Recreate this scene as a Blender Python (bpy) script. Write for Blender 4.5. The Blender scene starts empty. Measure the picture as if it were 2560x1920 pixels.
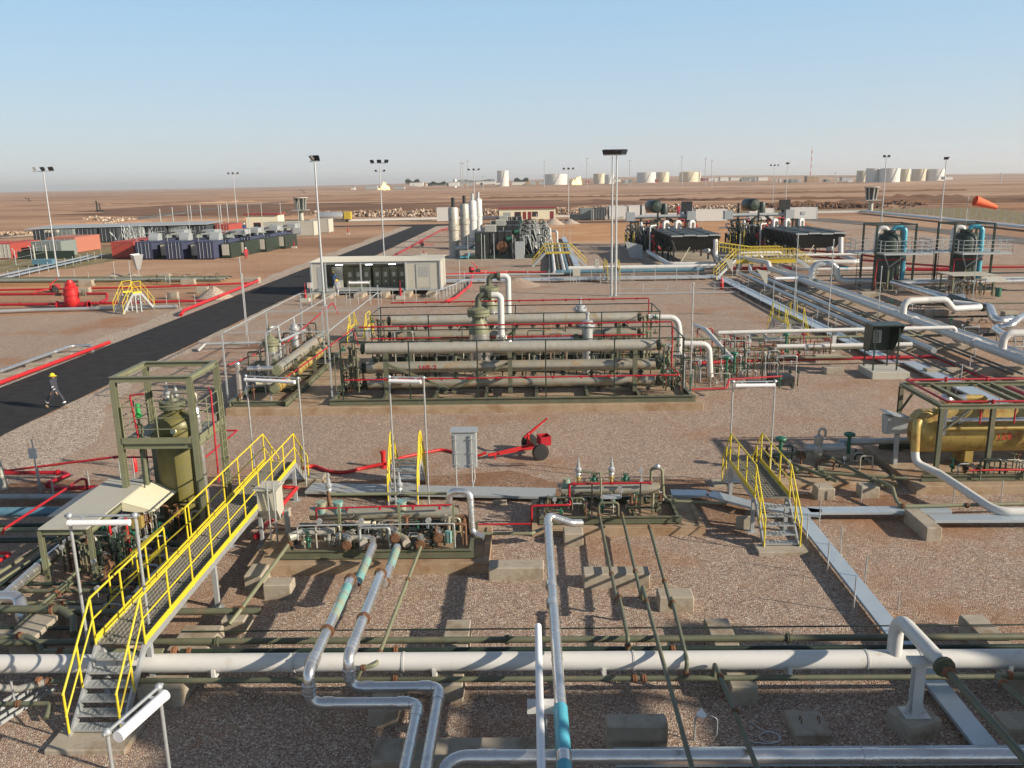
import bpy, bmesh, math, random
from mathutils import Vector, Matrix
random.seed(7)
V=Vector; R=math.radians; PI=math.pi
scn=bpy.context.scene
COL=scn.collection
# ---------------------------------------------------------------- camera, world, sun
FS,PITCH,ROLL,YAW,H=2120.0,R(13.4),R(1.05),R(1.35),11.0
cf=V((-math.sin(YAW)*math.cos(PITCH),math.cos(YAW)*math.cos(PITCH),-math.sin(PITCH)))
_r=V((math.cos(YAW),math.sin(YAW),0)); _u=_r.cross(cf)
cr=_r*math.cos(ROLL)-_u*math.sin(ROLL); cu=_u*math.cos(ROLL)+_r*math.sin(ROLL)
cd=bpy.data.cameras.new('camera'); cam=bpy.data.objects.new('camera',cd); COL.objects.link(cam)
cam.matrix_world=Matrix(((cr.x,cu.x,-cf.x,0),(cr.y,cu.y,-cf.y,0),(cr.z,cu.z,-cf.z,H),(0,0,0,1)))
cd.sensor_width=36; cd.lens=36*FS/2560; cd.clip_end=60000; cd.clip_start=.1
scn.camera=cam
SUN_AZ=R(-21); SUN_EL=R(23)          # sun stands to the right, slightly behind the viewer
w=bpy.data.worlds.new('World'); scn.world=w; w.use_nodes=True
nt=w.node_tree; bg=nt.nodes['Background']; sky=nt.nodes.new('ShaderNodeTexSky')
sky.sky_type='NISHITA'; sky.sun_disc=False; sky.sun_elevation=SUN_EL; sky.sun_rotation=PI/2-SUN_AZ
sky.altitude=0; sky.air_density=1.0; sky.dust_density=.35; sky.ozone_density=2.2
# a dry hazy sky: whiter towards the horizon than the clean-air model
tc=nt.nodes.new('ShaderNodeTexCoord'); sx=nt.nodes.new('ShaderNodeSeparateXYZ'); nt.links.new(tc.outputs['Generated'],sx.inputs[0])
rp=nt.nodes.new('ShaderNodeValToRGB'); nt.links.new(sx.outputs[2],rp.inputs[0]); e=rp.color_ramp.elements
e[0].position=0; e[0].color=(.88,.91,.95,1); e[1].position=1; e[1].color=(.15,.19,.27,1)
for p_,c_ in ((.04,(.74,.84,.93)),(.10,(.61,.82,1.0)),(.18,(.49,.77,1.04)),(.34,(.31,.42,.57)),(.6,(.20,.25,.35))): k_=e.new(p_); k_.color=c_+(1,)
sc=nt.nodes.new('ShaderNodeMix'); sc.data_type='RGBA'; sc.blend_type='MULTIPLY'; sc.inputs[0].default_value=1; nt.links.new(rp.outputs[0],sc.inputs[6]); sc.inputs[7].default_value=(4.4,4.4,4.4,1)
mx=nt.nodes.new('ShaderNodeMix'); mx.data_type='RGBA'; mx.inputs[0].default_value=.88; nt.links.new(sky.outputs[0],mx.inputs[6]); nt.links.new(sc.outputs[2],mx.inputs[7])
nt.links.new(mx.outputs[2],bg.inputs[0]); bg.inputs[1].default_value=0.11
sl=bpy.data.lights.new('sun','SUN'); so=bpy.data.objects.new('sun',sl); COL.objects.link(so)
sl.energy=4.5; sl.angle=R(.7); sl.color=(1,.87,.70)
sd=V((math.cos(SUN_AZ)*math.cos(SUN_EL),math.sin(SUN_AZ)*math.cos(SUN_EL),math.sin(SUN_EL)))
so.rotation_euler=sd.to_track_quat('Z','Y').to_euler()
scn.view_settings.view_transform='Standard'; scn.view_settings.look='None'
scn.view_settings.exposure=0.72; scn.view_settings.gamma=1
# ---------------------------------------------------------------- survey: photo crop -> place on the site
CR={'a':(0,360,3.456),'b':(640,360,3.456),'c':(1280,360,3.456),'d':(1920,360,3.456),'e':(0,760,3.456),'f':(500,700,3.456),'g':(1100,700,3.456),'h':(1640,700,3.456),
'i':(0,1120,3.95),'j':(0,1500,3.95),'k':(500,1140,3.95),'l':(600,1500,3.95),'m':(1100,1120,3.456),'n':(1100,1500,3.95),'o':(1660,1120,3.456),'p':(1920,1440,3.456),
'q':(2120,940,5.027),'r':(2120,640,5.027),'s':(2120,1200,5.027),'t':(1180,480,5.027),'u':(1620,480,5.027),'v':(0,560,5.027),'w':(1400,400,5.53),'D':(0,0,0.8641)}
def _ray(c,x,y):
    a,b,k=CR[c]; u=a+x/k; v=b+y/k
    return cf+cr*((u-1280)/FS)+cu*((960-v)/FS)
def K(c,x,y,z=0.0):
    d=_ray(c,x,y); t=(z-H)/d.z; return V((d.x*t,d.y*t,z))
def KY(c,x,y,Y):
    d=_ray(c,x,y); t=Y/d.y; return V((d.x*t,Y,H+d.z*t))
def vz(X,Y,c,y):
    v=CR[c][1]+y/CR[c][2]; lo,hi=-5.,90.
    for _ in range(50):
        m=(lo+hi)/2; q=V((X,Y,m-H))
        if 960-FS*q.dot(cu)/q.dot(cf)>v: lo=m
        else: hi=m
    return lo
# ---------------------------------------------------------------- materials
MT={}
def mat(name,col,rough=.55,metal=0.,var=.12,scale=3.,bump=0.,bscale=40.,stain=None,samt=.4,sscale=1.2,emit=0.,spec=.5,coord='Object',stretch=(1,1,1)):
    m=bpy.data.materials.new(name); m.use_nodes=True; t=m.node_tree; N=t.nodes; L=t.links; b=N['Principled BSDF']
    b.inputs['Roughness'].default_value=rough; b.inputs['Metallic'].default_value=metal; b.inputs['Specular IOR Level'].default_value=spec
    tc=N.new('ShaderNodeTexCoord'); mp=N.new('ShaderNodeMapping'); mp.inputs['Scale'].default_value=stretch
    L.new(tc.outputs[coord],mp.inputs[0]); P=mp.outputs[0]
    def noise(s,d=3,r=.6):
        n=N.new('ShaderNodeTexNoise'); n.inputs['Scale'].default_value=s; n.inputs['Detail'].default_value=d; n.inputs['Roughness'].default_value=r
        L.new(P,n.inputs['Vector']); return n.outputs[0]
    mx=N.new('ShaderNodeMix'); mx.data_type='RGBA'
    mx.inputs[6].default_value=tuple(max(0,c*(1-var*1.6)) for c in col)+(1,); mx.inputs[7].default_value=tuple(min(1,c*(1+var*1.3)) for c in col)+(1,)
    L.new(noise(scale,5),mx.inputs[0]); out=mx.outputs[2]
    if stain:
        rp=N.new('ShaderNodeValToRGB'); rp.color_ramp.elements[0].position=1-samt-.08; rp.color_ramp.elements[1].position=1-samt+.1
        n=noise(sscale,8,.68); L.new(n,rp.inputs[0])
        m2=N.new('ShaderNodeMix'); m2.data_type='RGBA'; L.new(rp.outputs[0],m2.inputs[0]); L.new(out,m2.inputs[6]); m2.inputs[7].default_value=tuple(stain)+(1,)
        out=m2.outputs[2]
        rr=N.new('ShaderNodeMapRange'); rr.inputs[3].default_value=rough; rr.inputs[4].default_value=min(1,rough+.35)
        L.new(rp.outputs[0],rr.inputs[0]); L.new(rr.outputs[0],b.inputs['Roughness'])
        if metal>0:
            rm=N.new('ShaderNodeMapRange'); rm.inputs[3].default_value=metal; rm.inputs[4].default_value=metal*.2
            L.new(rp.outputs[0],rm.inputs[0]); L.new(rm.outputs[0],b.inputs['Metallic'])
    L.new(out,b.inputs['Base Color'])
    if bump:
        bp=N.new('ShaderNodeBump'); bp.inputs['Strength'].default_value=bump; bp.inputs['Distance'].default_value=.02
        L.new(noise(bscale,4),bp.inputs['Height']); L.new(bp.outputs[0],b.inputs['Normal'])
    if emit: b.inputs['Emission Color'].default_value=tuple(col)+(1,); b.inputs['Emission Strength'].default_value=emit
    MT[name]=m; return m
RUST=(.17,.085,.045)
mat('white_paint',(.60,.60,.58),.38,var=.05,scale=2,stain=(.44,.41,.35),samt=.34,sscale=2.5)
mat('cream',(.72,.68,.50),.6,var=.05,stain=(.5,.42,.3),samt=.3)
mat('offwhite',(.44,.43,.37),.6,var=.07,stain=(.32,.28,.22),samt=.34,sscale=.8)
mat('olive',(.12,.13,.085),.5,var=.25,scale=2.5,stain=(.17,.135,.08),samt=.40,sscale=1.6)
mat('olive_pale',(.19,.20,.125),.5,var=.16,scale=2.5,stain=(.16,.14,.08),samt=.38)
mat('olive_yellow',(.15,.135,.035),.42,var=.3,scale=1.2,stain=(.10,.095,.045),samt=.46)
mat('dark_green',(.022,.038,.028),.4,var=.3,stain=(.07,.06,.045),samt=.33)
mat('black_steel',(.02,.023,.024),.5,var=.3,stain=(.06,.055,.05),samt=.36)
mat('valve_green',(.02,.13,.08),.45,var=.2)
mat('handle_green',(.03,.32,.08),.45,var=.2)
mat('galv',(.50,.53,.54),.42,.55,var=.14,scale=8,stain=(.42,.38,.3),samt=.3)
mat('galv_dull',(.40,.43,.44),.55,.3,var=.14,scale=8,stain=(.36,.30,.22),samt=.34)
mat('tray_metal',(.50,.58,.64),.40,.45,var=.08,scale=3,stain=(.42,.38,.32),samt=.32)
mat('cladding',(.72,.72,.71),.27,.85,var=.16,scale=2.2,bump=.5,bscale=7,stain=(.47,.44,.39),samt=.30)
mat('cladding_rusty',(.40,.38,.31),.40,.45,var=.2,scale=1.2,bump=.2,bscale=6,stain=(.27,.165,.07),samt=.42,sscale=1.3)
mat('cladding_yellow',(.50,.375,.12),.36,.3,var=.3,scale=1.0,bump=.1,bscale=6,stain=(.27,.13,.035),samt=.44,sscale=1.5)
mat('cladding_old',(.42,.41,.36),.5,.3,var=.15,stain=(.28,.22,.13),samt=.4)
mat('concrete',(.36,.32,.255),.85,var=.18,scale=4,bump=.3,stain=(.22,.165,.11),samt=.42,sscale=1.5)
mat('concrete_tan',(.36,.27,.18),.88,var=.2,scale=3,bump=.3,stain=(.25,.15,.08),samt=.45,sscale=.9)
mat('yellow',(.66,.52,.03),.45,var=.10,scale=3,stain=(.42,.33,.06),samt=.32,sscale=3)
mat('yellow_dull',(.50,.38,.04),.5,var=.1)
mat('red',(.38,.014,.024),.45,var=.15,scale=2,stain=(.26,.03,.03),samt=.36)
mat('red_bright',(.50,.02,.022),.45,var=.12)
mat('rust',RUST,.8,var=.35,scale=12)
mat('rust_orange',(.26,.12,.06),.75,var=.4,scale=15)
mat('turquoise',(.17,.38,.37),.45,var=.2,stain=(.28,.28,.19),samt=.48,sscale=2.4)
mat('blue_wrap',(.08,.38,.50),.35,var=.12,stain=(.25,.5,.6),samt=.3)
mat('blue_pipe',(.09,.20,.27),.42,var=.15,stain=(.3,.33,.33),samt=.33)
mat('navy',(.04,.05,.10),.55,var=.2,stain=(.09,.09,.12),samt=.32,sscale=1)
mat('container_blue',(.10,.16,.27),.55,var=.2,stain=(.2,.2,.2),samt=.3)
mat('container_red',(.36,.055,.04),.6,var=.2,stain=(.22,.07,.05),samt=.4)
mat('container_orange',(.40,.15,.10),.65,var=.15,stain=(.36,.19,.12),samt=.36)
mat('container_grey',(.20,.23,.22),.6,var=.2,stain=(.12,.12,.11),samt=.34)
mat('container_dark',(.035,.045,.055),.6,var=.3)
mat('maroon',(.20,.02,.025),.6)
mat('maroon_roof',(.24,.045,.04),.6,var=.2)
mat('glass_dark',(.03,.035,.04),.15)
mat('rubber',(.018,.018,.018),.8)
mat('wood',(.33,.2,.1),.8,var=.25,scale=8)
mat('cable',(.02,.02,.02),.6)
mat('skin',(.42,.24,.16),.6)
mat('coverall_dark',(.035,.04,.055),.85,var=.2)
mat('coverall_grey',(.42,.43,.44),.85,var=.12)
mat('coverall_blue',(.05,.09,.2),.85,var=.2)
mat('coverall_red',(.45,.04,.06),.85,var=.2)
mat('helmet_yellow',(.85,.62,.02),.35,var=.02)
mat('helmet_white',(.8,.8,.8),.35,var=.02)
mat('boot',(.28,.19,.1),.8)
mat('reflect',(.75,.76,.76),.4)
mat('orange_cloth',(.85,.13,.04),.7,var=.05)
mat('lamp_white',(.82,.83,.85),.3,var=.02)
mat('tube_light',(.9,.95,1.0),.3,emit=5,var=0)
mat('flame',(1.0,.50,.14),.9,emit=3.0,var=.35,scale=.35)
mat('tank_white',(.62,.62,.58),.5,var=.04,stain=(.5,.47,.4),samt=.3,sscale=.08)
mat('tank_cream',(.60,.54,.38),.6,var=.06)
mat('leaf',(.05,.075,.03),.8,var=.4,scale=1)
mat('grating',(.27,.26,.225),.55,.3,var=.15)
# ---------------------------------------------------------------- mesh builder
class MB:
    def __init__(s): s.v=[]; s.f=[]; s.s=[]
    def add(s,vs,fs,sm=False):
        o=len(s.v); s.v+= [V(p) for p in vs]; s.f+=[tuple(i+o for i in f) for f in fs]; s.s+=[sm]*len(fs); return s
    def box(s,x0,y0,z0,x1,y1,z1):
        x0,x1=min(x0,x1),max(x0,x1); y0,y1=min(y0,y1),max(y0,y1); z0,z1=min(z0,z1),max(z0,z1)
        return s.add([(x0,y0,z0),(x1,y0,z0),(x1,y1,z0),(x0,y1,z0),(x0,y0,z1),(x1,y0,z1),(x1,y1,z1),(x0,y1,z1)],
            [(0,3,2,1),(4,5,6,7),(0,1,5,4),(1,2,6,5),(2,3,7,6),(3,0,4,7)])
    def cb(s,x,y,z,sx,sy,sz,rz=0):          # centred in x,y; z = underside
        c,n=math.cos(rz),math.sin(rz); q=[]
        for dz in (0,sz):
            for a,b in ((-1,-1),(1,-1),(1,1),(-1,1)):
                p=a*sx/2; r=b*sy/2; q.append((x+p*c-r*n,y+p*n+r*c,z+dz))
        return s.add(q,[(0,3,2,1),(4,5,6,7),(0,1,5,4),(1,2,6,5),(2,3,7,6),(3,0,4,7)])
    def bar(s,p0,p1,w,h=None,up=(0,0,1)):
        h=h or w; p0=V(p0);p1=V(p1); d=(p1-p0).normalized(); u=V(up)
        if abs(d.dot(u))>.98: u=V((0,1,0))
        a=d.cross(u).normalized()*w/2; b=a.normalized().cross(d).normalized()*h/2; q=[]
        for p in (p0,p1): q+=[p-a-b,p+a-b,p+a+b,p-a+b]
        return s.add(q,[(0,3,2,1),(4,5,6,7),(0,1,5,4),(1,2,6,5),(2,3,7,6),(3,0,4,7)])
    def ibeam(s,p0,p1,w,h,t=.02,up=(0,0,1)):
        p0=V(p0);p1=V(p1); d=(p1-p0).normalized(); u=V(up)
        if abs(d.dot(u))>.98: u=V((0,1,0))
        a=d.cross(u).normalized(); b=a.cross(d).normalized()
        s.bar(p0,p1,t,h-2*t,up); s.bar(p0+b*(h/2-t/2),p1+b*(h/2-t/2),w,t,up); s.bar(p0-b*(h/2-t/2),p1-b*(h/2-t/2),w,t,up); return s
    def cyl(s,p0,p1,r,r2=None,n=12,caps=True):
        p0=V(p0);p1=V(p1); r2=r if r2 is None else r2; d=(p1-p0)
        if d.length<1e-6: return s
        d.normalize(); u=V((0,0,1)) if abs(d.z)<.9 else V((1,0,0)); a=d.cross(u).normalized(); b=d.cross(a)
        q=[];k=[(math.cos(2*PI*i/n),math.sin(2*PI*i/n)) for i in range(n)]
        for p,rr in ((p0,r),(p1,r2)): q+=[p+(a*c+b*e)*rr for c,e in k]
        s.add(q,[(i,i+n,(i+1)%n+n,(i+1)%n) for i in range(n)],True)
        if caps: s.add(q,[tuple(range(n)),tuple(range(2*n-1,n-1,-1))])
        return s
    def tube(s,pts,r,bend=None,n=10,caps=True,seg=5):
        pts=[V(p) for p in pts]; pts=[p for i,p in enumerate(pts) if i==0 or (p-pts[i-1]).length>1e-3]
        if len(pts)<2: return s
        bend=bend if bend is not None else r*1.6; path=[pts[0]]
        for i in range(1,len(pts)-1):
            p=pts[i]; a=(pts[i-1]-p); b=(pts[i+1]-p); la,lb=a.length,b.length
            if la<1e-6 or lb<1e-6: continue
            a/=la;b/=lb; ang=a.angle(b)
            if ang>PI-.03 or ang<.05 or bend<1e-4: path.append(p); continue
            t=min(bend/math.tan(ang/2),la*.49,lb*.49); rr=t*math.tan(ang/2)
            bis=(a+b).normalized(); c=p+bis*(rr/math.sin(ang/2)); s0=p+a*t-c; s1=p+b*t-c; tot=s0.angle(s1); ax=s0.cross(s1).normalized()
            for j in range(seg+1): path.append(c+Matrix.Rotation(tot*j/seg,3,ax)@s0)
        path.append(pts[-1])
        path=[p for i,p in enumerate(path) if i==0 or (p-path[i-1]).length>1e-5]
        d=(path[1]-path[0]).normalized(); u=V((0,0,1)) if abs(d.z)<.9 else V((1,0,0)); a=d.cross(u).normalized()
        q=[];m=len(path)
        for i,p in enumerate(path):
            if i==0: t=(path[1]-p).normalized()
            elif i==m-1: t=(p-path[i-1]).normalized()
            else:
                t0=(p-path[i-1]).normalized(); t1=(path[i+1]-p).normalized(); t=(t0+t1)
                t=t.normalized() if t.length>1e-3 else t0
            a=(a-t*a.dot(t)).normalized(); b=t.cross(a)
            q+=[p+(a*math.cos(2*PI*j/n)+b*math.sin(2*PI*j/n))*r for j in range(n)]
        fs=[]
        for i in range(m-1):
            for j in range(n):
                k=(j+1)%n; fs.append((i*n+j,i*n+k,(i+1)*n+k,(i+1)*n+j))
        s.add(q,fs,True)
        if caps: s.add(q[:n]+q[-n:],[tuple(range(n-1,-1,-1)),tuple(range(n,2*n))])
        return s
    def lathe(s,base,prof,n=20,axis=(0,0,1),sm=True):
        base=V(base); d=V(axis).normalized(); u=V((0,0,1)) if abs(d.z)<.9 else V((1,0,0)); a=d.cross(u).normalized(); b=d.cross(a)
        k=[(math.cos(2*PI*i/n),math.sin(2*PI*i/n)) for i in range(n)]
        for (r0,z0),(r1,z1) in zip(prof[:-1],prof[1:]):
            pass
        q=[]; rings=[]
        for i,(r,z) in enumerate(prof): q+=[base+d*z+(a*c+b*e)*max(r,1e-4) for c,e in k]
        fs=[]
        for i in range(len(prof)-1):
            for j in range(n): fs.append((i*n+j,(i)*n+(j+1)%n,(i+1)*n+(j+1)%n,(i+1)*n+j)[::-1])
        if not sm: return s.add(q,fs,False)
        # split rings at hard corners
        i=0
        while i<len(prof)-1:
            j=i+1
            while j<len(prof)-1:
                e0=V((prof[j][0]-prof[j-1][0],prof[j][1]-prof[j-1][1])); e1=V((prof[j+1][0]-prof[j][0],prof[j+1][1]-prof[j][1]))
                if e0.length>0 and e1.length>0 and e0.angle(e1)>.7: break
                j+=1
            s.add(q[i*n:(j+1)*n],[((t)*n+k2,(t+1)*n+k2,(t+1)*n+(k2+1)%n,t*n+(k2+1)%n) for t in range(j-i) for k2 in range(n)],True)
            i=j
        if prof[0][0]>.001: s.add(q[:n],[tuple(range(n))])
        if prof[-1][0]>.001: s.add(q[-n:],[tuple(range(n-1,-1,-1))])
        return s
    def flange(s,p,d,r,t=.05,n=14):
        p=V(p); d=V(d).normalized(); s.cyl(p-d*t,p-d*.012,r,n=n); s.cyl(p+d*.012,p+d*t,r,n=n); s.cyl(p-d*t*1.7,p+d*t*1.7,r*.72,n=10)
        u=V((0,0,1)) if abs(d.z)<.9 else V((1,0,0)); a=d.cross(u).normalized(); b=d.cross(a)
        for i in range(8):
            q=p+(a*math.cos(PI/4*i)+b*math.sin(PI/4*i))*r*.86; s.cyl(q-d*t*1.5,q+d*t*1.5,r*.08,n=5)
        return s
    def ball(s,c,r,sz=None,n=12,m=7):
        c=V(c); sz=sz or (1,1,1); q=[];fs=[]
        for i in range(m+1):
            t=PI*i/m
            for j in range(n): p=2*PI*j/n; q.append((c.x+r*sz[0]*math.sin(t)*math.cos(p),c.y+r*sz[1]*math.sin(t)*math.sin(p),c.z+r*sz[2]*math.cos(t)))
        for i in range(m):
            for j in range(n): fs.append((i*n+j,(i+1)*n+j,(i+1)*n+(j+1)%n,i*n+(j+1)%n))
        return s.add(q,fs,True)
    def wheel(s,c,r,t=.03,n=16,axis=(0,0,1)):      # hand wheel ring
        c=V(c); d=V(axis).normalized(); u=V((0,0,1)) if abs(d.z)<.9 else V((1,0,0)); a=d.cross(u).normalized(); b=d.cross(a)
        pts=[c+(a*math.cos(2*PI*i/n)+b*math.sin(2*PI*i/n))*r for i in range(n+1)]
        s.tube(pts,t,bend=0,n=5,caps=False)
        s.bar(c-a*r,c+a*r,t,t); s.bar(c-b*r,c+b*r,t,t); return s
    def quad(s,a,b,c,d): return s.add([a,b,c,d],[(0,1,2,3)])
    def prism(s,pts,z0,z1):
        n=len(pts); q=[(p[0],p[1],z0) for p in pts]+[(p[0],p[1],z1) for p in pts]
        return s.add(q,[tuple(range(n-1,-1,-1)),tuple(range(n,2*n))]+[(i,(i+1)%n,(i+1)%n+n,i+n) for i in range(n)])
    def extr(s,pts,vec):        # any planar outline pushed along vec
        n=len(pts); vec=V(vec); q=[V(p) for p in pts]+[V(p)+vec for p in pts]
        return s.add(q,[tuple(range(n-1,-1,-1)),tuple(range(n,2*n))]+[(i,(i+1)%n,(i+1)%n+n,i+n) for i in range(n)])
    def build(s,name,m,parent=None,bevel=0,origin=None):
        me=bpy.data.meshes.new(name)
        if parent is not None:
            off=V((0,0,0)); p=parent
            while p: off+=p.location; p=p.parent
            loc=V((0,0,0))
        else:
            if origin is None:
                xs=[p.x for p in s.v]; ys=[p.y for p in s.v]; zs=[p.z for p in s.v]
                origin=V(((min(xs)+max(xs))/2,(min(ys)+max(ys))/2,min(zs)))
            off=V(origin); loc=off
        me.from_pydata([p-off for p in s.v],[],s.f); me.polygons.foreach_set('use_smooth',s.s)
        me.materials.append(MT[m] if isinstance(m,str) else m)
        b=bmesh.new(); b.from_mesh(me)
        if bevel:
            bmesh.ops.bevel(b,geom=list(b.edges),offset=bevel,segments=1,affect='EDGES')
        bmesh.ops.recalc_face_normals(b,faces=b.faces); b.to_mesh(me); b.free()
        me.update()
        o=bpy.data.objects.new(name,me); o.location=loc; COL.objects.link(o)
        if parent is not None: o.parent=parent
        return o
def tag(o,label,cat,group=None,kind=None):
    if label:
        o['label']=label
        if not 4<=len(label.split())<=16: print('LABEL LEN',len(label.split()),label)
    if cat: o['category']=cat
    if group: o['group']=group
    if kind: o['kind']=kind
    return o
def thing(name,label,cat,loc=(0,0,0),group=None):
    o=bpy.data.objects.new(name,None); o.empty_display_size=.2; COL.objects.link(o); o.location=loc; return tag(o,label,cat,group)
def one(name,label,cat,mb,m,group=None,bevel=0): return tag(mb.build(name,m,bevel=bevel),label,cat,group)
def struct(name,mb,m,kind='structure'):
    o=mb.build(name,m); o['kind']=kind; return o
def dup(o,loc=None,label=None,rz=None,group=None,parent=None,scale=None):
    c=o.copy(); COL.objects.link(c)
    if parent is not None: c.parent=parent
    if loc is not None: c.location=loc
    if rz is not None: c.rotation_euler=(0,0,rz)
    if scale is not None: c.scale=(scale,)*3 if not hasattr(scale,'__len__') else scale
    if label: c['label']=label
    if group: c['group']=group
    for ch in [k for k in bpy.data.objects if k.parent==o]: dup(ch,parent=c)
    return c
def ord_(i): return ['first','second','third','fourth','fifth','sixth','seventh','eighth','ninth','tenth','eleventh','twelfth','thirteenth','fourteenth','fifteenth','sixteenth','seventeenth','eighteenth','nineteenth','twentieth','twenty-first','twenty-second','twenty-third','twenty-fourth','twenty-fifth','twenty-sixth','twenty-seventh','twenty-eighth'][i]
# ================================================================ GROUND AND SKY SETTING
def ramp(N,L,fac,cols):
    r=N.new('ShaderNodeValToRGB'); e=r.color_ramp.elements
    e[0].position,e[0].color=cols[0][0],cols[0][1]+(1,); e[1].position,e[1].color=cols[-1][0],cols[-1][1]+(1,)
    for p,c in cols[1:-1]:
        k=e.new(p); k.color=c+(1,)
    L.new(fac,r.inputs[0]); return r.outputs[0]
def ground_mat(name,cols,stone=0,patch=None,streak=None,bump=.4,hi=None):
    m=bpy.data.materials.new(name); m.use_nodes=True; t=m.node_tree; N=t.nodes; L=t.links; b=N['Principled BSDF']
    b.inputs['Roughness'].default_value=.95; b.inputs['Specular IOR Level'].default_value=.15
    g=N.new('ShaderNodeNewGeometry'); P=g.outputs['Position']
    def noise(s,d=5,r=.6,st=(1,1,1)):
        mp=N.new('ShaderNodeMapping'); mp.inputs['Scale'].default_value=st; L.new(P,mp.inputs[0])
        n=N.new('ShaderNodeTexNoise'); n.inputs['Scale'].default_value=s; n.inputs['Detail'].default_value=d; n.inputs['Roughness'].default_value=r; L.new(mp.outputs[0],n.inputs[0]); return n.outputs[0]
    def mix(f,a,c,bl='MIX'):
        x=N.new('ShaderNodeMix'); x.data_type='RGBA'; x.blend_type=bl
        (L.new(f,x.inputs[0]) if hasattr(f,'links') else setattr(x.inputs[0],'default_value',f))
        L.new(a,x.inputs[6]); (L.new(c,x.inputs[7]) if hasattr(c,'links') else setattr(x.inputs[7],'default_value',c+(1,))); return x.outputs[2]
    if stone:
        v=N.new('ShaderNodeTexVoronoi'); v.inputs['Scale'].default_value=stone; L.new(P,v.inputs[0])
        sp=N.new('ShaderNodeSeparateColor'); L.new(v.outputs['Color'],sp.inputs[0])
        out=ramp(N,L,sp.outputs[0],cols)
        dk=N.new('ShaderNodeMapRange'); dk.inputs[1].default_value=.25; dk.inputs[2].default_value=.62; dk.inputs[3].default_value=0; dk.inputs[4].default_value=.42
        L.new(v.outputs['Distance'],dk.inputs[0]); out=mix(dk.outputs[0],out,(.05,.035,.028))
        bp=N.new('ShaderNodeBump'); bp.invert=True; bp.inputs['Strength'].default_value=bump; bp.inputs['Distance'].default_value=.03
        L.new(v.outputs['Distance'],bp.inputs['Height']); n2=N.new('ShaderNodeBump'); n2.inputs['Strength'].default_value=.5; n2.inputs['Distance'].default_value=.12
        L.new(noise(1.3,4),n2.inputs['Height']); L.new(bp.outputs[0],n2.inputs['Normal']); L.new(n2.outputs[0],b.inputs['Normal'])
    else:
        out=ramp(N,L,noise(hi or .05,8,.65,(1,1,1)),cols)
        bp=N.new('ShaderNodeBump'); bp.inputs['Strength'].default_value=bump; bp.inputs['Distance'].default_value=.25
        L.new(noise(.6,8,.7),bp.inputs['Height']); L.new(bp.outputs[0],b.inputs['Normal'])
    if patch:
        for (c,s,lo,hi_,st,amt) in patch:
            r=N.new('ShaderNodeMapRange'); r.inputs[1].default_value=lo; r.inputs[2].default_value=hi_; r.inputs[4].default_value=amt
            L.new(noise(s,7,.66,st),r.inputs[0]); out=mix(r.outputs[0],out,c)
    L.new(out,b.inputs['Base Color']); MT[name]=m
GR=[(0,(.19,.135,.105)),(.22,(.41,.28,.205)),(.45,(.53,.375,.275)),(.62,(.33,.275,.25)),(.8,(.65,.52,.40)),(1,(.80,.72,.60))]
ground_mat('gravel',GR,stone=29,bump=.8,patch=[((.34,.17,.085),.12,.52,.66,(1,1,1),.8),((.30,.24,.21),.35,.5,.75,(1,1,1),.35),((.50,.37,.27),.05,.5,.7,(1,.4,1),.45),((.22,.15,.11),.22,.60,.72,(2.2,.5,1),.5)])
ground_mat('gravel_pale',[(0,(.26,.20,.16)),(.4,(.50,.40,.32)),(1,(.80,.70,.58))],stone=16,bump=1.0,patch=[((.40,.24,.14),.5,.6,.72,(1,1,1),.6)])
ground_mat('desert',[(.3,(.33,.185,.11)),(.5,(.40,.245,.155)),(.7,(.48,.33,.22))],hi=.02,bump=.9,patch=[
  ((.21,.115,.07),.008,.48,.60,(.30,1.3,1),.85),((.60,.47,.34),.012,.57,.68,(.25,1,1),.75),((.19,.11,.075),.0022,.56,.62,(.3,1,1),.7),((.57,.43,.31),.0013,.52,.62,(.3,1,1),.6),((.13,.08,.055),.03,.60,.68,(.12,1.4,1),.6),((.62,.50,.37),.05,.64,.72,(.15,1.2,1),.6)])
ground_mat('dirt',[(.3,(.38,.19,.09)),(.55,(.47,.26,.13)),(.75,(.54,.345,.20))],hi=.15,bump=.5,patch=[((.54,.38,.25),.05,.5,.7,(.5,1,1),.7)])
ground_mat('dark_soil',[(.3,(.12,.065,.042)),(.5,(.18,.10,.06)),(.75,(.27,.155,.09))],hi=.03,bump=.9,patch=[((.36,.22,.13),.02,.55,.66,(.3,1,1),.5)])
ground_mat('asphalt',[(.3,(.022,.023,.026)),(.5,(.032,.033,.036)),(.8,(.05,.05,.05))],hi=1.2,bump=.15,patch=[((.16,.14,.12),.12,.66,.78,(1,.5,1),.5)])
ground_mat('road_dust',[(.3,(.10,.095,.09)),(.5,(.15,.14,.13)),(.8,(.24,.21,.18))],hi=.2,bump=.2)
ground_mat('grass',[(.3,(.12,.13,.055)),(.5,(.21,.18,.10)),(.7,(.36,.26,.16))],hi=.5,bump=.5)
ground_mat('pale_dirt',[(.3,(.46,.34,.24)),(.5,(.55,.44,.33)),(.8,(.66,.57,.46))],hi=.2,bump=.6)
from mathutils import noise as mn
def sst(a,b,x):
    t=max(0,min(1,(x-a)/(b-a))); return t*t*(3-2*t)
def gh(x,y):
    d=math.hypot(x,y)
    if d<330: return 0.
    n=mn.fractal(V((x*.0035,y*.006,3.1)),.8,2.,6)
    h=sst(330,900,d)*.6*n
    h+=sst(900,2600,d)*7*mn.noise(V((x*.0006,y*.0009,9.)))
    h+=sst(1100,3600,d)*19*math.exp(-(((x/max(d,1))-.08)/.30)**2)
    h+=max(0,mn.noise(V((x*.02,y*.03,1.)))-.30)*3*sst(380,520,d)
    return h
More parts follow.
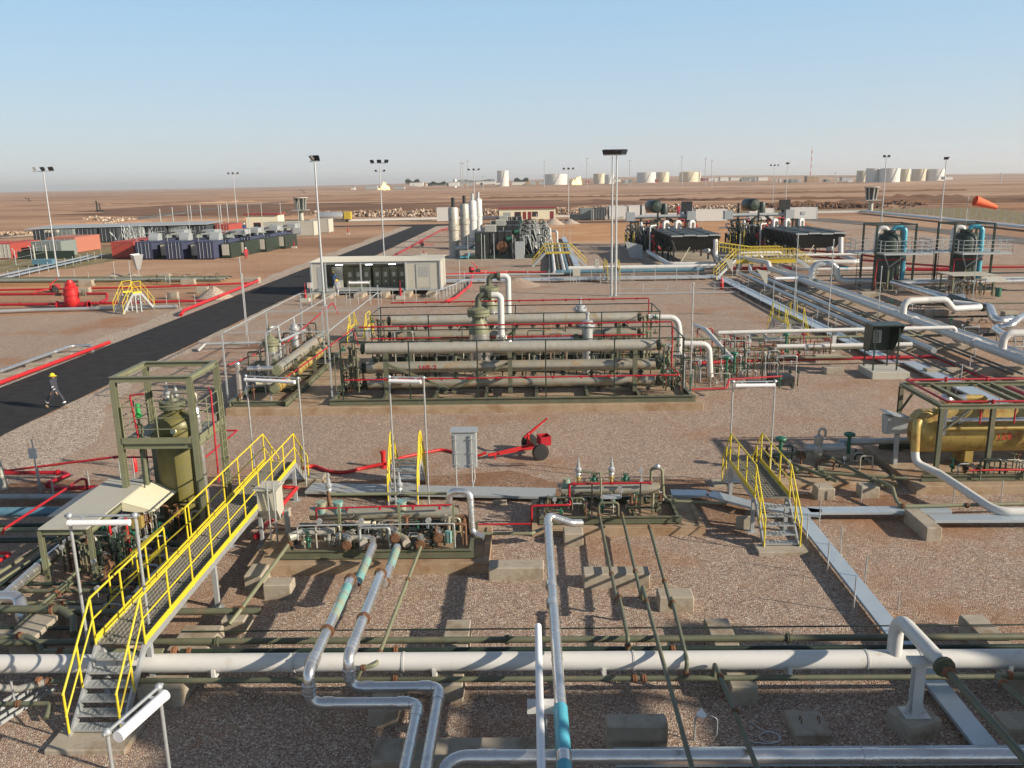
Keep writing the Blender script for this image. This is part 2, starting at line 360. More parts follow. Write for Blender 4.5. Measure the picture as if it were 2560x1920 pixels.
def ground():
    vs=[];fs=[]; ds=[0]+[30*1.035**i for i in range(0,205)]; na=150
    ds=[d for d in ds if d<30000]; A=[R(-62+304*0) for _ in (0,)]
    angs=[R(-48)+R(96)*i/na for i in range(na+1)]+[R(48)+R(264)*i/24 for i in range(1,24)]; n=len(angs)
    for d in ds[1:]:
        for a in angs:
            x=d*math.sin(a); y=d*math.cos(a); vs.append((x,y,gh(x,y)))
    vs.append((0,0,0))
    for i in range(len(ds)-2):
        for j in range(n):
            k=(j+1)%n; fs.append((i*n+j,(i+1)*n+j,(i+1)*n+k,i*n+k))
    c=len(vs)-1
    for j in range(n): fs.append((c,j,(j+1)%n))
    b=MB(); b.add(vs,fs,True); o=struct('ground',b,'desert'); return o
ground()
def sheet(name,pts,z,m,jit=.35,step=2.5,kind='structure'):
    out=[]; n=len(pts)
    for i in range(n):
        a=V(pts[i]);b=V(pts[(i+1)%n]); k=max(1,int((b-a).length/step))
        for j in range(k):
            p=a.lerp(b,j/k); q=mn.noise_vector(V((p.x*.35,p.y*.35,z*50+len(name))))*jit*(0 if j==0 and jit<.1 else 1); out.append((p.x+q.x,p.y+q.y,z))
    b=MB(); b.add(out,[tuple(range(len(out)))]); bm=bmesh.new()
    o=b.build(name,m); bm.from_mesh(o.data); bmesh.ops.triangulate(bm,faces=bm.faces); bm.to_mesh(o.data); bm.free(); o['kind']=kind; return o
sheet('dirt_field',[(-140,104),(-31,104),(-31,226),(-26,226),(-24,226),(72,226),(84,226),(84,120),(-24,120),(-24,103),(-140,60)],.006,'dirt',1.2,4)
sheet('gravel_yard',[(-24.2,-20),(60,-20),(62,60),(78,130),(74,222),(70,222),(56,150),(26,150),(4,158),(-2,205),(-20.5,228),(-24.2,226)],.014,'gravel',.25,2)
ground_mat('soil_stones',[(0,(.16,.10,.07)),(.4,(.33,.20,.13)),(.7,(.41,.27,.18)),(1,(.66,.54,.43))],stone=29,bump=.7,patch=[((.24,.125,.07),.6,.42,.6,(1,1,1),.75)])
for P_,z_ in (([(-8.0,30.6),(-1,31.2),(1,30.0),(6.5,30.6),(6.4,28.6),(-.6,28.6),(-8.0,30.0)],.018),([(-20.5,27.4),(-14.6,27.6),(-13.5,29.6),(-16,31.2),(-20.5,30.6)],.0185),([(5.8,25.4),(6.9,24.9),(7.2,27.2),(12.9,26.8),(13.2,28.4),(5.6,28.9)],.0195),([(-21,57),(-17,58.5),(-16.4,62),(-19,64)],.0188)): sheet('bare_soil',P_,z_,'soil_stones',.55,.7)
sheet('gravel_yard',[(-120,-10),(-30.6,-10),(-30.6,79),(-36,78),(-50,74.5),(-120,72)],.014,'gravel',.5,2)
sheet('gravel_bank',[(-24.4,20),(-23,26),(-20,31),(-19.6,36),(-22,42),(-23.4,50),(-23.7,80),(-24.4,90)],.022,'gravel_pale',.5,1)
sheet('gravel_bank',[(-32.2,20),(-30.5,20),(-30.5,226),(-33.5,226),(-33,120)],.024,'gravel_pale',.6,2)
sheet('gravel_bank',[(-24.4,90),(-22.6,90),(-21,226),(-24.4,226)],.026,'gravel_pale',.4,2)
# the black asphalt road with its pale shoulders
def road(name,pts,z,m):
    b=MB(); b.prism(pts,z-.25,z); return struct(name,b,m)
road('asphalt_road',[(-30.4,10),(-24.5,10),(-24.5,226),(-21,231),(-10,232),(70,231.5),(70,237),(-26,237.5),(-70,238),(-70,232.5),(-37,232),(-30.6,226)],.05,'asphalt')
road('service_road',[(70,236),(70,228),(78.2,186),(77.5,128),(77,60),(84,60),(85.5,128),(85,186),(80,232)],.045,'road_dust')
# desert tracks and darker ground out on the plain
sheet('dark_soil',[(-230,400),(-170,360),(-78,322),(-30,318),(20,330),(60,420),(40,520),(-60,545),(-240,560)],.12,'dark_soil',6,14)
sheet('dark_soil',[(-40,308),(60,318),(120,300),(180,310),(130,345),(40,350)],.10,'dark_soil',5,10)
sheet('dark_soil',[(120,345),(210,330),(330,420),(160,440)],.14,'dark_soil',6,14)
sheet('desert_road',[(-220,160),(-127,203.9),(-163,450),(-172,620),(-178,620),(-170,450),(-136,206),(-226,166)],.16,'road_dust',.8,8)
sheet('dirt_bank',[(-220,154),(-125,201),(-118,240),(-140,300),(-152,380),(-158,380),(-150,300),(-128,240),(-134,206),(-225,160)],.13,'pale_dirt',2.4,4)
sheet('grass_strip',[(-112,128),(-82,112),(-66,122),(-66,165),(-112,168)],.02,'grass',2,4)
sheet('grass_strip',[(-80,268),(-30,262),(-30,278),(-80,288)],.022,'grass',1.5,4)
sheet('grass_strip',[(60,276),(112,266),(108,190),(130,190),(150,290),(60,292)],.024,'grass',3,5)
def mound(name,c,r,h,m,label=None,seed=0,ry=None):
    n=26; rings=9; q=[];fs=[]; ry=ry or r
    for i in range(rings):
        t=i/(rings-1)
        for j in range(n):
            a=2*PI*j/n; k=1+.22*mn.noise(V((math.cos(a)*1.3+seed,math.sin(a)*1.3,seed)))
            z=h*(1-t)**1.05*(1+.12*mn.noise(V((i*.7,j*.6,seed))))
            q.append((c[0]+r*t*k*math.cos(a),c[1]+ry*t*k*math.sin(a),z-.02))
    for i in range(rings-1):
        for j in range(n): fs.append((i*n+j,(i+1)*n+j,(i+1)*n+(j+1)%n,i*n+(j+1)%n))
    b=MB(); b.add(q,fs,True); o=b.build(name,m); tag(o,label,'gravel heap'); return o
def rocks(name,line,w,h,n,size,m,seed=1):
    rnd=random.Random(seed); b=MB(); ico=[V(p).normalized() for p in ((1,1,1),(-1,1,1),(-1,-1,1),(1,-1,1),(1,1,-1),(-1,1,-1),(-1,-1,-1),(1,-1,-1))]
    F=[(0,1,2,3),(7,6,5,4),(0,4,5,1),(1,5,6,2),(2,6,7,3),(3,7,4,0)]
    for _ in range(n):
        t=rnd.random()*(len(line)-1); i=int(t); p=V(line[i]).lerp(V(line[min(i+1,len(line)-1)]),t-i); u=rnd.gauss(0,.33); s=size*rnd.uniform(.35,1.3)
        c=V((p.x+rnd.gauss(0,.6),p.y+u*w,max(0,h*(1-abs(u)*1.1))*rnd.uniform(.3,1)*(.75+.4*mn.noise(V((t*3,0,seed))))))
        M=Matrix.Rotation(rnd.uniform(0,6),3,V((rnd.random(),rnd.random(),rnd.random()+.1)).normalized())
        b.add([c+(M@(q*s*rnd.uniform(.6,1.1))) for q in ico],F)
    return b
m_=bpy.data.materials.new('rubble'); m_.use_nodes=True; N_=m_.node_tree.nodes; L_=m_.node_tree.links
g_=N_.new('ShaderNodeNewGeometry'); rr_=N_.new('ShaderNodeValToRGB'); L_.new(g_.outputs['Random Per Island'],rr_.inputs[0])
e_=rr_.color_ramp.elements; e_[0].color=(.20,.12,.07,1); e_[1].color=(.58,.47,.36,1); k_=e_.new(.5); k_.color=(.36,.25,.17,1)
L_.new(rr_.outputs[0],N_['Principled BSDF'].inputs['Base Color']); N_['Principled BSDF'].inputs['Roughness'].default_value=.95; MT['rubble']=m_
struct('rubble_bank',rocks('r',[(-78,312),(-60,308),(-45,303),(-30,300)],8,2.6,1900,.62,'rubble',1),'rubble','stuff')
struct('rubble_bank',rocks('r',[(-30,300),(-5,300),(12,298),(30,300),(55,298),(75,300)],8,2.8,2300,.62,'rubble',2),'rubble','stuff')
struct('rubble_bank',rocks('r',[(78,300),(100,305),(135,300)],10,2.4,900,.7,'rubble',3),'dark_soil','stuff')
struct('rubble_bank',rocks('r',[(-150,215),(-120,222),(-98,225)],7,.9,700,.5,'rubble',4),'rubble','stuff')
struct('rubble_bank',rocks('r',[(-170,330),(-140,300),(-128,255)],8,1.2,700,.6,'rubble',6),'rubble','stuff')
# spoil banks on the plain
def bank(line,w,h,m,seed):
    q=[];fs=[];n=0
    L=[V(p) for p in line]; P=[]
    for i in range(len(L)-1):
        k=int((L[i+1]-L[i]).length/2.5)+1
        P+=[L[i].lerp(L[i+1],j/k) for j in range(k)]
    for i,p in enumerate(P):
        hh=h*(.45+.8*abs(mn.noise(V((i*.23,seed,0))))+.4*mn.noise(V((i*1.1,seed,4)))); z0=gh(p.x,p.y)
        for j,(o,z) in enumerate(((-1,-.1),(-.5,.55),(0,1),(.45,.6),(1,-.1))): q.append((p.x,p.y+o*w*(1+.2*mn.noise(V((i*.5,j,seed)))),z0+z*hh))
    for i in range(len(P)-1):
        for j in range(4): fs.append((i*5+j,i*5+j+1,(i+1)*5+j+1,(i+1)*5+j))
    b=MB(); b.add(q,fs,True); return struct('earth_bank',b,m)
bank([(-150,262),(-122,275),(-95,292),(-70,300)],3.5,1.8,'desert',1)
bank([(60,470),(90,440),(150,430),(210,420)],3.5,2,'dark_soil',2)
bank([(95,350),(135,345),(190,342),(260,320)],3.5,2.2,'dark_soil',3)
bank([(-40,620),(60,600),(180,590),(300,600)],3,1.8,'dark_soil',4)
bank([(-400,640),(-250,600),(-120,640),(-40,690)],4,1.6,'desert',5)
bank([(120,300),(150,285),(190,290)],3,1.8,'desert',6)
bank([(-25,335),(5,330),(40,334),(70,330)],3,2,'desert',7)
mound('gravel_heap',K('t',1030,410),3.2,1.9,'gravel_pale','pale gravel heap beside the cream cabin, the larger of the pair',3)
mound('gravel_heap',K('t',1235,400),2.6,1.4,'gravel_pale','pale gravel heap beside the cream cabin, the lower of the pair',5)
mound('gravel_heap',K('a',1850,1330),1.9,1.3,'gravel_pale','conical pale gravel heap beside the road and the red fire main',7)
mound('gravel_heap',K('v',1430,690),2.4,.7,'gravel_pale','low pale gravel heap on the orange dirt, the nearer of the two by the hopper',9)
mound('gravel_heap',K('v',1660,690),2.2,.7,'gravel_pale','low pale gravel heap on the orange dirt just under the grey hopper',11)
mound('gravel_heap',K('t',560,1170),3.0,.9,'gravel','low reddish gravel heap in front of the galvanised cable tray',13)
# ================================================================ SHARED BUILDERS
def cblock(label,c,xl,xr,yb,ytf,ytb,group='concrete pipe supports',m='concrete',h=None,d=None,name='concrete_block'):
    a=K(c,xl,yb); b=K(c,xr,yb); y=(a.y+b.y)/2; h=h or vz((a.x+b.x)/2,y,c,ytf); y2=y+d if d else K(c,(xl+xr)/2,ytb,h).y
    mb=MB(); mb.box(a.x,y,-.05,b.x,y2,h); o=mb.build(name,m,bevel=min(.03,h*.15)); tag(o,label,'concrete block',group); return (a.x,y,b.x,y2,h)
def blk(label,x0,y0,x1,y1,h,group='concrete pipe supports',m='concrete',name='concrete_block',z=-.05,cat='concrete block'):
    mb=MB(); mb.box(x0,y0,z,x1,y1,h); return tag(mb.build(name,m,bevel=.025),label,cat,group)
def rails(mb,x,prof,posts,r=.026,mid=True):
    """handrail in the plane x: prof=[(y,zdeck)], rail follows 1.05 above"""
    pts=[(x,y,z+1.05) for y,z in prof]; mb.tube(pts,r,bend=.05,n=8)
    if mid: mb.tube([(x,y,z+.55) for y,z in prof],r*.8,bend=.04,n=7)
    def zat(y):
        for (a,za),(b,zb) in zip(prof[:-1],prof[1:]):
            if min(a,b)-1e-6<=y<=max(a,b)+1e-6: return za+(zb-za)*(y-a)/((b-a) or 1)
        return prof[-1][1]
    for y in posts: mb.cyl((x,y,zat(y)-.05),(x,y,zat(y)+1.05),r,n=8)
def crossover(label,x0,x1,yf,ya,yb,yr,z,group='yellow railed crossover stairs',axis='y',origin=(0,0),rail='yellow',nsp=1.35,gapL=None,far=True,name='crossover_stair',struct_m='galv'):
    t=thing(name,label,'crossover stair',(0,0,0) if axis=='y' else (origin[0],origin[1],0),group)
    if axis=='y': t.location=((x0+x1)/2,yf,0)
    nt_=max(3,round(z/.2)); st=.012
    def build(mb,nm,m):
        if axis!='y':
            o=mb.build(nm,m); 
            for v in o.data.vertices: v.co=V((v.co.x,v.co.y,v.co.z))
        return mb.build(nm,m,t)
    segs=[(yf,ya,0,z)]+([(yr,yb,0,z)] if far else [])
    for x in (x0,x1):
        mb=MB()
        for (p,q,za,zb) in segs: mb.bar((x,p,za+.02),(x,q,zb-.09),.045,.19)
        if yb-ya>.05: mb.bar((x,ya,z-.11),(x,yb,z-.11),.05,.19)
        mb.build('stringer',struct_m,t)
    for (p,q,za,zb) in segs:
        for i in range(1,nt_):
            f=i/nt_; y=p+(q-p)*f; mb=MB(); w=.26; s=1 if q>p else -1
            mb.box(x0+.03,y-w/2,z*f-.04,x1-.03,y-w/2+.02,z*f); mb.box(x0+.03,y+w/2-.02,z*f-.04,x1-.03,y+w/2,z*f)
            mb.box(x0+.03,y-w/2+.02,z*f-.02,x1-.03,y+w/2-.02,z*f-.012)
            k=9
            for j in range(1,k): xx=x0+(x1-x0)*j/k; mb.box(xx-.006,y-w/2+.02,z*f-.012,xx+.006,y+w/2-.02,z*f-.001)
            mb.build('tread',struct_m,t)
    mb=MB(); n=max(3,int((yb-ya)/.16)); mb.box(x0+.03,ya,z-.05,x1-.03,yb,z-.03)
    for j in range(n+1):
        y=ya+(yb-ya)*j/n; mb.box(x0+.03,y-.011,z-.03,x1-.03,y+.011,z-.001)
    for j in range(1,10): xx=x0+(x1-x0)*j/10; mb.box(xx-.005,ya,z-.03,xx+.005,yb,z-.006)
    mb.build('deck','grating',t)
    if yb-ya>.6:
        for x in (x0,x1):
            mb=MB(); mb.box(x-.008+(.035 if x==x1 else -.035),ya,z-.02,x+.008+(.035 if x==x1 else -.035),yb,z+.13); mb.build('toe_board',rail,t)
        k=max(1,int((yb-ya)/4)); 
        for i in range(k+1):
            y=ya+.2+(yb-ya-.4)*i/k
            for x in (x0,x1): mb=MB(); mb.bar((x,y,0),(x,y,z-.2),.11,.11); mb.cb(x,y,0,.3,.3,.02); mb.build('support_post','galv_dull',t)
    for x,sx in ((x0,-.02),(x1,.02)):
        mb=MB(); prof=[(yf,0.)]+[(ya,z)]+([(yb,z)] if yb-ya>.05 else [])+([(yr,0.)] if far else [])
        posts=[yf+.03,(yf+ya)/2]
        k=max(1,round((yb-ya)/nsp)); posts+=[ya+(yb-ya)*i/k for i in range(k+1)]
        if far: posts+=[(yb+yr)/2,yr-.03]
        if gapL and x==x0:
            rails(mb,x+sx,[(yf,0.),(ya,z),(gapL[0],z)],[p for p in posts if p<gapL[0]]+[gapL[0]]); mb.build('handrail',rail,t)
            mb=MB(); rails(mb,x+sx,[(gapL[1],z),(yb,z)]+([(yr,0.)] if far else []),[p for p in posts if p>gapL[1]]+[gapL[1]]); mb.build('handrail',rail,t); continue
        rails(mb,x+sx,prof,posts); mb.build('handrail',rail,t)
    return t
def pipe(name,label,pts,r,m,group=None,cat='pipe',bend=None,bands=None,flanges=(),flm='rust',n=12,brm=None,brr=1.06,seams=0,sm=None,brw=.06):
    """a pipe thing: body + flange / band parts. flanges=[(point,dir)], bands=[(p0,p1)]"""
    mb=MB(); mb.tube(pts,r,bend,n=n)
    if seams:
        P=[V(p) for p in pts]
        for a,b in zip(P[:-1],P[1:]):
            L=(b-a).length; d=(b-a).normalized(); k=int(L/seams)
            for i in range(1,k+1):
                q=a+d*(i*L/(k+1)); mb.cyl(q-d*.018,q+d*.018,r*1.055,n=n,caps=True)
    if not flanges and not bands: return one(name,label,cat,mb,m,group)
    P0=V(pts[0]); t=thing(name,label,cat,P0,group); mb.build('pipe_run' if name!='pipe_run' else 'run',m,t)
    for q,d in flanges:
        f=MB(); f.flange(q,d,r*1.5 if r<.1 else r*1.32,.035,n=14); f.build('flange',flm,t)
    for i,b in enumerate(bands or ()):
        f=MB(); f.tube([V(b[0]),V(b[1])],r*(b[3] if len(b)>3 else brr),n=n)
        d=(V(b[1])-V(b[0])).normalized()
        if len(b)==2:
            for q in (V(b[0]),V(b[1]),(V(b[0])+V(b[1]))/2): f.cyl(q-d*.01,q+d*.01,r*brr*1.05,n=n)
        f.build('band' if len(b)==2 else 'wrap',b[2] if len(b)>2 else (brm or m),t)
    return t
def lampstand(label,A,B,h,tubeA=None,tubeB=None,r=.03,tr=.068,mesh='galv',rot=None,off=.0,group='tube lights on twin galvanised poles'):
    A=V(A);B=V(B); t=thing('tube_light_stand',label,'light stand',A,group)
    top=max(A.z,B.z)+h if off==0 else h
    mb=MB(); mb.cyl(A,(A.x,A.y,top),r,n=8); mb.build('pole',mesh,t); mb=MB(); mb.cyl(B,(B.x,B.y,top),r,n=8); mb.build('pole',mesh,t)
    a=V((A.x,A.y,top));b=V((B.x,B.y,top)); d=(b-a).normalized(); mb=MB(); mb.cyl(a-d*.1,b+d*.1,r*.9,n=8)
    for q in (a,b): mb.ball(q,r*2.2,n=8,m=5)
    mb.build('cross_bar',mesh,t)
    s=d.cross(V((0,0,1))); s=s*(1 if s.y<0 else -1)
    a2=a+d*.12+s*.16+V((0,0,-.10)); b2=b-d*.12+s*.16+V((0,0,-.10))
    mb=MB(); mb.cyl(a2,b2,tr,n=14); mb.cyl(a2-d*.07,a2,tr*1.05,n=14); mb.cyl(b2,b2+d*.07,tr*1.05,n=14); f=mb.build('lamp_tube','lamp_white',t)
    for q in (a2.lerp(b2,.15),a2.lerp(b2,.85)): mb=MB(); mb.bar(q+V((0,0,tr*.6)),q-s*.2+V((0,0,.1)),.07,.015); mb.build('bracket','galv',t)
    return t
# ================================================================ FOREGROUND
G_WHITE='white main line'
# left crossover with its side flight
ct=crossover('long yellow-railed walkway with grey grating deck at the left, stairs at its near end',-9.55,-8.5,15.05,16.5,28.7,30.3,1.4,gapL=(20.3,21.7))
ct['label']='long yellow-railed walkway over the pipes at the left, its near stairs in the bottom corner'
for y in (20.35,21.65):
    mb=MB(); mb.tube([(-9.6,y,2.45),(-11.2,y,1.15+.0),(-11.2,y,.05)],.026,bend=.05,n=8); mb.tube([(-9.6,y,1.95),(-11.2,y,.6)],.02,n=7); mb.cyl((-10.4,y,.65),(-10.4,y,1.8),.024,n=7); mb.build('handrail','yellow',ct)
mb=MB()
for y in (20.4,21.6): mb.bar((-9.6,y,1.3),(-11.2,y,.05),.19,.05)
for i in range(1,7): mb.box(-9.6-1.6*i/7-.13,20.42,1.4*(1-i/7)-.03,-9.6-1.6*i/7+.13,21.58,1.4*(1-i/7))
mb.build('side_stairs','galv',ct)
blk('concrete footing under the foot of the long yellow walkway stairs',-9.85,14.6,-8.2,15.5,.12,group='footings of the crossover stairs',name='footing')
blk('concrete footing behind the far end of the long yellow walkway',-9.5,29.9,-7.9,30.7,.3,group='footings of the crossover stairs',name='footing')
crossover('short steep yellow-railed crossover beside the grey control cabinet',-5.05,-4.05,27.85,28.85,29.25,30.3,1.3)
crossover('yellow-railed crossover at the right with a sloping run down towards the viewer',6.98,8.02,23.9,25.2,28.6,29.7,1.25)
blk('concrete footing in front of the right-hand yellow crossover',6.7,23.55,8.25,24.15,.14,group='footings of the crossover stairs',name='footing')
blk('concrete footing behind the right-hand yellow crossover',6.6,29.4,8.0,30.1,.12,group='footings of the crossover stairs',name='footing')
# the big white line with its riser
WY,WZ=16.72,.75
pipe('white_pipe','thick white pipeline running the full width of the foreground',[(-14,WY,WZ),(15,WY,WZ)],.205,'white_paint',cat='pipeline',n=28,
  bands=[((x-.012,WY,WZ),(x+.012,WY,WZ)) for x in (-9.2,-5.3,-2.9,.55,2.15,7.2,8.35)],brr=1.012)
zt=vz(7.9,WY,'p',345); xr=K('p',1070,640,.9).x
q=K('p',1500,760,zt); 
pipe('white_branch_pipe','white swan-neck branch rising off the thick white pipeline at lower right, with a bolted flange',[(xr,WY,WZ+.1),(xr,WY,zt),(q.x+.0,q.y+.35,zt)],.155,'white_paint',bend=.42,cat='pipe',n=22,flanges=[((q.x,q.y-.1,zt),(0,1,0))],flm='olive')
mb=MB(); mb.cyl((q.x,q.y+.35,zt),(q.x,q.y-.02,zt),.155,.085,n=20)
tag(mb.build('pipe_reducer','white_paint'),'white conical reducer between the swan-neck branch and its flange','pipe fitting')
pipe('olive_pipe','dark olive pipe running from the white swan-neck flange out of the lower right corner',[(q.x,q.y-.15,zt),(q.x+.03,q.y-3.4,zt)],.075,'olive',flanges=[((q.x,q.y-.3,zt),(0,1,0))],flm='rust_orange',group='olive pipes across the foreground')
pb=K('p',1265,1180,.42); pz=zt-.18
t=thing('pipe_support','white painted I-beam stanchion with a cap plate under the white swan-neck branch','pipe support',(pb.x,pb.y,.4))
mb=MB(); mb.ibeam((pb.x,pb.y,.42),(pb.x,pb.y,pz-.06),.20,.20,.014); mb.build('stanchion','white_paint',t)
mb=MB(); mb.cb(pb.x+.1,pb.y,pz-.06,.62,.30,.07); mb.build('cap_plate','white_paint',t)
mb=MB()
for s in (-1,1): mb.extr([(pb.x+s*.1,pb.y-.01,.42),(pb.x+s*.24,pb.y-.01,.42),(pb.x+s*.1,pb.y-.01,.72)],(0,.02,0))
mb.cb(pb.x,pb.y,.405,.5,.4,.02); mb.build('base_plate','white_paint',t)
mb=MB(); mb.cb(pb.x,pb.y,-.05,.78,.70,.45,R(20)); tag(mb.build('concrete_block','concrete',bevel=.03),'skewed concrete block with spilt white paint under the white stanchion','concrete block','concrete pipe supports')
# foreground blocks (measured)
cblock('squat concrete block under the thin pale olive line left of the paired silver pipes','k',630,905,1425,1275,1195)
cblock('long concrete slab between the pump skid and the long silver line','m',420,900,1150,1035,960)
cblock('small concrete block just right of the long silver line, before the twin-valve skid','m',1070,1240,855,740,675)
cblock('long concrete block lying across under two thin olive lines, cable-clipped on top','m',1240,1815,1220,1090,1020)
cblock('concrete block half in shade under the rightmost thin olive line','m',1890,2195,1425,1290,1205)
X=cblock('large stained concrete block at the bottom, right behind the silver pipe','n',1650,2250,1500,1250,1115)
X=cblock('low square concrete block with two lifting loops and a rust patch on top','p',235,555,1450,1370,1150)
for f,lr in ((.3,'left'),(.8,'right')): mb=MB(); xx=X[0]+(X[2]-X[0])*f; yy=(X[1]+X[3])/2; mb.tube([(xx,yy-.06,X[4]-.02),(xx,yy-.06,X[4]+.11),(xx,yy+.06,X[4]+.11),(xx,yy+.06,X[4]-.02)],.012,bend=.05,n=6); one('lifting_loop',lr+' one of two bent steel lifting loops on the low square concrete block','lifting loop',mb,'rust','lifting loops')
cblock('concrete block with a steel stub on top at the right edge of the foreground','p',2060,2420,1430,1310,1160)
cblock('left one of two concrete blocks below the valve train, thin stake in front','o',1320,1475,455,350,300)
cblock('concrete block below the left valve train, right one of two, shadow stripe on its face','o',1700,1860,440,340,295)
cblock('small cubic concrete block just left of the right-hand yellow crossover','o',620,750,705,590,583)
X=cblock('long concrete sleeper pointing away at the right, under the galvanised tray','s',970,1175,775,600,352)
blk('long low concrete slab at the bottom behind the silver elbow',K('n',-620,1350,.35).x,13.95,K('n',1130,1350,.35).x,K('n',500,1350,.35).y,.35)
G_SL='concrete sleepers under the white line'
def sleeper(x0,x1,y0,y1,lab,h=.46): blk(lab,x0,y0,x1,y1,h,group=G_SL,name='concrete_sleeper')
x0=K('m',55,1480,.46).x; sleeper(x0,x0+.62,K('n',150,1020).y,K('m',60,1480,.46).y,'concrete sleeper under the white line between the silver bends and the white tube')
sleeper(K('D',1520,1335,.46).x,K('D',1572,1335,.46).x,K('D',1600,1525).y,K('D',1520,1335,.46).y,'concrete sleeper beneath the white line right of centre, by the two lowest olive lines')
sleeper(K('p',1650,330,.46).x,K('p',1860,330,.46).x,15.4,K('p',1650,330,.46).y,'concrete sleeper crossing beneath the white line right of the white swan-neck')
a=K('l',1270,1260); sleeper(a.x,K('l',1560,1260).x,a.y,a.y+1.0,'short concrete sleeper under the lower of the two silver bends',.40)
a=K('j',1370,1060); sleeper(a.x,K('j',1800,1060).x,a.y,18.9,'wide concrete sleeper just right of the left walkway stairs, topped by a steel channel')
a=K('j',90,560); sleeper(a.x,K('j',360,560).x,a.y,a.y+1.4,'concrete sleeper at the far left edge of the foreground',.5)
a=K('D',600,1010); 
for i,x in enumerate((-7.05,-2.2,1.5,5.5,10.2)):
    mb=MB(); mb.box(x-.05,WY-.26,.46,x+.05,WY+.22,.56); mb.box(x-.04,WY-.28,.56,x+.04,WY-.22,.72)
    one('pipe_shoe',ord_(i)+' white pipe shoe from the left under the thick white pipeline','pipe shoe',mb,'white_paint','white pipe shoes')
# olive lines parallel to the white line
G_O='olive pipes across the foreground'
pipe('olive_pipe','olive pipe behind the white line, the thicker upper one of its pair',[(-14,17.95,.56),(15,17.95,.56)],.078,'olive',G_O,flanges=[((x,17.95,.56),(1,0,0)) for x in (-7.5,-.65,5.9)],flm='olive')
pipe('olive_pipe','olive pipe close behind the white line, the lower one of its pair',[(-8.2,17.52,.56),(15,17.52,.56)],.06,'dark_green',G_O,flanges=[((-8.0,17.52,.56),(1,0,0)),((-3.2,17.52,.56),(1,0,0)),((3.15,17.52,.56),(1,0,0))],flm='rust_orange')
pipe('olive_pipe','olive pipe in front of the white line, flanged in rust orange',[(-10.9,16.42,.5),(12,16.42,.5)],.062,'olive',G_O,flanges=[((-10.7,16.42,.5),(1,0,0)),((-3.05,16.42,.5),(1,0,0)),((2.15,16.42,.5),(1,0,0)),((2.35,16.42,.5),(1,0,0))],flm='rust_orange')
pipe('conduit','thin dark conduit strung across behind the olive pair',[(-8.6,18.52,.5),(15,18.52,.55)],.018,'dark_green',n=6)
# long silver line (C)
CZ=1.2; cx=.43
pipe('silver_pipe','long silver-clad pipe running straight to the viewer, wrapped bright blue near its end',[(1.45,24.2,.85),(1.15,23.95,.95),(cx+.05,23.95,CZ),(cx,23.6,CZ),(cx+.06,11.5,CZ)],.12,'cladding',bend=.2,n=22,cat='pipe',seams=1.6,
  bands=[((cx,y,CZ),(cx,y-.18,CZ)) for y in (23.3,19.5,18.55)]+[((cx+.045,14.35,CZ),(cx+.05,13.0,CZ),'blue_wrap'),((cx+.05,12.75,CZ),(cx+.055,11.6,CZ),'blue_wrap'),((cx+.05,13.0,CZ),(cx+.05,12.72,CZ),'cladding',1.18)],brr=1.14)
# paired silver lines with offsets
def pairpipe(lab,x,ya,ys,yd,zl,xe,turq):
    hi=1.46; P=[(x,ya,1.0),(x,ys,1.0),(x,ys,hi),(x-.02,yd,hi),(x-.02,yd,zl),(xe,yd,zl),(xe,11,zl)]
    b=[((x-.02,yd+.55,hi),(x-.02,yd+.25,hi)),((x-.02,yd,hi-.28),(x-.02,yd,hi-.48)),((x+.25,yd,zl),(x+.45,yd,zl)),((xe-.42,yd,zl),(xe-.2,yd,zl)),((xe,yd-.28,zl),(xe,yd-.5,zl))]
    for (y0,y1,z) in turq: b.append(((x,y0,z),(x,y1,z),'turquoise',1.015))
    return pipe('silver_pipe',lab,P,.118,'cladding','paired silver pipes with stepped bends',bend=.22,n=22,bands=b,brr=1.14,seams=1.4,
      flanges=[((x,ys+.25,1.0),(0,1,0)),((x,ys-.2,hi),(0,1,0)),((x,(yd+1.6),hi),(0,1,0))],flm='rust')
pairpipe('left one of the paired silver pipes, part turquoise, with the lower front bend',-4.56,22.3,19.5,15.2,.75,-2.37,[(21.4,19.9,1.0),(18.9,17.4,1.46)])
pairpipe('right one of the paired silver pipes, bending behind its neighbour',-3.86,22.2,19.8,15.75,.75,-1.99,[(22.0,20.9,1.0)])
# silver line along the bottom edge and its tray
pipe('silver_pipe','silver-clad pipe along the bottom edge of the picture with an elbow at its left end',[(-1.72,12.2,.35),(-1.72,13.7,.62),(12,13.7,.62)],.135,'cladding',bend=.45,n=24,seams=1.35,
  bands=[((-1.05,13.7,.62),(-.75,13.7,.62)),((6.0,13.7,.62),(6.25,13.7,.62))],brr=1.1)
def tray(name,label,segs,w=.45,z=.28,h=.08,m='tray_metal',cover=True,group='galvanised cable trays',L=2.4):
    t=thing(name,label,'cable tray',segs[0][0]+(0,),group) if len(segs[0][0])==2 else None
    mb=MB(); leg=MB()
    for a,b in segs:
        a=V((a[0],a[1],z));b=V((b[0],b[1],z)); d=(b-a).normalized(); n=max(1,round((b-a).length/L)); s=d.cross(V((0,0,1)))
        for i in range(n):
            p=a.lerp(b,i/n)+d*.004; q=a.lerp(b,(i+1)/n)-d*.004; mb.bar(p,q,w,.012 if cover else .02)
            for e in (-1,1): mb.bar(p+s*e*(w/2)-V((0,0,h/2)),q+s*e*(w/2)-V((0,0,h/2)),.012,h)
            if i%2==0 and z>.15:
                for e in (-1,1): leg.bar((p+s*e*w*.4)*1.0+V((0,0,-h)),V(((p+s*e*w*.4).x,(p+s*e*w*.4).y,0)),.03,.03)
    mb.build('cover',m,t)
    if leg.v: leg.build('leg','galv_dull',t)
    return t
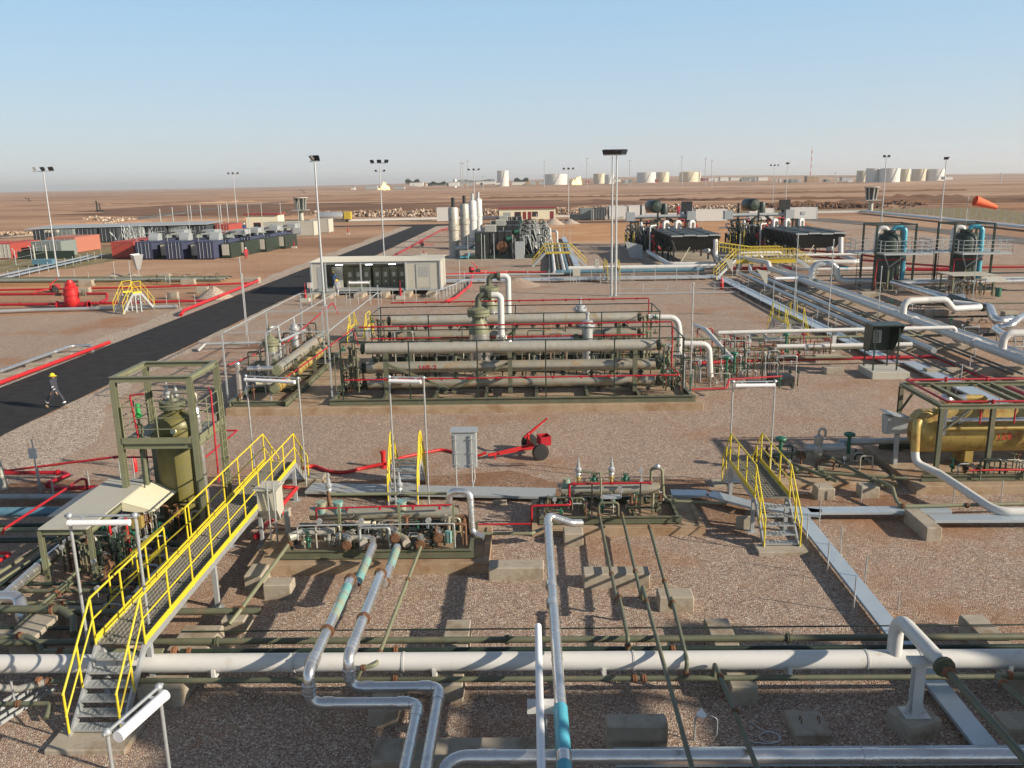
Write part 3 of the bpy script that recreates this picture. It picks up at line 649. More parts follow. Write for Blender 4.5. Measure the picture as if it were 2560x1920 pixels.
tray('cable_tray','covered cable tray along the bottom edge that turns away to the right crossover',[((1.5,14.2),(12,14.25)),((8.68,14.45),(8.72,26.1))],w=.46,z=.27)
a=K('o',1240,520,.35); b=K('o',2060,500,.35)
tray('cable_tray','covered cable tray running right from the foot of the right crossover',[((a.x,a.y-.1),(13.6,a.y-.15)),((12.7,25.6),(20,25.5))],w=.5,z=.34)
a=K('o',60,380,.35); b=K('o',380,385,.35); c=K('o',790,490,.35)
tray('cable_tray','covered cable tray kinked behind the small cubic block, left of the right crossover',[((a.x,a.y),(b.x,b.y)),((b.x+.05,b.y),(c.x,c.y)),((c.x+.1,c.y),(9.4,26.1))],w=.55,z=.34)
G_ST='thin steel stakes beside the cable tray'
def stake(c,xt,yt,xb,yb,lab,group=G_ST,r=.02):
    p=K(c,xb,yb); z=vz(p.x,p.y,c,yt); mb=MB(); mb.cyl(p,(p.x,p.y,z),r,n=8); return one('steel_stake',lab,'stake',mb,'galv',group)
for i,(xt,yt,xb,yb) in enumerate([(1250,570,1230,840),(1350,300,1340,450),(1350,455,1338,700),(1425,810,1408,1100),(1658,1110,1635,1430),(1533,675,1520,920),(1745,935,1733,1195),(1715,295,1700,490),(2025,1270,2020,1400)]):
    stake('o',xt,yt,xb,yb,'thin galvanised stake, '+['nearest the right crossover','beside the left one of two concrete blocks, standing tallest behind','just in front of the tray junction','left of the tray, second down from the crossover','left of the tray, third down from the crossover','right of the tray, first down from the junction','right of the tray, second down','beside the right one of two concrete blocks','behind the white swan-neck'][i])
for i,(xt,yt,xb,yb) in enumerate([(1340,1315,1320,1590),(1950,1310,1920,1580)]): stake('q',xt,yt,xb,yb,'thin steel stake in front of the yellow separator base, '+('left' if i==0 else 'right')+' one of two')
# thin olive lines toward the viewer
def stepline(lab,x,pts,r=.047):
    pipe('olive_pipe',lab,pts,r,'olive','thin olive lines stepping up towards the viewer',bend=.08,n=12,flanges=[(V(a).lerp(V(b),f),(V(b)-V(a)).normalized()) for a,b,f in ((pts[0],pts[1],.04),(pts[0],pts[1],.72),(pts[0],pts[1],.965),(pts[2],pts[3],.10))]+([((pts[-1][0],pts[-1][1],pts[-1][2]+.12),(0,0,1))] if pts[-1][2]<.6 else []),flm='rust')
stepline('leftmost of the three thin olive lines, dropping onto the lower pipe behind the white line',2.1,[(2.11,25.6,.6),(2.1,19.55,.6),(2.12,19.55,.9),(2.11,17.4,.9),(2.11,17.4,.58)])
stepline('middle one of the three thin olive lines, the longest, passing over the white line',2.8,[(2.84,25.6,.6),(2.74,19.75,.6),(2.74,19.75,1.0),(2.68,11.3,1.12)])
stepline('rightmost of the three thin olive lines, ending in an elbow behind the white line',3.4,[(3.58,24.6,.6),(3.42,19.3,.6),(3.4,19.3,.92),(3.27,16.42,.92),(3.25,16.42,.52)])
pipe('olive_pipe','short olive line leaving the picture at the bottom beside the large stained block',[(3.86,16.42,.5),(3.86,16.42,.85),(3.86,16.2,.86),(3.92,11.3,.86)],.05,'olive','thin olive lines stepping up towards the viewer',bend=.08,flanges=[((3.87,15.9,.86),(0,1,0)),((3.9,14.7,.86),(0,1,0))],flm='rust')
a=K('p',2030,930,.9)
pipe('olive_pipe','olive branch with orange-primed elbow at the right edge of the foreground',[(a.x+1.2,a.y+.3,.9),(a.x,a.y+.3,.9),(a.x,a.y-.1,.9),(a.x+.3,a.y-3,.9)],.06,'olive',G_O,flanges=[((a.x+.02,a.y,.9),(0,1,0)),((a.x+.3,a.y+.3,.9),(1,0,0))],flm='rust_orange',bend=.12)
# pale olive line from the pump skid down to the left
pipe('olive_pipe','pale olive line sloping down from the pump skid past the squat concrete block',[K('k',890,850,.75),K('k',400,1520,.55),K('k',290,1659,.35)],.055,'olive_pale',G_O,flanges=[(K('k',890,870,.75),K('k',890,850,.75)-K('k',400,1520,.55)),(K('k',400,1510,.55),K('k',890,850,.75)-K('k',400,1520,.55))],flm='rust')
a=K('l',1580,0,.8); b=K('l',1390,520,.8)
pipe('olive_pipe','pale olive line curling down over the white line right of the paired silver pipes',[K('k',2180,900,.95),a,(b.x,b.y,.85),(b.x,16.42,.85),(b.x-.3,16.42,.8),(b.x-.45,16.42,.5)],.045,'olive_pale',G_O,bend=.12,flanges=[((a+(K('k',2180,900,.95)-a)*.35),(0,1,0)),((b.x,b.y-.1,.85),(0,1,0)),((b.x-.28,16.42,.8),(1,0,0))],flm='rust')
# white round-nosed pipe on a cream cross-arm near the viewer
a=K('n',1050,1430,.36); ztp=vz(a.x,a.y,'n',1000); 
t=thing('light_pole','white round-nosed tube near the viewer on a cream cross-arm and thin post','light stand',(a.x,a.y,.35))
mb=MB(); mb.cyl(a,(a.x,a.y,ztp-.05),.022,n=8); mb.build('post','galv',t)
b0=K('n',860,990,ztp);b1=K('n',1130,990,ztp); mb=MB(); mb.box(b0.x,a.y-.11,ztp-.1,b1.x,a.y+.11,ztp-.02); mb.box(b0.x,a.y-.11,ztp-.2,b1.x,a.y-.09,ztp-.1); mb.build('cross_arm','white_paint',t)
mb=MB(); zz=ztp+.08; yt=K('n',968,260,zz).y; xx=K('n',968,260,zz).x; mb.cyl((xx,yt,zz),(xx+.01,8.0,zz),.075,n=20); mb.ball((xx,yt,zz),.075,n=16,m=8); mb.build('tube','lamp_white',t)
# tube-light stands
def two(lab,c,b1,b2,yt,**k):
    A=K(c,*b1);B=K(c,*b2); h=vz(A.x,A.y,c,yt) ; return lampstand(lab,A,B,h,**k)
A=K('k',1055,350); B=V((A.x-2.05,A.y+.5,0)); h=vz(A.x,A.y,'f',850); lampstand('tube light on twin poles at the far end of the long yellow walkway',B,A,h)
B=V((K('k',2190,790).x,27.4,0)); x=KY('k',1870,495,27.6).x; h=vz(B.x,B.y,'f',845); 
A=V((KY('f',1605,870,27.6).x+.12,27.6,0)); lampstand('tube light on twin poles beside the short steep crossover',A,B,h)
A=K('o',555,385); B=V((KY('h',1000,1400,A.y).x,A.y,0)); h=vz(A.x,A.y,'h',880); lampstand('tube light on twin poles straddling the right-hand yellow crossover',A,B,h)
A=V((KY('j',885,540,17.25).x,17.25,0.)); B=V((KY('j',1510,550,17.25).x,17.25,0.)); h=vz(B.x,B.y,'i',665); lampstand('tube light on twin poles leaning over the long yellow walkway at the left',A,B,h,r=.035)
A=V((KY('j',1650,1500,13.6).x,13.6,0)); h=vz(A.x,A.y,'j',860); A.z=0
B=V((KY('j',1100,1600,12.3).x+.0,12.3,0)); lampstand('tube light on twin poles at the bottom left corner, wide white reflector facing down',B,A,h,r=.035,tr=.1)

a=K('n',2140,1330,.05); pts=[K('p',x,y,.03) for x,y in ((-160,1250),(-60,1330),(60,1350),(130,1400),(60,1440),(-40,1430),(-90,1380),(0,1340),(90,1370),(110,1430),(20,1450),(-120,1440),(-200,1400))]
mb=MB(); mb.tube(pts,.012,bend=.12,n=6); one('loose_cable','loose pale cable lying in loops on the gravel left of the square block','cable',mb,'galv')
a=K('D',1500,1600); t=thing('small_lamp','small white work lamp on a short bent stand between the two lowest blocks','lamp',a)
mb=MB(); mb.tube([a,a+V((0,0,.55)),a+V((.25,0,.6))],.018,n=7,bend=.05); mb.tube([a+V((.25,0,.6)),a+V((.45,0,.5)),a+V((.42,-.1,.2)),a+V((.3,-.1,.0))],.009,n=5,bend=.1); mb.build('stand','galv',t); mb=MB(); mb.lathe(a+V((.12,0,.58)),[(.1,0),(.1,.03),(.04,.09),(.03,.14)],n=12); mb.build('lamp_head','lamp_white',t)
# ================================================================ PROCESS UNITS IN FRONT AND MIDDLE
rnd=random.Random(11)
def valve(mb,p,s=.12,stem=.3,axis='x',wheel=True):
    p=V(p); d=V((1,0,0)) if axis=='x' else V((0,1,0))
    mb.cyl(p-d*s*1.5,p-d*s*1.25,s*.95,n=10); mb.cyl(p+d*s*1.25,p+d*s*1.5,s*.95,n=10); mb.ball(p,s*1.0,n=10,m=6); mb.cyl(p-d*s*1.3,p+d*s*1.3,s*.6,n=8)
    mb.cyl(p,p+V((0,0,stem)),s*.33,n=7); mb.cyl(p+V((0,0,s)),p+V((0,0,s*1.3)),s*.7,n=8)
    if wheel: mb.wheel(p+V((0,0,stem)),s*1.1,s*.12,n=12)
def psv(t,p,h=.5,m='galv',s=1.):
    mb=MB(); mb.lathe(p,[(.05*s,0),(.05*s,.08*h),(.09*s,.1*h),(.09*s,.16*h),(.07*s,.2*h),(.11*s,.3*h),(.11*s,.42*h),(.06*s,.5*h),(.055*s,.72*h),(.03*s,.74*h),(.03*s,1*h),(.0,1*h)],n=12); mb.build('relief_valve',m,t)
def gauge(t,p,r=.07):
    mb=MB(); p=V(p); mb.cyl(p,p+V((0,0,.2)),.012,n=5); mb.cyl(p+V((0,-.03,.26)),p+V((0,.03,.26)),r,n=12); mb.build('gauge','galv',t)
def vessel(t,x0,x1,y,z,r,m,name='vessel',bands=0,dome=.35,n=32):
    prof=[(0,0)]+[(r*math.sin(a),r*dome*(1-math.cos(a))) for a in (R(18),R(36),R(54),R(72),R(90))]+[(r,(x1-x0)-r*dome)]+[(r*math.sin(a),(x1-x0)-r*dome*(1-math.cos(a))) for a in (R(72),R(54),R(36),R(18),0)]
    mb=MB(); mb.lathe((x0,y,z),prof,n=n,axis=(1,0,0))
    if bands:
        for i in range(1,bands): x=x0+(x1-x0)*i/bands; mb.cyl((x-.012,y,z),(x+.012,y,z),r*1.008,n=n)
    return mb.build(name,m,t)
def clutter(t,x0,x1,y0,y1,z0,z1,n,seed,mats=('olive','cladding_old','rust','galv_dull','dark_green'),red=True):
    """valve trains and small-bore pipework standing on a skid: every item is a part"""
    r=random.Random(seed)
    for i in range(n):
        x=r.uniform(x0,x1);y=r.uniform(y0,y1);k=r.random(); m=r.choice(mats); mb=MB()
        if k<.40:
            z=r.uniform(z0+.1,z1*.7); valve(mb,(x,y,z),r.uniform(.05,.1),r.uniform(.15,.3),r.choice('xy')); mb.cyl((x,y,z0),(x,y,z),.03,n=6)
            mb.build('valve',m if m!='galv_dull' else 'valve_green',t)
        elif k<.85:
            L=r.uniform(.4,1.2)*(1 if r.random()<.5 else -1); z=r.uniform(z0+.15,z1); x2=min(max(x+L,x0),x1); y2=y+r.uniform(-.3,.3)
            mb.tube([(x,y,z0),(x,y,z),(x2,y,z),(x2,y,z0+.05)],r.uniform(.018,.045),n=8,bend=.1); mb.build('small_pipe',m,t)
        else: gauge(t,(x,y,r.uniform(z0+.3,z1)))
G_SLAB='concrete plinths under the process skids'
def slab(lab,x0,y0,x1,y1,h,m='concrete_tan',lip=None):
    mb=MB(); mb.box(x0,y0,-.05,x1,y1,h)
    t=tag(mb.build('concrete_plinth',m,bevel=.02),lab,'concrete plinth',G_SLAB)
    if lip:
        for (a,b,c,d) in ((x0,y0,x1,y0+.18),(x0,y1-.18,x1,y1),(x0,y0+.18,x0+.18,y1-.18),(x1-.18,y0+.18,x1,y1-.18)):
            mb=MB(); mb.box(a+.003,b+.003,h-.01,c-.003,d-.003,h+lip); o=mb.build('kerb',m,t,bevel=.01)
    return t
# ---------------------------------------------------------------- skid A: pump skid
slab('low tan concrete plinth under the pump skid between the walkway and the silver lines',-8.3,22.5,-1.3,25.35,.3,lip=.04)
t=thing('pump_skid','pump skid with a rusty silver horizontal drum, turquoise nozzles and a silver gooseneck','process skid',(-4.8,24,.34),'skids with small horizontal drums')
mb=MB(); 
for y in (22.95,25.0): mb.ibeam((-7.4,y,.46),(-1.75,y,.46),.12,.24)
for x in (-7.3,-5.5,-3.6,-1.85): mb.ibeam((x,23.01,.44),(x,24.94,.44),.1,.18)
mb.build('skid_frame','olive',t)
vessel(t,-6.85,-2.26,24.3,1.2,.21,'cladding_rusty','drum',bands=5,dome=.1)
for x in (-6.0,-3.2): mb=MB(); mb.box(x-.08,24.15,.56,x+.08,24.45,1.03); mb.build('saddle','olive',t)
for (x,z) in ((-6.45,1.38),(-5.95,1.38),(-4.0,1.38)): mb=MB(); mb.cyl((x,24.2,z-.12),(x,24.2,z+.2),.13,n=18); mb.cyl((x,24.2,z+.2),(x,24.2,z+.24),.16,n=18); mb.build('nozzle','turquoise',t)
for xa,xb in ((-6.35,-4.15),(-3.95,-2.3)): mb=MB(); mb.tube([(xa,24.55,1.72),(xb,24.55,1.72)],.05,n=10); mb.build('header_pipe','olive_pale',t)
for x in (-5.72,-3.95,-2.35): mb=MB(); mb.bar((x,23.35,.5),(x,23.35,1.85),.07,.07); mb.build('post','olive_pale',t)
mb=MB(); mb.tube([(-6.3,24.55,1.3),(-6.3,24.55,1.85)],.06); mb.build('riser','rust',t)
psv(t,(-6.28,24.55,1.8),.62); psv(t,(-4.1,24.55,1.8),.62)
mb=MB(); y=23.7; mb.tube([(-6.5,y,.6),(-6.5,y,1.6),(-2.4,y+.2,1.6)],.03,n=8,bend=.06)
for x in (-5.6,-4.6,-3.6,-2.8): mb.cyl((x,y+.1,1.6),(x,y+.1,1.5),.04,n=7)
mb.build('fire_water_pipe','red',t)
U=MB(); zt_=1.9; U.tube([(-2.55,24.3,1.35),(-2.55,24.3,zt_),(-1.9,24.2,zt_),(-1.85,24.0,.62),(-1.5,23.9,.55)],.105,bend=.22,n=16); U.build('gooseneck_pipe','cladding',t)
mb=MB(); mb.cyl((-2.5,23.2,.7),(-2.5,23.2,1.05),.10,n=16); mb.build('nozzle','turquoise',t)
mb=MB(); mb.tube([(-7.25,23.3,.85),(-6.9,23.55,.9),(-5.95,23.6,.9)],.13,bend=.2,n=14); mb.build('suction_pipe','cladding_old',t)
for x in (-5.0,-3.75):
    mb=MB(); mb.tube([(x-.9,23.5,.75),(x-.1,23.4,.75),(x+.05,22.95,.78)],.125,bend=.16,n=14); mb.build('suction_pipe','cladding_old',t)
    mb=MB(); mb.lathe((x-.65,23.6,.75),[(.0,0),(.16,.02),(.18,.1),(.18,.28),(.1,.36),(.06,.5)],n=14,axis=(1,0,.0)); mb.build('pump_casing','cladding_rusty',t)
mb=MB(); mb.cyl((-3.4,24.0,.95),(-2.7,24.0,.95),.13,n=14)
for i in range(7): mb.cyl((-3.35+i*.09,24.0,.95),(-3.32+i*.09,24.0,.95),.15,n=14)
mb.build('motor','black_steel',t)
mb=MB(); mb.cyl((-5.3,24.0,.95),(-4.8,24.0,.95),.11,n=14); mb.build('motor','cream',t)
for i,(xa,ya,za) in enumerate(((-5.5,23.15,.8),(-4.75,23.0,.8),(-4.1,23.3,.95),(-3.35,23.15,.8),(-2.85,23.4,.9))):
    mb=MB(); mb.tube([(xa-.35,ya+.35,za),(xa,ya+.3,za),(xa+.05,ya-.05,za-.02),(xa+.05,ya-.3,za-.02)],.10,bend=.13,n=14); q=mb.build('clad_elbow','cladding',t)
    mb=MB(); mb.flange((xa+.05,ya-.3,za-.02),(0,1,0),.15,.04); mb.build('flange','rust',q); mb=MB(); mb.cyl((xa+.3,ya+.4,za-.1),(xa+.3,ya+.4,za+.35),.06,n=8); mb.wheel((xa+.3,ya+.4,za+.38),.11,.014); mb.build('valve',['cladding_rusty','olive','rust','dark_green','cladding_rusty'][i],t)
for x in (-6.35,-5.1,-3.1): gauge(t,(x,23.4,1.05),.09)
mb=MB(); mb.tube([(-6.9,23.0,.9),(-6.9,23.0,1.35),(-2.3,23.05,1.35),(-2.3,23.05,.6)],.022,n=6,bend=.06); mb.build('conduit','galv_dull',t)
clutter(t,-6.9,-2.0,23.1,24.9,.5,1.25,62,5,mats=('olive','cladding_old','rust','galv_dull','dark_green','cladding_rusty'))
# ---------------------------------------------------------------- skid B
slab('low tan concrete plinth under the twin-valve skid right of the long silver line',-.05,25.1,5.45,27.6,.25,lip=.05)
t=thing('separator_skid','skid with a silver horizontal drum, red spray pipe and two tall silver relief valves','process skid',(2.6,26.4,.29),'skids with small horizontal drums')
mb=MB()
for y in (25.5,27.3): mb.ibeam((.2,y,.4),(4.75,y,.4),.12,.22)
for x in (.3,1.8,3.3,4.65): mb.ibeam((x,25.57,.39),(x,27.23,.39),.1,.16)
mb.build('skid_frame','olive',t)
vessel(t,.92,4.22,26.75,.98,.215,'cladding_rusty','drum',bands=4,dome=.15)
for x in (1.5,3.6): mb=MB(); mb.box(x-.07,26.6,.5,x+.07,26.9,.8); mb.build('saddle','olive',t)
for x in (1.52,2.62):
    mb=MB(); mb.cyl((x,26.75,1.15),(x,26.75,1.42),.055,n=10); mb.cyl((x,26.75,1.40),(x,26.75,1.44),.1,n=12); mb.build('valve_stub','cladding_yellow',t); psv(t,(x,26.75,1.44),.66,s=1.05)
mb=MB(); mb.tube([(1.6,26.7,1.62),(2.22,26.6,1.60),(2.22,26.2,1.52),(2.22,26.1,.6)],.033,n=8,bend=.08); mb.tube([(2.22,26.6,1.6),(2.55,26.7,1.62)],.03,n=8); mb.build('vent_pipe','olive_pale',t)
mb=MB(); mb.cyl((1.12,26.6,1.15),(1.12,26.6,1.42),.12,n=16); mb.build('nozzle','turquoise',t)
for x in (2.05,3.1): mb=MB(); valve(mb,(x,26.9,1.27),.09,.18); mb.build('valve','valve_green',t)
for x in (1.9,3.45): mb=MB(); mb.bar((x,25.75,.5),(x,25.75,1.55),.045,.045); mb.build('post','black_steel',t)
mb=MB(); mb.tube([(-.05,25.65,.05),(-.05,25.65,.85),(1.2,25.7,.85),(1.2,26.4,.9),(1.2,26.4,1.3),(3.9,26.4,1.32)],.038,n=8,bend=.05)
for x in (1.35,2.6,3.85): mb.cyl((x-.04,26.4,1.31),(x+.04,26.4,1.31),.06,n=8)
mb.build('fire_water_pipe','red',t)
mb=MB(); mb.tube([(3.95,26.9,1.1),(3.95,26.9,1.65),(4.3,26.85,1.65),(4.35,26.7,.75),(4.5,26.6,.6),(6.4,26.45,.55)],.05,n=9,bend=.1); mb.flange((4.7,26.6,.6),(1,0,0),.09,.03); mb.build('drain_pipe','olive_pale',t)
mb=MB(); mb.ball((4.15,26.85,1.72),.1,n=10,m=6); mb.build('regulator','galv',t)
mb=MB(); mb.cyl((3.6,26.8,1.2),(3.6,26.8,1.55),.018,n=6); mb.cyl((3.6,26.77,1.62),(3.6,26.83,1.62),.08,n=14); mb.build('gauge','galv',t)
mb=MB(); mb.box(2.3,26.0,.92,2.85,26.2,1.0); mb.build('tray_lid','tray_metal',t)
clutter(t,.4,4.5,25.7,27.1,.45,1.0,46,9)
pipe('fire_water_pipe','thin red pipe on the gravel linking the pump skid to the twin-valve skid',[K('m',60,665,.35),K('m',785,655,.35)],.035,'red',n=8)
pipe('olive_pipe','short pale olive pipe between the two skids, orange flange at its left end',[K('m',330,740,.55),K('m',790,738,.55),K('m',900,690,.6)],.05,'olive_pale',flanges=[(K('m',345,740,.55),(1,0,0))],flm='rust_orange')
# ---------------------------------------------------------------- cabinets
a=K('m',160,372); yb=29.2
t=thing('control_cabinet','grey control cabinet seen from behind on a thin pipe frame beside the steep crossover','cabinet',(-2.75,yb,0))
zb=vz(-2.7,yb,'m',175); zt_=vz(-2.7,yb,'g',1315); xl=KY('g',105,1500,yb).x; xr=KY('g',315,1500,yb).x
mb=MB(); mb.box(xl,yb,zb,xr,yb+.42,zt_); mb.build('cabinet_body','galv_dull',t,bevel=.01)
for x in (xl+.13,xr-.18): mb=MB(); mb.cyl((x,yb-.05,0),(x,yb-.05,zt_-.1),.025,n=8); [mb.box(x-.11,yb-.07,zb+f*(zt_-zb),x+.11,yb-.003,zb+f*(zt_-zb)+.03) for f in (.1,.42,.8)]; mb.build('post','galv',t)
mb=MB(); mb.extr([(xl-.06,yb-.06,zt_),(xl-.06,yb+.5,zt_+.03),(xl-.06,yb+.5,zt_+.06),(xl-.06,yb-.06,zt_+.03)],(xr-xl+.12,0,0)); mb.build('rain_hood','galv_dull',t)
mb=MB(); mb.tube([(xr-.1,yb+.1,zb+.05),(xr-.08,yb,zb-.4),(xr-.25,yb-.2,.02)],.02,n=6,bend=.2); mb.build('conduit','galv',t)
px=-8.05; py=24.6
t=thing('instrument_enclosure','wedge-shaped pale grey instrument enclosure on conduits at the right side of the yellow walkway','cabinet',(px,py,0))
mb=MB(); mb.extr([(px-.35,py-.28,1.35),(px+.3,py-.28,1.35),(px+.3,py-.05,.95),(px-.1,py+.3,1.0),(px-.45,py+.3,1.9),(px-.35,py-.1,1.95)][:0] or [(px-.42,py-.25,1.95),(px-.42,py+.35,2.05),(px-.42,py+.35,1.1),(px-.42,py-.02,.9),(px-.42,py-.3,1.3)],(.62,0,0)); mb.build('enclosure_body','offwhite',t,bevel=.01)
mb=MB(); mb.box(px-.5,py-.36,1.96,px+.26,py+.42,2.0); mb.build('rain_hood','offwhite',t)
for dx in (-.05,.14): mb=MB(); mb.tube([(px+dx,py-.36,2.25),(px+dx,py-.36,.25),(px+dx+.25,py-.3,.12)],.028,n=7,bend=.15); mb.build('conduit','galv',t)
mb=MB(); mb.bar((px+.3,py+.25,0),(px+.3,py+.25,1.1),.14,.1); mb.build('post','galv_dull',t)
# ---------------------------------------------------------------- cart with the fire monitor
t=thing('fire_monitor_trailer','red two-wheeled fire monitor trailer with its drawbar resting on the gravel','trailer',(.0,33.3,0),'red fire monitor trailers')
w1=V((.33,32.75,.34)); w2=V((-.12,34.15,.34)); ax=(w1-w2).normalized(); fw=V((ax.y,-ax.x,0)); fw=fw if fw.x<0 else -fw
for q in (w1,w2):
    mb=MB(); mb.lathe(q-ax*.1,[(.2,0),(.32,.01),(.345,.05),(.345,.15),(.32,.19),(.2,.2)],n=24,axis=ax); wh=mb.build('wheel','rubber',t)
    mb=MB(); mb.lathe(q-ax*.085,[(.0,.02),(.07,.02),(.08,.05),(.19,.03),(.2,.17),(.0,.17)],n=20,axis=ax); mb.build('rim','galv',wh)
c=(w1+w2)/2; mb=MB(); mb.cyl(w1,w2,.045,n=10); mb.build('axle','red_bright',t)
tip=c+fw*2.0+V((0,0,-.12)); mb=MB()
for s in (-1,1): mb.bar(c+ax*.2*s+V((0,0,.06)),tip.lerp(c,.22)+ax*.08*s,.07,.09)
mb.bar(tip.lerp(c,.25),tip,.1,.1); mb.cyl(tip.lerp(c,.15),(tip.lerp(c,.15).x,tip.lerp(c,.15).y,0),.03,n=7); mb.build('drawbar','red_bright',t)
mb=MB(); b=c-fw*.35+ax*.15; ux=-fw; 
def obx(mb,c,ux,uy,sx,sy,z0,z1,t_=.02):
    P=[c-ux*sx-uy*sy,c+ux*sx-uy*sy,c+ux*sx+uy*sy,c-ux*sx+uy*sy]
    for i in range(4):
        p,q=P[i],P[(i+1)%4]; mb.bar((p.x,p.y,(z0+z1)/2),(q.x,q.y,(z0+z1)/2),t_,z1-z0)
    mb.add([(p.x,p.y,z0) for p in P],[(0,1,2,3)])
obx(mb,b,ux,ax,.22,.25,.48,.86); mb.build('tool_box','red',t)
m0=c+fw*.25-ax*.1+V((0,0,.1)); mb=MB(); mb.cyl(m0,m0+V((0,0,.45)),.055,n=12); mb.ball(m0+V((0,0,.45)),.08,n=12,m=7); nz=(-fw*.9+V((0,0,.65))-ax*.0).normalized()
mb.cyl(m0+V((0,0,.45))-nz*.2,m0+V((0,0,.45))+nz*.45,.06,n=12); mb.cyl(m0+V((0,0,.45))+nz*.45,m0+V((0,0,.45))+nz*1.0,.05,.035,n=12); mb.cyl(m0+V((0,0,.45))+nz*.97,m0+V((0,0,.45))+nz*1.02,.05,n=12); mb.build('water_monitor','red_bright',t)
cart=t
pipe('fire_hose','red fire hose lying on the gravel from the long walkway to the hydrant pillar',[K('k',1020,120,.1),K('k',1120,90,.1),K('k',1200,125,.08),K('k',1280,155,.08),K('k',1430,165,.08),K('k',1600,120,.08),K('k',1800,80,.2)],.07,'red_bright',bend=.8,n=10)
pipe('fire_hose','red fire hose running from the hydrant behind the grey cabinet to the trailer',[K('k',1830,80,.2),K('k',2000,10,.1),K('f',2080,1465,.1),K('g',50,1470,.08),K('g',250,1520,.08),K('g',330,1520,.12),K('g',400,1490,.25)],.06,'red_bright',bend=.8,n=10)
a=K('k',1815,118); mb=MB(); mb.lathe(a,[(.13,0),(.13,.04),(.09,.05),(.09,.6),(.12,.62),(.12,.7),(.0,.74)],n=14); one('hydrant','red hydrant pillar in front of the steep yellow crossover','hydrant',mb,'red_bright')
# ---------------------------------------------------------------- left tower
G_T='olive'
X0,X1,Y0,Y1,ZT,ZP=-12.85,-10.48,25.1,27.35,5.24,3.32
t=thing('vertical_vessel','tall olive vertical vessel inside an open olive steel frame with a railed platform','process vessel',((X0+X1)/2,(Y0+Y1)/2,0))
for x in (X0,X1):
    for y in (Y0,Y1): mb=MB(); mb.ibeam((x,y,0),(x,y,ZT),.17,.17,.02); mb.cb(x,y,0,.35,.35,.03); mb.build('column','olive_pale',t)
for z in (ZT,):
    for y in (Y0,Y1): mb=MB(); mb.ibeam((X0-.085,y,z+.085),(X1+.085,y,z+.085),.16,.17); mb.build('top_beam','olive_pale',t)
    for x in (X0,X1): mb=MB(); mb.ibeam((x,Y0+.09,z+.083),(x,Y1-.09,z+.083),.16,.17); mb.build('top_beam','olive_pale',t)
mb=MB()
for y in (Y0,Y1): mb.ibeam((X0+.09,y,ZP-.12),(X1-.09,y,ZP-.12),.12,.2)
for x in (X0,X1): mb.ibeam((x,Y0+.09,ZP-.12),(x,Y1-.09,ZP-.12),.12,.2)
mb.build('platform_beam','olive_pale',t)
vx,vy,vr=(X0+X1)/2+.1,(Y0+Y1)/2,.66
mb=MB(); 
for (a,b,c,d) in ((X0+.1,Y0+.1,X1-.1,vy-vr-.03),(X0+.1,vy+vr+.03,X1-.1,Y1-.1),(X0+.1,vy-vr-.03,vx-vr-.03,vy+vr+.03),(vx+vr+.03,vy-vr-.03,X1-.1,vy+vr+.03)): mb.box(a,b,ZP-.04,c,d,ZP)
mb.build('platform_deck','grating',t)
mb=MB(); mb.bar((X0+.1,Y0-.1,ZP+.06),(X1-.1,Y0-.1,ZP+.06),.012,.2); mb.bar((X1+.1,Y0+.1,ZP+.06),(X1+.1,Y1-.1,ZP+.06),.012,.2); mb.build('toe_board','olive_pale',t)
for (p,q) in (((X0+.12,Y0+.05),(X1-.12,Y0+.05)),((X1-.0,Y0+.12),(X1-.0,Y1-.12)),((X0+.12,Y1),(X1-.12,Y1)),((X0,Y0+.12),(X0,Y1-.12))):
    mb=MB(); p=V((*p,ZP));q=V((*q,ZP))
    for h in (.38,.74,1.1): mb.cyl(p+V((0,0,h)),q+V((0,0,h)),.018,n=7)
    for f in (0,.5,1): mb.cyl(p.lerp(q,f),p.lerp(q,f)+V((0,0,1.1)),.022,n=7)
    mb.build('guard_rail','olive_pale',t)
mb=MB(); mb.lathe((vx,vy,.25),[(vr*.5,-.2),(vr*.5,0),(vr,.15),(vr,3.3),(vr*.97,3.42),(vr*.85,3.56),(vr*.65,3.66),(.3,3.72),(.3,3.92)],n=36); v_=mb.build('vessel_shell','olive_yellow',t)
mb=MB(); mb.lathe((vx,vy,4.12),[(.42,0),(.42,.1),(.30,.11)],n=28); mb.lathe((vx,vy,4.24),[(.42,0),(.42,.1),(.2,.12),(.16,.2),(.0,.2)],n=28)
for i in range(16): a=2*PI*i/16; mb.cyl((vx+.37*math.cos(a),vy+.37*math.sin(a),4.08),(vx+.37*math.cos(a),vy+.37*math.sin(a),4.4),.018,n=6)
mb.build('head_flange','olive',t)
mb=MB(); mb.tube([(vx,vy,4.4),(vx,vy,4.62),(vx+.8,vy-.1,4.62),(vx+.85,vy-.1,4.3)],.05,n=9,bend=.1); mb.build('vent_pipe','cladding_rusty',t)
psv(t,(vx-.15,vy,4.4),.55); psv(t,(vx-.0,vy+.3,4.4),.4)
mb=MB(); mb.tube([(vx+.78,vy-.25,4.0),(vx+.86,vy-.35,4.3),(vx+.92,vy-.4,3.9),(vx+.95,vy-.45,.3)],.10,n=14,bend=.15); mb.build('downcomer_pipe','cladding',t)
mb=MB(); mb.cyl((vx+.2,vy-vr-.02,3.5),(vx+.2,vy-vr+.1,3.5),.09,n=12); mb.build('name_plate','cream',v_)
mb=MB(); mb.tube([(X0+.5,Y0+.35,.2),(X0+.5,Y0+.35,3.5)],.07,n=10); mb.lathe((X0+.5,Y0+.35,3.5),[(.1,0),(.1,.3),(.05,.32),(.05,.5)],n=10); mb.build('level_standpipe','olive',t)
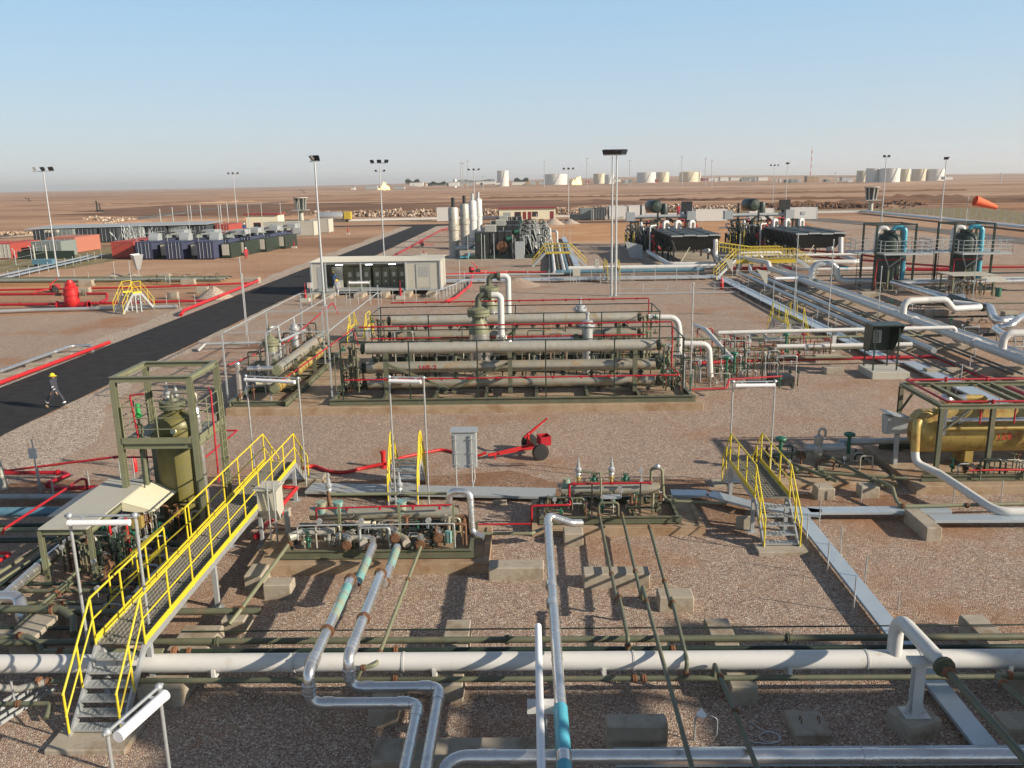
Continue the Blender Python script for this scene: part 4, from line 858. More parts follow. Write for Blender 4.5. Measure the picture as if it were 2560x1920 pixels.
mb=MB(); mb.cyl((X0+.5,Y0+.35,4.0),(X0+.5,Y0+.35,4.45),.07,n=10); mb.cyl((X0+.5,Y0+.35,4.05),(X0+.5,Y0+.35,4.1),.12,n=10); mb.build('green_actuator','handle_green',t)
mb=MB()
for s in (0,1): mb.cyl((X1+.25,Y1-.75+s*.4,0),(X1+.25,Y1-.75+s*.4,ZP+1.1),.02,n=6)
for i in range(14): mb.cyl((X1+.25,Y1-.75,.3+i*.28),(X1+.25,Y1-.35,.3+i*.28),.013,n=5)
mb.build('ladder','olive_pale',t)
mb=MB()
for s in (0,1): mb.cyl((vx-.75,Y0+.1+s*.4,0.1),(vx-.75,Y0+.1+s*.4,ZP),.02,n=6)
mb.build('stanchion','dark_green',t)
# red spray ring
zr=1.75; A=K('e',975,1325,zr);B=K('e',1780,1320,zr);C_=K('e',2050,1092,zr)
mb=MB(); mb.tube([A,B,C_,(C_.x-.7,C_.y,zr)],.036,n=8,bend=.03)
for p in (A.lerp(B,.5),A.lerp(B,.56),A.lerp(B,.02),B.lerp(C_,.5)): mb.cyl(p-V((.05,0,0)),p+V((.05,0,0)),.06,n=8)
mb.cyl(A.lerp(B,.56),V((A.lerp(B,.56).x,A.y,.15)),.034,n=8); mb.cyl(B.lerp(C_,.55),V((B.lerp(C_,.55).x,B.lerp(C_,.55).y,.1)),.034,n=8); mb.build('spray_ring','red',t)
mb=MB(); mb.tube([(X0+.45,Y0+.25,3.35),(X0+.35,Y0+.25,4.75),(X0+.8,Y0+.25,4.8)],.028,n=7,bend=.05); mb.build('spray_pipe','red',t); mb=MB(); mb.tube([(X1+.1,vy,4.75),(X1+.3,vy-.3,4.72),(X1+.35,vy-.5,zr)],.03,n=7,bend=.05); mb.build('spray_pipe','red',t)
clutter(t,X0+.1,X1+.6,Y0-.6,Y0+.5,.1,1.3,20,31,mats=('olive','rust','galv_dull','dark_green'))
# ---------------------------------------------------------------- shelter at left
t=thing('instrument_shelter','low olive-framed shelter with a pale sheet roof and side flap over valves','shelter',(-13.2,24,0))
x0,x1,y0,y1,z=-13.85,-12.45,21.95,25.85,1.72
for x in (x0,x1):
    for y in (y0,y1): mb=MB(); mb.ibeam((x,y,0),(x,y,z+.05),.12,.12,.016); mb.build('post','olive_pale',t)
mb=MB()
for y in (y0,y1): mb.ibeam((x0+.06,y,z-.05),(x1-.06,y,z-.05),.1,.14,.015)
for x in (x0,x1): mb.ibeam((x,y0+.06,z-.05),(x,y1-.06,z-.05),.1,.14,.015)
mb.build('roof_beam','olive_pale',t)
mb=MB(); mb.box(x0+.02,y0-.12,z+.06,x1-.0,y1+.1,z+.10); mb.build('roof_sheet','offwhite',t)
mb=MB(); mb.quad((x1+.02,y1-.1,z+.08),(x1+.02,y0+1.9,z+.08),(x1+1.0,y0+1.9,z-.22),(x1+1.0,y1-.1,z-.22)); mb.quad((x1+.02,y0+1.9,z+.07),(x1+.02,y0+1.9,z-.2),(x1+.5,y0+1.9,z-.25),(x1+1.0,y0+1.9,z-.23)); mb.build('side_flap','cream',t)
mb=MB(); mb.quad((x0-.02,y0+.9,z+.05),(x0-.02,y1-.3,z+.05),(x0-.75,y1-.3,z-.25),(x0-.75,y0+1.6,z-.25)); mb.build('side_flap','offwhite',t)
clutter(t,x0+.1,x1+.7,y0+.2,y1-.2,.2,1.5,80,17)
for x,y in ((x1+.1,y0+.9),(x1+.35,y0+1.4)):
    mb=MB(); mb.cyl((x,y,.1),(x,y,1.5),.04,n=8); mb.build('fire_water_pipe','red_bright',t)
mb=MB(); mb.box(x1+.15,y0+2.0,.9,x1+.5,y0+2.2,1.4); mb.build('instrument_box','cladding_yellow',t)
mb=MB(); mb.wheel((x1+.35,y0+2.3,1.05),.2,.02,axis=(1,-1,0)); mb.wheel((x1+.4,y0+2.3,1.0),.16,.015,axis=(1,-1,.2)); mb.build('coiled_tube','rust',t)
# ---------------------------------------------------------------- exchanger bank
slab('wide tan concrete plinth under the two tube banks in the middle of the yard',-15.1,40.05,8.35,60.5,.38)
LET=[]
def text(t,s,size,loc,rot,m,name='painted_number'):
    cu_=bpy.data.curves.new('lettering','FONT'); cu_.body=s; cu_.size=size; cu_.extrude=.006; cu_.offset=.004; cu_.space_character=1.15; cu_.align_x='CENTER'; cu_.align_y='CENTER'
    o=bpy.data.objects.new(name,cu_); COL.objects.link(o); bpy.context.view_layer.update(); dg=bpy.context.evaluated_depsgraph_get(); me=bpy.data.meshes.new_from_object(o.evaluated_get(dg)); bpy.data.objects.remove(o); print('TEXT',s,len(me.vertices))
    M=Matrix.Translation(V(loc))@rot.to_4x4(); me.transform(M)
    off=V((0,0,0)); p=t
    while p: off+=p.location; p=p.parent
    me.transform(Matrix.Translation(-off)); me.materials.clear(); me.materials.append(MT[m]); o=bpy.data.objects.new(name,me); COL.objects.link(o); o.parent=t; return o
def bank_unit(lab,x0,x1,y,zs,r,ztop,num=None,seed=1,post_y=None):
    t=thing('tube_bank',lab,'heat exchanger',((x0+x1)/2,y,.38),'silver tube banks on the wide plinth')
    for i,z in enumerate(zs):
        vv=vessel(t,x0,x1,y+(.0 if i else .1),z,r,'cladding_rusty' if i<2 else 'cladding_old','exchanger_tube',bands=7,dome=.05,n=36)
        if num and i==1:
            text(vv,num,.36,(x0+3.15,y-r-.012,z+.02),Matrix.Rotation(PI/2,3,'X'),'red_bright')
        f=MB(); f.flange((x1+.18,y,z),(1,0,0),r*1.0,.06,n=20); f.build('end_flange','olive',t); f=MB(); f.flange((x0-.16,y,z),(1,0,0),r*.98,.05,n=20); f.build('end_flange','dark_green',t)
    for i in range(11):
        xx=x0+.7+(x1-x0-1.4)*i/10+.15*((i*7)%3-1)
        for za,zb in zip(zs[:-1],zs[1:]):
            mb=MB(); zm=(za+zb)/2; mb.cyl((xx,y+.12,za+r*.7),(xx,y+.12,zb-r*.7),.07,n=9); mb.cyl((xx,y+.12,zm-.05),(xx,y+.12,zm+.05),.14,n=10); mb.build('nozzle','dark_green' if i%3 else 'olive',t)
        if i%2==0: mb=MB(); valve(mb,(xx+.35,y-.1,zs[0]-r-.12),.07,-.16,'x',False); mb.build('valve','black_steel',t)
    mb=MB(); yb=y-1.75
    for yy in (yb,y+1.6): mb.ibeam((x0-1.6,yy,.53),(x1+1.75,yy,.53),.2,.30,.03)
    for i in range(8): xx=x0-1.5+(x1-x0+3.1)*i/7; mb.ibeam((xx,yb+.1,.52),(xx,y+1.5,.52),.16,.22,.02)
    mb.build('skid_frame','olive',t)
    for xx in (x0+1.1,x0+1.1+(x1-x0-2.2)*.5,x1-1.1):
        for yy in (y-r-.42,y+r+.3): mb=MB(); mb.ibeam((xx,yy,.68),(xx,yy,zs[-1]-r*.4),.22,.2,.03); mb.build('column','olive',t)
        mb=MB()
        for z in zs: mb.ibeam((xx,y-r-.3,z-r-.08),(xx,y+r+.2,z-r-.08),.14,.14)
        mb.build('cradle','olive',t)
    yy=y-r-.40
    for (xa,xb) in ((x0+1.2,x0+4.6),(x0+1.1+(x1-x0-2.2)*.5-.1,x0+4.0)): mb=MB(); mb.bar((xa,yy,zs[-1]-.7),(xb,yy,.7),.12,.12); mb.build('brace','olive',t)
    for i in range(6):
        xx=x0-.9+(x1-x0+2.0)*i/5; mb=MB(); mb.bar((xx,yb,.68),(xx,yb,ztop),.06,.06); mb.build('guard_post','dark_green',t)
    mb=MB(); mb.bar((x0-.9,yb,ztop),(x1+1.1,yb,ztop),.05,.05); mb.bar((x0-.9,y+1.5,ztop),(x1+1.1,y+1.5,ztop),.05,.05); mb.bar((x0-.9,yb,ztop),(x0-.9,y+1.5,ztop),.05,.05); mb.bar((x1+1.1,yb,ztop),(x1+1.1,y+1.5,ztop),.05,.05); mb.build('guard_rail','dark_green',t)
    for i in range(3):
        xx=x0-.9+(x1-x0+2.0)*i/2; mb=MB(); mb.bar((xx,y+1.5,.68),(xx,y+1.5,ztop),.06,.06); mb.build('guard_post','dark_green',t)
    # end manifolds
    rr=random.Random(seed)
    for s,xe in ((1,x1+.25),(-1,x0-.25)):
        for k in range(3):
            xx=xe+s*(.15+.25*k); yy=y-.35+.35*k; mb=MB(); mb.cyl((xx,yy,.7),(xx,yy,zs[-1]+rr.uniform(-.2,.3)),rr.choice((.05,.07)),n=9)
            for z in zs+[zs[0]+.4,zs[1]+.5]: mb.cyl((xx,yy,z-.04),(xx,yy,z+.04),.12,n=10); 
            for z in zs: mb.cyl((xx,yy,z),(xx-s*.3,y,z),.05,n=8)
            mb.build('manifold_pipe','olive_pale' if s>0 else 'olive',t)
        for z in zs: mb=MB(); valve(mb,(xe+s*.85,y-.2,z),.08,.2,'x'); mb.build('valve','valve_green' if rr.random()<.3 else 'olive',t)
    return t
F=bank_unit('nearer of two silver tube banks, three long rusty tubes in front, numbered in red',-8.4,6.28,42.2,[1.06,1.9,2.88],.285,3.55,'160-2',3)
def spray(par,pts,nz=9):
    mb=MB(); mb.tube(pts,.04,n=8,bend=.05); P=V(pts[1]);Q=V(pts[0])
    for i in range(nz): p=Q.lerp(P,(i+.5)/nz); mb.cyl(p-V((.06,0,0)),p+V((.06,0,0)),.062,n=8); mb.cyl(p,p-V((0,0,.1)),.03,n=6)
    mb.build('spray_pipe','red',par)
spray(F,[(-9.3,40.9,1.56),(7.3,40.9,1.6),(7.0,41.5,1.9),(7.0,41.5,3.8)],12)
spray(F,[(-9.1,44.2,3.66),(7.35,44.2,3.72),(7.35,43.7,3.7),(7.35,43.7,1.5)],11)
clutter(F,-8,6.5,42.7,43.9,.7,3.0,44,41,mats=('olive','dark_green','cladding_old')); clutter(F,6.7,8.2,41,43.8,.7,3.0,30,43); clutter(F,-9.9,-8.7,41,43.6,.7,2.8,16,44)
B_=bank_unit('farther of two silver tube banks, behind the columns, fewer of its tubes in view',-8.2,6.2,49.4,[1.3,2.25,3.15],.285,3.75,None,5)
spray(B_,[(-9.0,46.6,2.6),(6.4,46.6,2.62)],11); spray(B_,[(-8.4,50.6,4.05),(7.05,50.6,4.1),(7.05,50.4,4.05),(7.05,50.4,2.2)],11)
clutter(B_,-8,6.5,46.5,51,.7,3.1,46,45,mats=('olive','dark_green','cladding_old','rust'))
def column(lab,x,y,zf,r,xe,ze,L,yl):
    t=thing('column',lab,'process column',(x,y,.38),'silver columns with olive bolted heads')
    mb=MB(); mb.lathe((x,y,.4),[(r*.8,0),(r*.8,.3),(r,.32),(r,zf-1.75)],n=30); mb.build('column_shell','cladding',t)
    mb=MB(); mb.lathe((x,y,zf-1.35),[(r*.97,0),(r*.95,.25),(r*.8,.55),(r*.6,.75),(r*.58,1.0)],n=30); mb.build('olive_dome','olive_pale',t)
    mb=MB(); mb.lathe((x,y,zf-.36),[(.62,0),(.62,.14),(.5,.15)],n=26); mb.lathe((x,y,zf-.18),[(.62,0),(.62,.16),(.4,.2),(.25,.3),(.2,.3)],n=26)
    for i in range(20): a=2*PI*i/20; mb.cyl((x+.56*math.cos(a),y+.56*math.sin(a),zf-.45),(x+.56*math.cos(a),y+.56*math.sin(a),zf+.08),.028,n=5)
    mb.build('head_flange','olive_pale',t)
    mb=MB(); mb.tube([(x,y,zf),(x,y,ze),((x+xe)/2-.05,y,ze)],.17,n=16,bend=.34); mb.flange(((x+xe)/2+.0,y,ze),(1,0,0),.3,.07); mb.build('overhead_pipe','olive',t)
    mb=MB(); mb.tube([((x+xe)/2+.08,y,ze),(xe,y,ze),(xe,y,2.75)],.18,n=18,bend=.4); mb.build('overhead_pipe','white_paint',t)
    mb=MB(); mb.flange((xe,y,2.68),(0,0,1),.32,.07); mb.tube([(xe,y,2.6),(xe,y,2.25),(xe+.5,yl,2.35),(L,yl,2.42)],.16,n=16,bend=.3)
    for i in range(1,5): q=xe+.5+(L-xe-.5)*i/5; mb.cyl((q-.01,yl,2.37),(q+.01,yl,2.37),.168,n=16)
    mb.build('transfer_pipe','cladding',t)
    mb=MB(); mb.flange((L+.12,yl,2.42),(1,0,0),.3,.08); mb.cyl((L,yl,2.42),(L+.6,yl,2.42),.15,n=12); mb.build('inlet_flange','dark_green',t)
    mb=MB(); mb.lathe((L+.75,yl,.5),[(.3,0),(.3,2.6),(.42,2.62),(.42,2.74),(.3,2.75),(.3,2.95),(.15,3.0),(.08,3.05),(.08,3.3),(.12,3.3),(.12,3.42)],n=20)
    for i in range(8): a=2*PI*i/8; mb.cyl((L+.75+.37*math.cos(a),yl+.37*math.sin(a),3.05),(L+.75+.37*math.cos(a),yl+.37*math.sin(a),3.35),.03,n=5)
    mb.build('filter_pot','galv',t)
    return t
column('nearer silver column with an olive bolted head, right behind the nearer tube bank',-2.86,46.2,4.25,.58,-1.62,5.0,2.4,46.6)
column('farther silver column with an olive bolted head, just behind the nearer one',-2.62,54.0,4.5,.56,-1.4,5.2,2.35,52.6)
# left tube bank (runs away from the viewer)
t=thing('tube_bank','short tube bank running away from the viewer beside the road, left of the wide plinth','heat exchanger',(-13.4,46,.38),'silver tube banks on the wide plinth')
mb=MB()
for x in (-14.95,-12.15): mb.ibeam((x,40.3,.53),(x,53,.53),.2,.30,.03)
for y in (40.5,43.5,46.5,49.5,52.8): mb.ibeam((-14.85,y,.52),(-12.25,y,.52),.16,.22)
mb.build('skid_frame','olive',t)
for (x,z,m) in ((-12.78,2.0,'cladding_rusty'),(-12.95,1.08,'cladding_yellow')):
    mb=MB(); mb.cyl((x,41.4,z),(x,51.6,z),.29,n=30)
    for y in range(42,52,1): mb.cyl((x,y-.015,z),(x,y+.015,z),.297,n=30)
    mb.build('exchanger_tube',m,t); f=MB(); f.flange((x,41.25,z),(0,1,0),.27,.07,n=20); f.build('end_flange','olive_pale',t)
for y in (43.2,46.9,50.6):
    for x in (-12.3,-13.45): mb=MB(); mb.ibeam((x,y,.68),(x,y,2.2),.16,.16,.02); mb.build('column','olive',t)
    mb=MB(); [mb.ibeam((-13.4,y,z),(-12.35,y,z),.12,.12) for z in (.72,1.63)]; mb.build('cradle','olive',t)
mb=MB(); x,y=-13.8,44.0; mb.lathe((x,y,.6),[(.32,0),(.36,.1),(.36,1.9)],n=24); mb.build('column_shell','cladding',t)
mb=MB(); mb.lathe((x,y,2.5),[(.36,0),(.34,.15),(.3,.3),(.44,.32),(.44,.44),(.36,.45),(.44,.47),(.44,.58),(.3,.62),(.2,.75),(.08,.8),(.06,1.4)],n=24)
for i in range(14): a=2*PI*i/14; mb.cyl((x+.4*math.cos(a),y+.4*math.sin(a),2.78),(x+.4*math.cos(a),y+.4*math.sin(a),3.12),.024,n=5)
mb.build('olive_dome','olive_pale',t)
mb=MB(); mb.tube([(x-.02,y,3.5),(x-.05,y+.05,3.72),(x+.3,y+.5,3.72),(x+.34,y+.55,2.9),(x+1.0,y+3.2,3.05)],.075,n=12,bend=.12); mb.build('overhead_pipe','galv',t)
mb=MB(); mb.lathe((-13.5,47.6,.6),[(.2,0),(.2,2.4),(.3,2.42),(.3,2.55),(.2,2.56),(.2,2.7),(.06,2.8),(.06,3.1)],n=16); mb.build('filter_pot','galv',t)
for i,(yy,z) in enumerate(((43.0,1.3),(45.2,2.1),(46.0,1.9),(48.6,2.3),(49.8,2.4))): mb=MB(); mb.cyl((-13.7,yy,.6),(-13.7,yy,z+.6),.09,n=12); mb.build('standpipe','galv' if i%2 else 'cladding',t)
mb=MB(); mb.cyl((-14.75,41.4,.55),(-14.75,41.4,2.35),.13,n=14); mb.ball((-14.75,41.4,2.35),.13); mb.build('standpipe','cladding',t)
mb=MB(); mb.tube([(-14.2,41.2,2.15),(-12.9,41.2,2.15)],.12,n=12); mb.build('cross_pipe','cladding',t)
mb=MB(); mb.tube([(-13.95,41.6,1.3),(-12.75,41.6,1.3)],.1,n=12); mb.build('cross_pipe','cream',t)
for p in (((-15.6,42.3,2.1),(-13.5,46,2.6),(-12.6,53.6,3.7),(-12.3,53.6,3.0)),((-12.4,40.9,1.6),(-11.3,53,2.1),(-11.0,53,1.0))): mb=MB(); mb.tube(p,.04,n=8,bend=.1); mb.build('spray_pipe','red',t)
clutter(t,-14.8,-13.2,41,52,.6,2.8,70,51)
mb=MB()
for (x,y,z) in ((-15.3,41.4,3.9),(-10.08,41.4,5.3),(-15.5,47,3.9),(-12.0,47,3.9),(-15.6,53,3.9),(-12.2,53,3.9)): pass
for i,(x,y,z) in enumerate(((-15.4,41.4,3.95),(-10.08,41.4,5.3),(-15.5,49,3.9),(-12.2,49,3.9),(-15.6,57,3.9),(-10.3,57,4.4),(-13.2,41.4,3.95))):
    mb=MB(); mb.bar((x,y,.38),(x,y,z),.07,.07); one('scaffold_post',('tall thin grey post of the open canopy at the left tube bank, '+['front left corner','right corner, tallest','left side middle','right side middle','back left corner','back right corner','front middle'][i]),'post',mb,'galv_dull','posts of the open canopy')
mb=MB(); L_=[((-15.4,41.4,3.95),(-10.08,41.4,3.95)),((-15.4,41.4,3.93),(-15.6,57,3.9)),((-15.6,57,3.9),(-10.3,57,3.9)),((-10.08,41.4,3.93),(-10.3,57,3.9)),((-15.5,49,3.88),(-10.2,49,3.88)),((-13.2,41.4,3.9),(-13.2,57,3.9))]
for a,b in L_: mb.bar(a,b,.05,.05)
one('canopy_frame','open rectangular grid of thin grey rails above the left tube bank','canopy frame',mb,'galv_dull')
crossover('small yellow-railed crossover behind the tube banks, farther side of the wide plinth',-12.6,-11.5,57.2,58.4,59.8,61.0,1.2)
pipe('silver_pipe','dull grey pipe by the road beside the left tube bank, left end bent down',[K('e',1710,405,.1),K('e',1770,345,.45),K('e',2212,335,.45),K('f',620,545,.45)],.1,'galv_dull',bend=.2)
# ---------------------------------------------------------------- the yellow separator at right
slab('tan concrete plinth under the rusty yellow separator at the right',13.5,28.45,24,33.4,.32)
t=thing('separator_skid','rusty yellow horizontal separator numbered 125 inside an olive frame with red spray pipes','process vessel',(18,31,.32))
vv=vessel(t,14.25,21.5,31.0,1.62,.82,'cladding_yellow','separator_shell',bands=6,dome=.5,n=44)
text(vv,'125',.34,(17.30,31-.86,1.60),Matrix.Rotation(PI/2,3,'X'),'red_bright')
zf=3.0
for x in (14.5,16.3,20.2):
    for y in (29.25,32.6): mb=MB(); mb.ibeam((x,y,.34),(x,y,zf-.07),.15,.15,.02); mb.cb(x,y,.33,.4,.4,.03); mb.build('column','olive',t)
for y in (29.25,32.6): mb=MB(); mb.ibeam((14.42,y,zf),(21.5,y,zf),.14,.16); mb.build('top_beam','olive_pale',t)
for x in (14.5,15.6,17.4,17.9,19.6,20.4): mb=MB(); mb.ibeam((x,29.33,zf),(x,32.52,zf),.13,.14); mb.build('top_beam','olive_pale',t)
for a,b in (((14.5,29.25,2.0),(15.5,29.25,2.9)),((14.5,32.5,2.0),(14.5,31.6,2.9))): mb=MB(); mb.bar(a,b,.07,.07); mb.build('brace','olive',t)
mb=MB(); mb.tube([(21.5,32.8,zf+.14),(14.75,32.8,zf+.14),(14.75,29.4,zf+.14),(21.5,29.3,zf+.14)],.045,n=9,bend=.06)
for x in (16.3,17.9,19.5,21): mb.cyl((x,32.8,zf+.02),(x,32.8,zf+.24),.06,n=8); mb.cyl((x,29.32,zf+.02),(x,29.32,zf+.22),.06,n=8)
for x in (15.9,17.1,20.6): mb.cyl((x,29.3,zf+.1),(x,29.3,zf-.65),.03,n=7)
mb.build('spray_pipe','red',t)
mb=MB(); mb.cyl((15.5,28.9,.75),(18.4,28.9,.75),.035,n=8); mb.build('spray_pipe','red_bright',t)
for z,m in ((2.25,'cladding'),(1.98,'cladding_yellow')):
    mb=MB(); mb.cyl((15.0,30.1-(.1 if z<2 else 0),z),(21.5,30.1-(.1 if z<2 else 0),z),.09,n=12); mb.flange((15.4,30.1,z),(1,0,0),.15,.05); mb.flange((15.6,30.1,z),(1,0,0),.15,.05); mb.build('side_pipe',m,t)
mb=MB(); mb.lathe((14.85,29.85,1.75),[(.0,0),(.13,.02),(.15,.1),(.15,1.0),(.13,1.08),(.0,1.1)],n=16); mb.build('filter_pot','white_paint',t)
mb=MB(); mb.ball((15.6,31.2,2.75),.24,n=16,m=9); mb.cyl((15.6,31.2,2.2),(15.6,31.2,2.75),.16,n=12); mb.cyl((15.6,31.2,2.75),(16.3,31.2,2.8),.14,n=12); mb.build('top_nozzle','cladding',t)
mb=MB(); mb.tube([(16.3,31.2,2.8),(17.0,31.2,2.8),(17.1,31.2,2.4)],.13,n=10); mb.build('top_pipe','cladding_yellow',t)
for x in (16.3,20): mb=MB(); mb.box(x-.15,30.5,.4,x+.15,31.5,.95); mb.build('saddle','cladding_yellow',t)
mb=MB()
for y in (29.0,32.8): mb.ibeam((13.9,y,.44),(21.5,y,.44),.18,.2)
mb.build('skid_frame','olive',t)
clutter(t,15.2,20.5,28.8,30.0,.4,1.1,24,61)
pipe('yellow_pipe','ochre elbow pipe hugging the left end of the separator, turning white below','[0]' and [(14.9,30.3,2.6),(14.1,29.7,2.55),(13.72,29.4,2.35),(13.72,29.3,1.35)],.15,'cladding_yellow',bend=.3,n=16)
pipe('white_pipe','white pipe sweeping down from the ochre elbow and off to the right above the gravel',[(13.72,29.3,1.35),(13.74,29.2,.95),(14.3,28.6,.75),K('s',1870,400,.45),K('s',2212,395,.45)+V((1.5,0,0))],.14,'white_paint',bend=.5,n=16)
a=V((14.15,31.6,0)); t=thing('instrument_enclosure','grey sloped-top instrument enclosure on a post left of the yellow separator','cabinet',a)
mb=MB(); mb.bar((13.75,30.9,.32),(13.75,30.9,1.5),.14,.14); mb.build('post','galv_dull',t)
mb=MB(); x=13.2; mb.extr([(x,30.6,1.6),(x,31.0,1.55),(x,31.1,2.25),(x,30.5,2.3)],(.75,0,0)); mb.build('enclosure_body','galv_dull',t); mb=MB(); mb.bar((x-.08,30.8,2.42),(x+.83,30.8,2.2),.75,.03); mb.build('rain_hood','galv',t)
# valve train left of the separator
blk('tan concrete plinth under the valve train between the right crossover and the separator',9.0,29.2,13.2,33.0,.2,group=G_SLAB,m='concrete_tan',name='concrete_plinth',cat='concrete plinth')
t=thing('valve_train','valve train with two green actuators, rusty flanges and grey pipes on a low plinth','valve train',(11,31,.2))
def gact(x,y,z0,z1):
    mb=MB(); mb.cyl((x,y,z0),(x,y,z1-.12),.07,n=10); mb.lathe((x,y,z1-.15),[(.06,0),(.2,.03),(.22,.08),(.2,.13),(.05,.18)],n=16); mb.build('green_actuator','valve_green',t)
gact(9.5,31.2,.4,1.35); gact(12.4,32.0,.4,1.25)
mb=MB(); mb.lathe((11.1,31.7,.35),[(.2,0),(.24,.1),(.24,.35),(.14,.5),(.17,.62),(.17,.85),(.1,.9)],n=16); mb.tube([(11.1,31.7,1.2),(11.1,31.7,1.5),(11.35,31.7,1.5),(11.35,31.7,1.2)],.05,n=8,bend=.1); mb.build('control_valve','cladding_old',t)
mb=MB(); mb.cyl((10.6,31.7,.75),(12.1,31.7,.75),.16,n=14); mb.build('valve_body','galv_dull',t)
for (a,b,m) in (((8.3,31.4,.55),(10.6,31.5,.6),'olive'),((11.3,31.5,.5),(12.2,28.2,.5),'olive'),((9.5,31.1,.5),(10.8,28.7,.45),'olive'),((10.2,29.9,.4),(13.4,28.9,.45),'olive_pale'),((9.6,30.1,.4),(10.8,30.15,.4),'olive_pale')):
    mb=MB(); mb.cyl(a,b,.06,n=10); v0=V(a);v1=V(b); [mb.flange(v0.lerp(v1,f),v1-v0,.12,.035) for f in (.15,.85)]; mb.build('pipe_run',m,t)
clutter(t,9.2,12.8,29.6,32.4,.2,.8,18,71,mats=('olive','rust','dark_green','cladding_old'))
pipe('silver_pipe','grey-clad pipe running right from the valve train behind the yellow separator',[(12.1,32.3,.75),(16,32.6,.75)],.13,'galv',n=14)
pipe('olive_pipe','pale olive pipe curling down beside the separator plinth and off along the tray',[K('s',380,0,.6),K('s',560,95,.6),K('s',600,240,.4),K('s',650,320,.42),K('s',720,330,.42),K('s',2212,300,.42)],.06,'olive_pale',bend=.12,flanges=[(K('s',1495,320,.42),(1,0,0)),(K('s',690,330,.42),(1,0,0))],flm='rust')
# left foreground pipework
pipe('blue_pipe','blue-wrapped pipe coming in from the left edge towards the shelter',[(-26,26.3,.55),(-13.8,26.3,.55)],.16,'blue_pipe',n=16)
pipe('grey_pipe','grey flat cable tray at the left edge above the blue pipe',[(-26,28.6,.25),(-13.2,28.4,.25)],.12,'galv_dull',n=8)
for i,(y,z,r,m) in enumerate(((24.9,.5,.08,'olive_pale'),(24.2,.45,.09,'dark_green'),(25.5,.4,.07,'dark_green'))):
    pipe('olive_pipe',['upper','lowest','middle'][i]+' one of three olive pipes below the blue pipe at the left edge',[(-26,y,z),(-13.9,y,z)],r,m,'olive pipes at the left edge')
for i,(c0,c1,r,m,lab) in enumerate((((0,1230),(390,980),.05,'olive_pale','left'),((0,1310),(430,1030),.045,'olive_pale','second'),((0,1360),(420,1060),.05,'dark_green','third'),((170,1400),(700,980),.055,'olive_pale','fifth'),((300,1659),(650,1330),.06,'olive_pale','rusty-flanged sixth'))):
    a=K('i',*c0,.45); b=K('i',*c1,.45); d=(b-a); pipe('olive_pipe',lab+' olive pipe of the fan running away under the shelter at the left edge',[a-d*.35,b+d*.5],r,m,'fan of pipes under the shelter')
a=K('i',20,1450,.6); b=K('i',420,1130,.6)
pipe('silver_pipe','fat silver-clad pipe with a polished elbow running away under the shelter at the left edge',[(a.x-1.2,a.y-.1,.6),(a.x+.55,a.y-.15,.6),(a.x+.75,a.y-.45,.35),(a.x+.8,a.y-.5,.1)],.17,'cladding',bend=.3,n=20)
pipe('silver_pipe','wrinkled silver-clad pipe running away under the shelter, turquoise patch halfway',[a+V((.1,0,0)),b,b+(b-a)*.8],.13,'cladding',n=18,bands=[(b-(b-a)*.15,b+(b-a)*.05,'turquoise',1.02)],seams=.35)
def Lp(lab,pts,r,m='olive',fl=(),g='pipes crossing at the lower left',flm='rust_orange'): pipe('olive_pipe',lab,pts,r,m,g,bend=.18,flanges=fl,flm=flm)
Lp('olive pipe crossing at the left edge with an elbow beside the yellow stairs, upper one',[(-15,19.5,.6),(-12.1,19.5,.6),(-11.6,19.2,.5),(-11.3,18.6,.4)],.1,fl=[((-12.3,19.5,.6),(1,0,0))])
Lp('olive pipe crossing low under the long yellow walkway',[(-12,19.6,.45),(-7,19.6,.45)],.09,'olive')
Lp('olive pipe at the left edge curling down behind the white line',[(-15,18.2,.55),(-12.2,18.2,.55),(-11.7,17.9,.5),(-11.5,17.6,.3),(-11.0,17.4,.2)],.09,fl=[((-12.4,18.2,.55),(1,0,0))])
Lp('rust-collared elbow at the left edge looping over the white line',[(-14,16.2,.9),(-12.2,16.2,.95),(-11.8,16.2,.9),(-11.75,16.2,.5),(-11.3,16.25,.42),(-10.7,16.42,.5)],.075,'cladding_old',fl=[((-11.77,16.2,.75),(0,0,1)),((-10.9,16.4,.5),(1,0,0))])
Lp('olive pipe behind the white line just left of the long walkway stairs',[(-11.4,17.5,.56),(-8.6,17.5,.56)],.085,'olive_pale',fl=[((-11.0,17.5,.56),(1,0,0)),((-8.35,17.5,.56),(1,0,0))])
a=K('i',720,930,.5); Lp('olive pipe with a flange pair rising towards the shelter right post',[K('i',420,1550,.5),K('i',700,1330,.5)],.07,'olive_pale',fl=[(K('i',560,1440,.5),(K('i',700,1330,.5)-K('i',420,1550,.5))),])
for i in range(2):
    a=K('j',-60,[1090,1230][i],.2); b=K('j',[340,520][i],[840,860][i],.2)
    mb=MB(); d=(b-a).normalized(); s=d.cross(V((0,0,1)))
    for e in (-1,1): mb.bar(a+s*e*.1,b+s*e*.1,.03,.07)
    mb.build; o=one('channel','galvanised channel strip on the gravel at the lower left corner, '+('outer' if i else 'inner')+' one','cable channel',mb,'galv_dull','channel strips at the lower left')
mb=MB(); mb.cyl(K('j',165,1130),V((K('j',165,1130).x,K('j',165,1130).y,.8)),.025,n=8); one('steel_stake','short galvanised stake with a knuckle at the lower left corner','stake',mb,'galv')
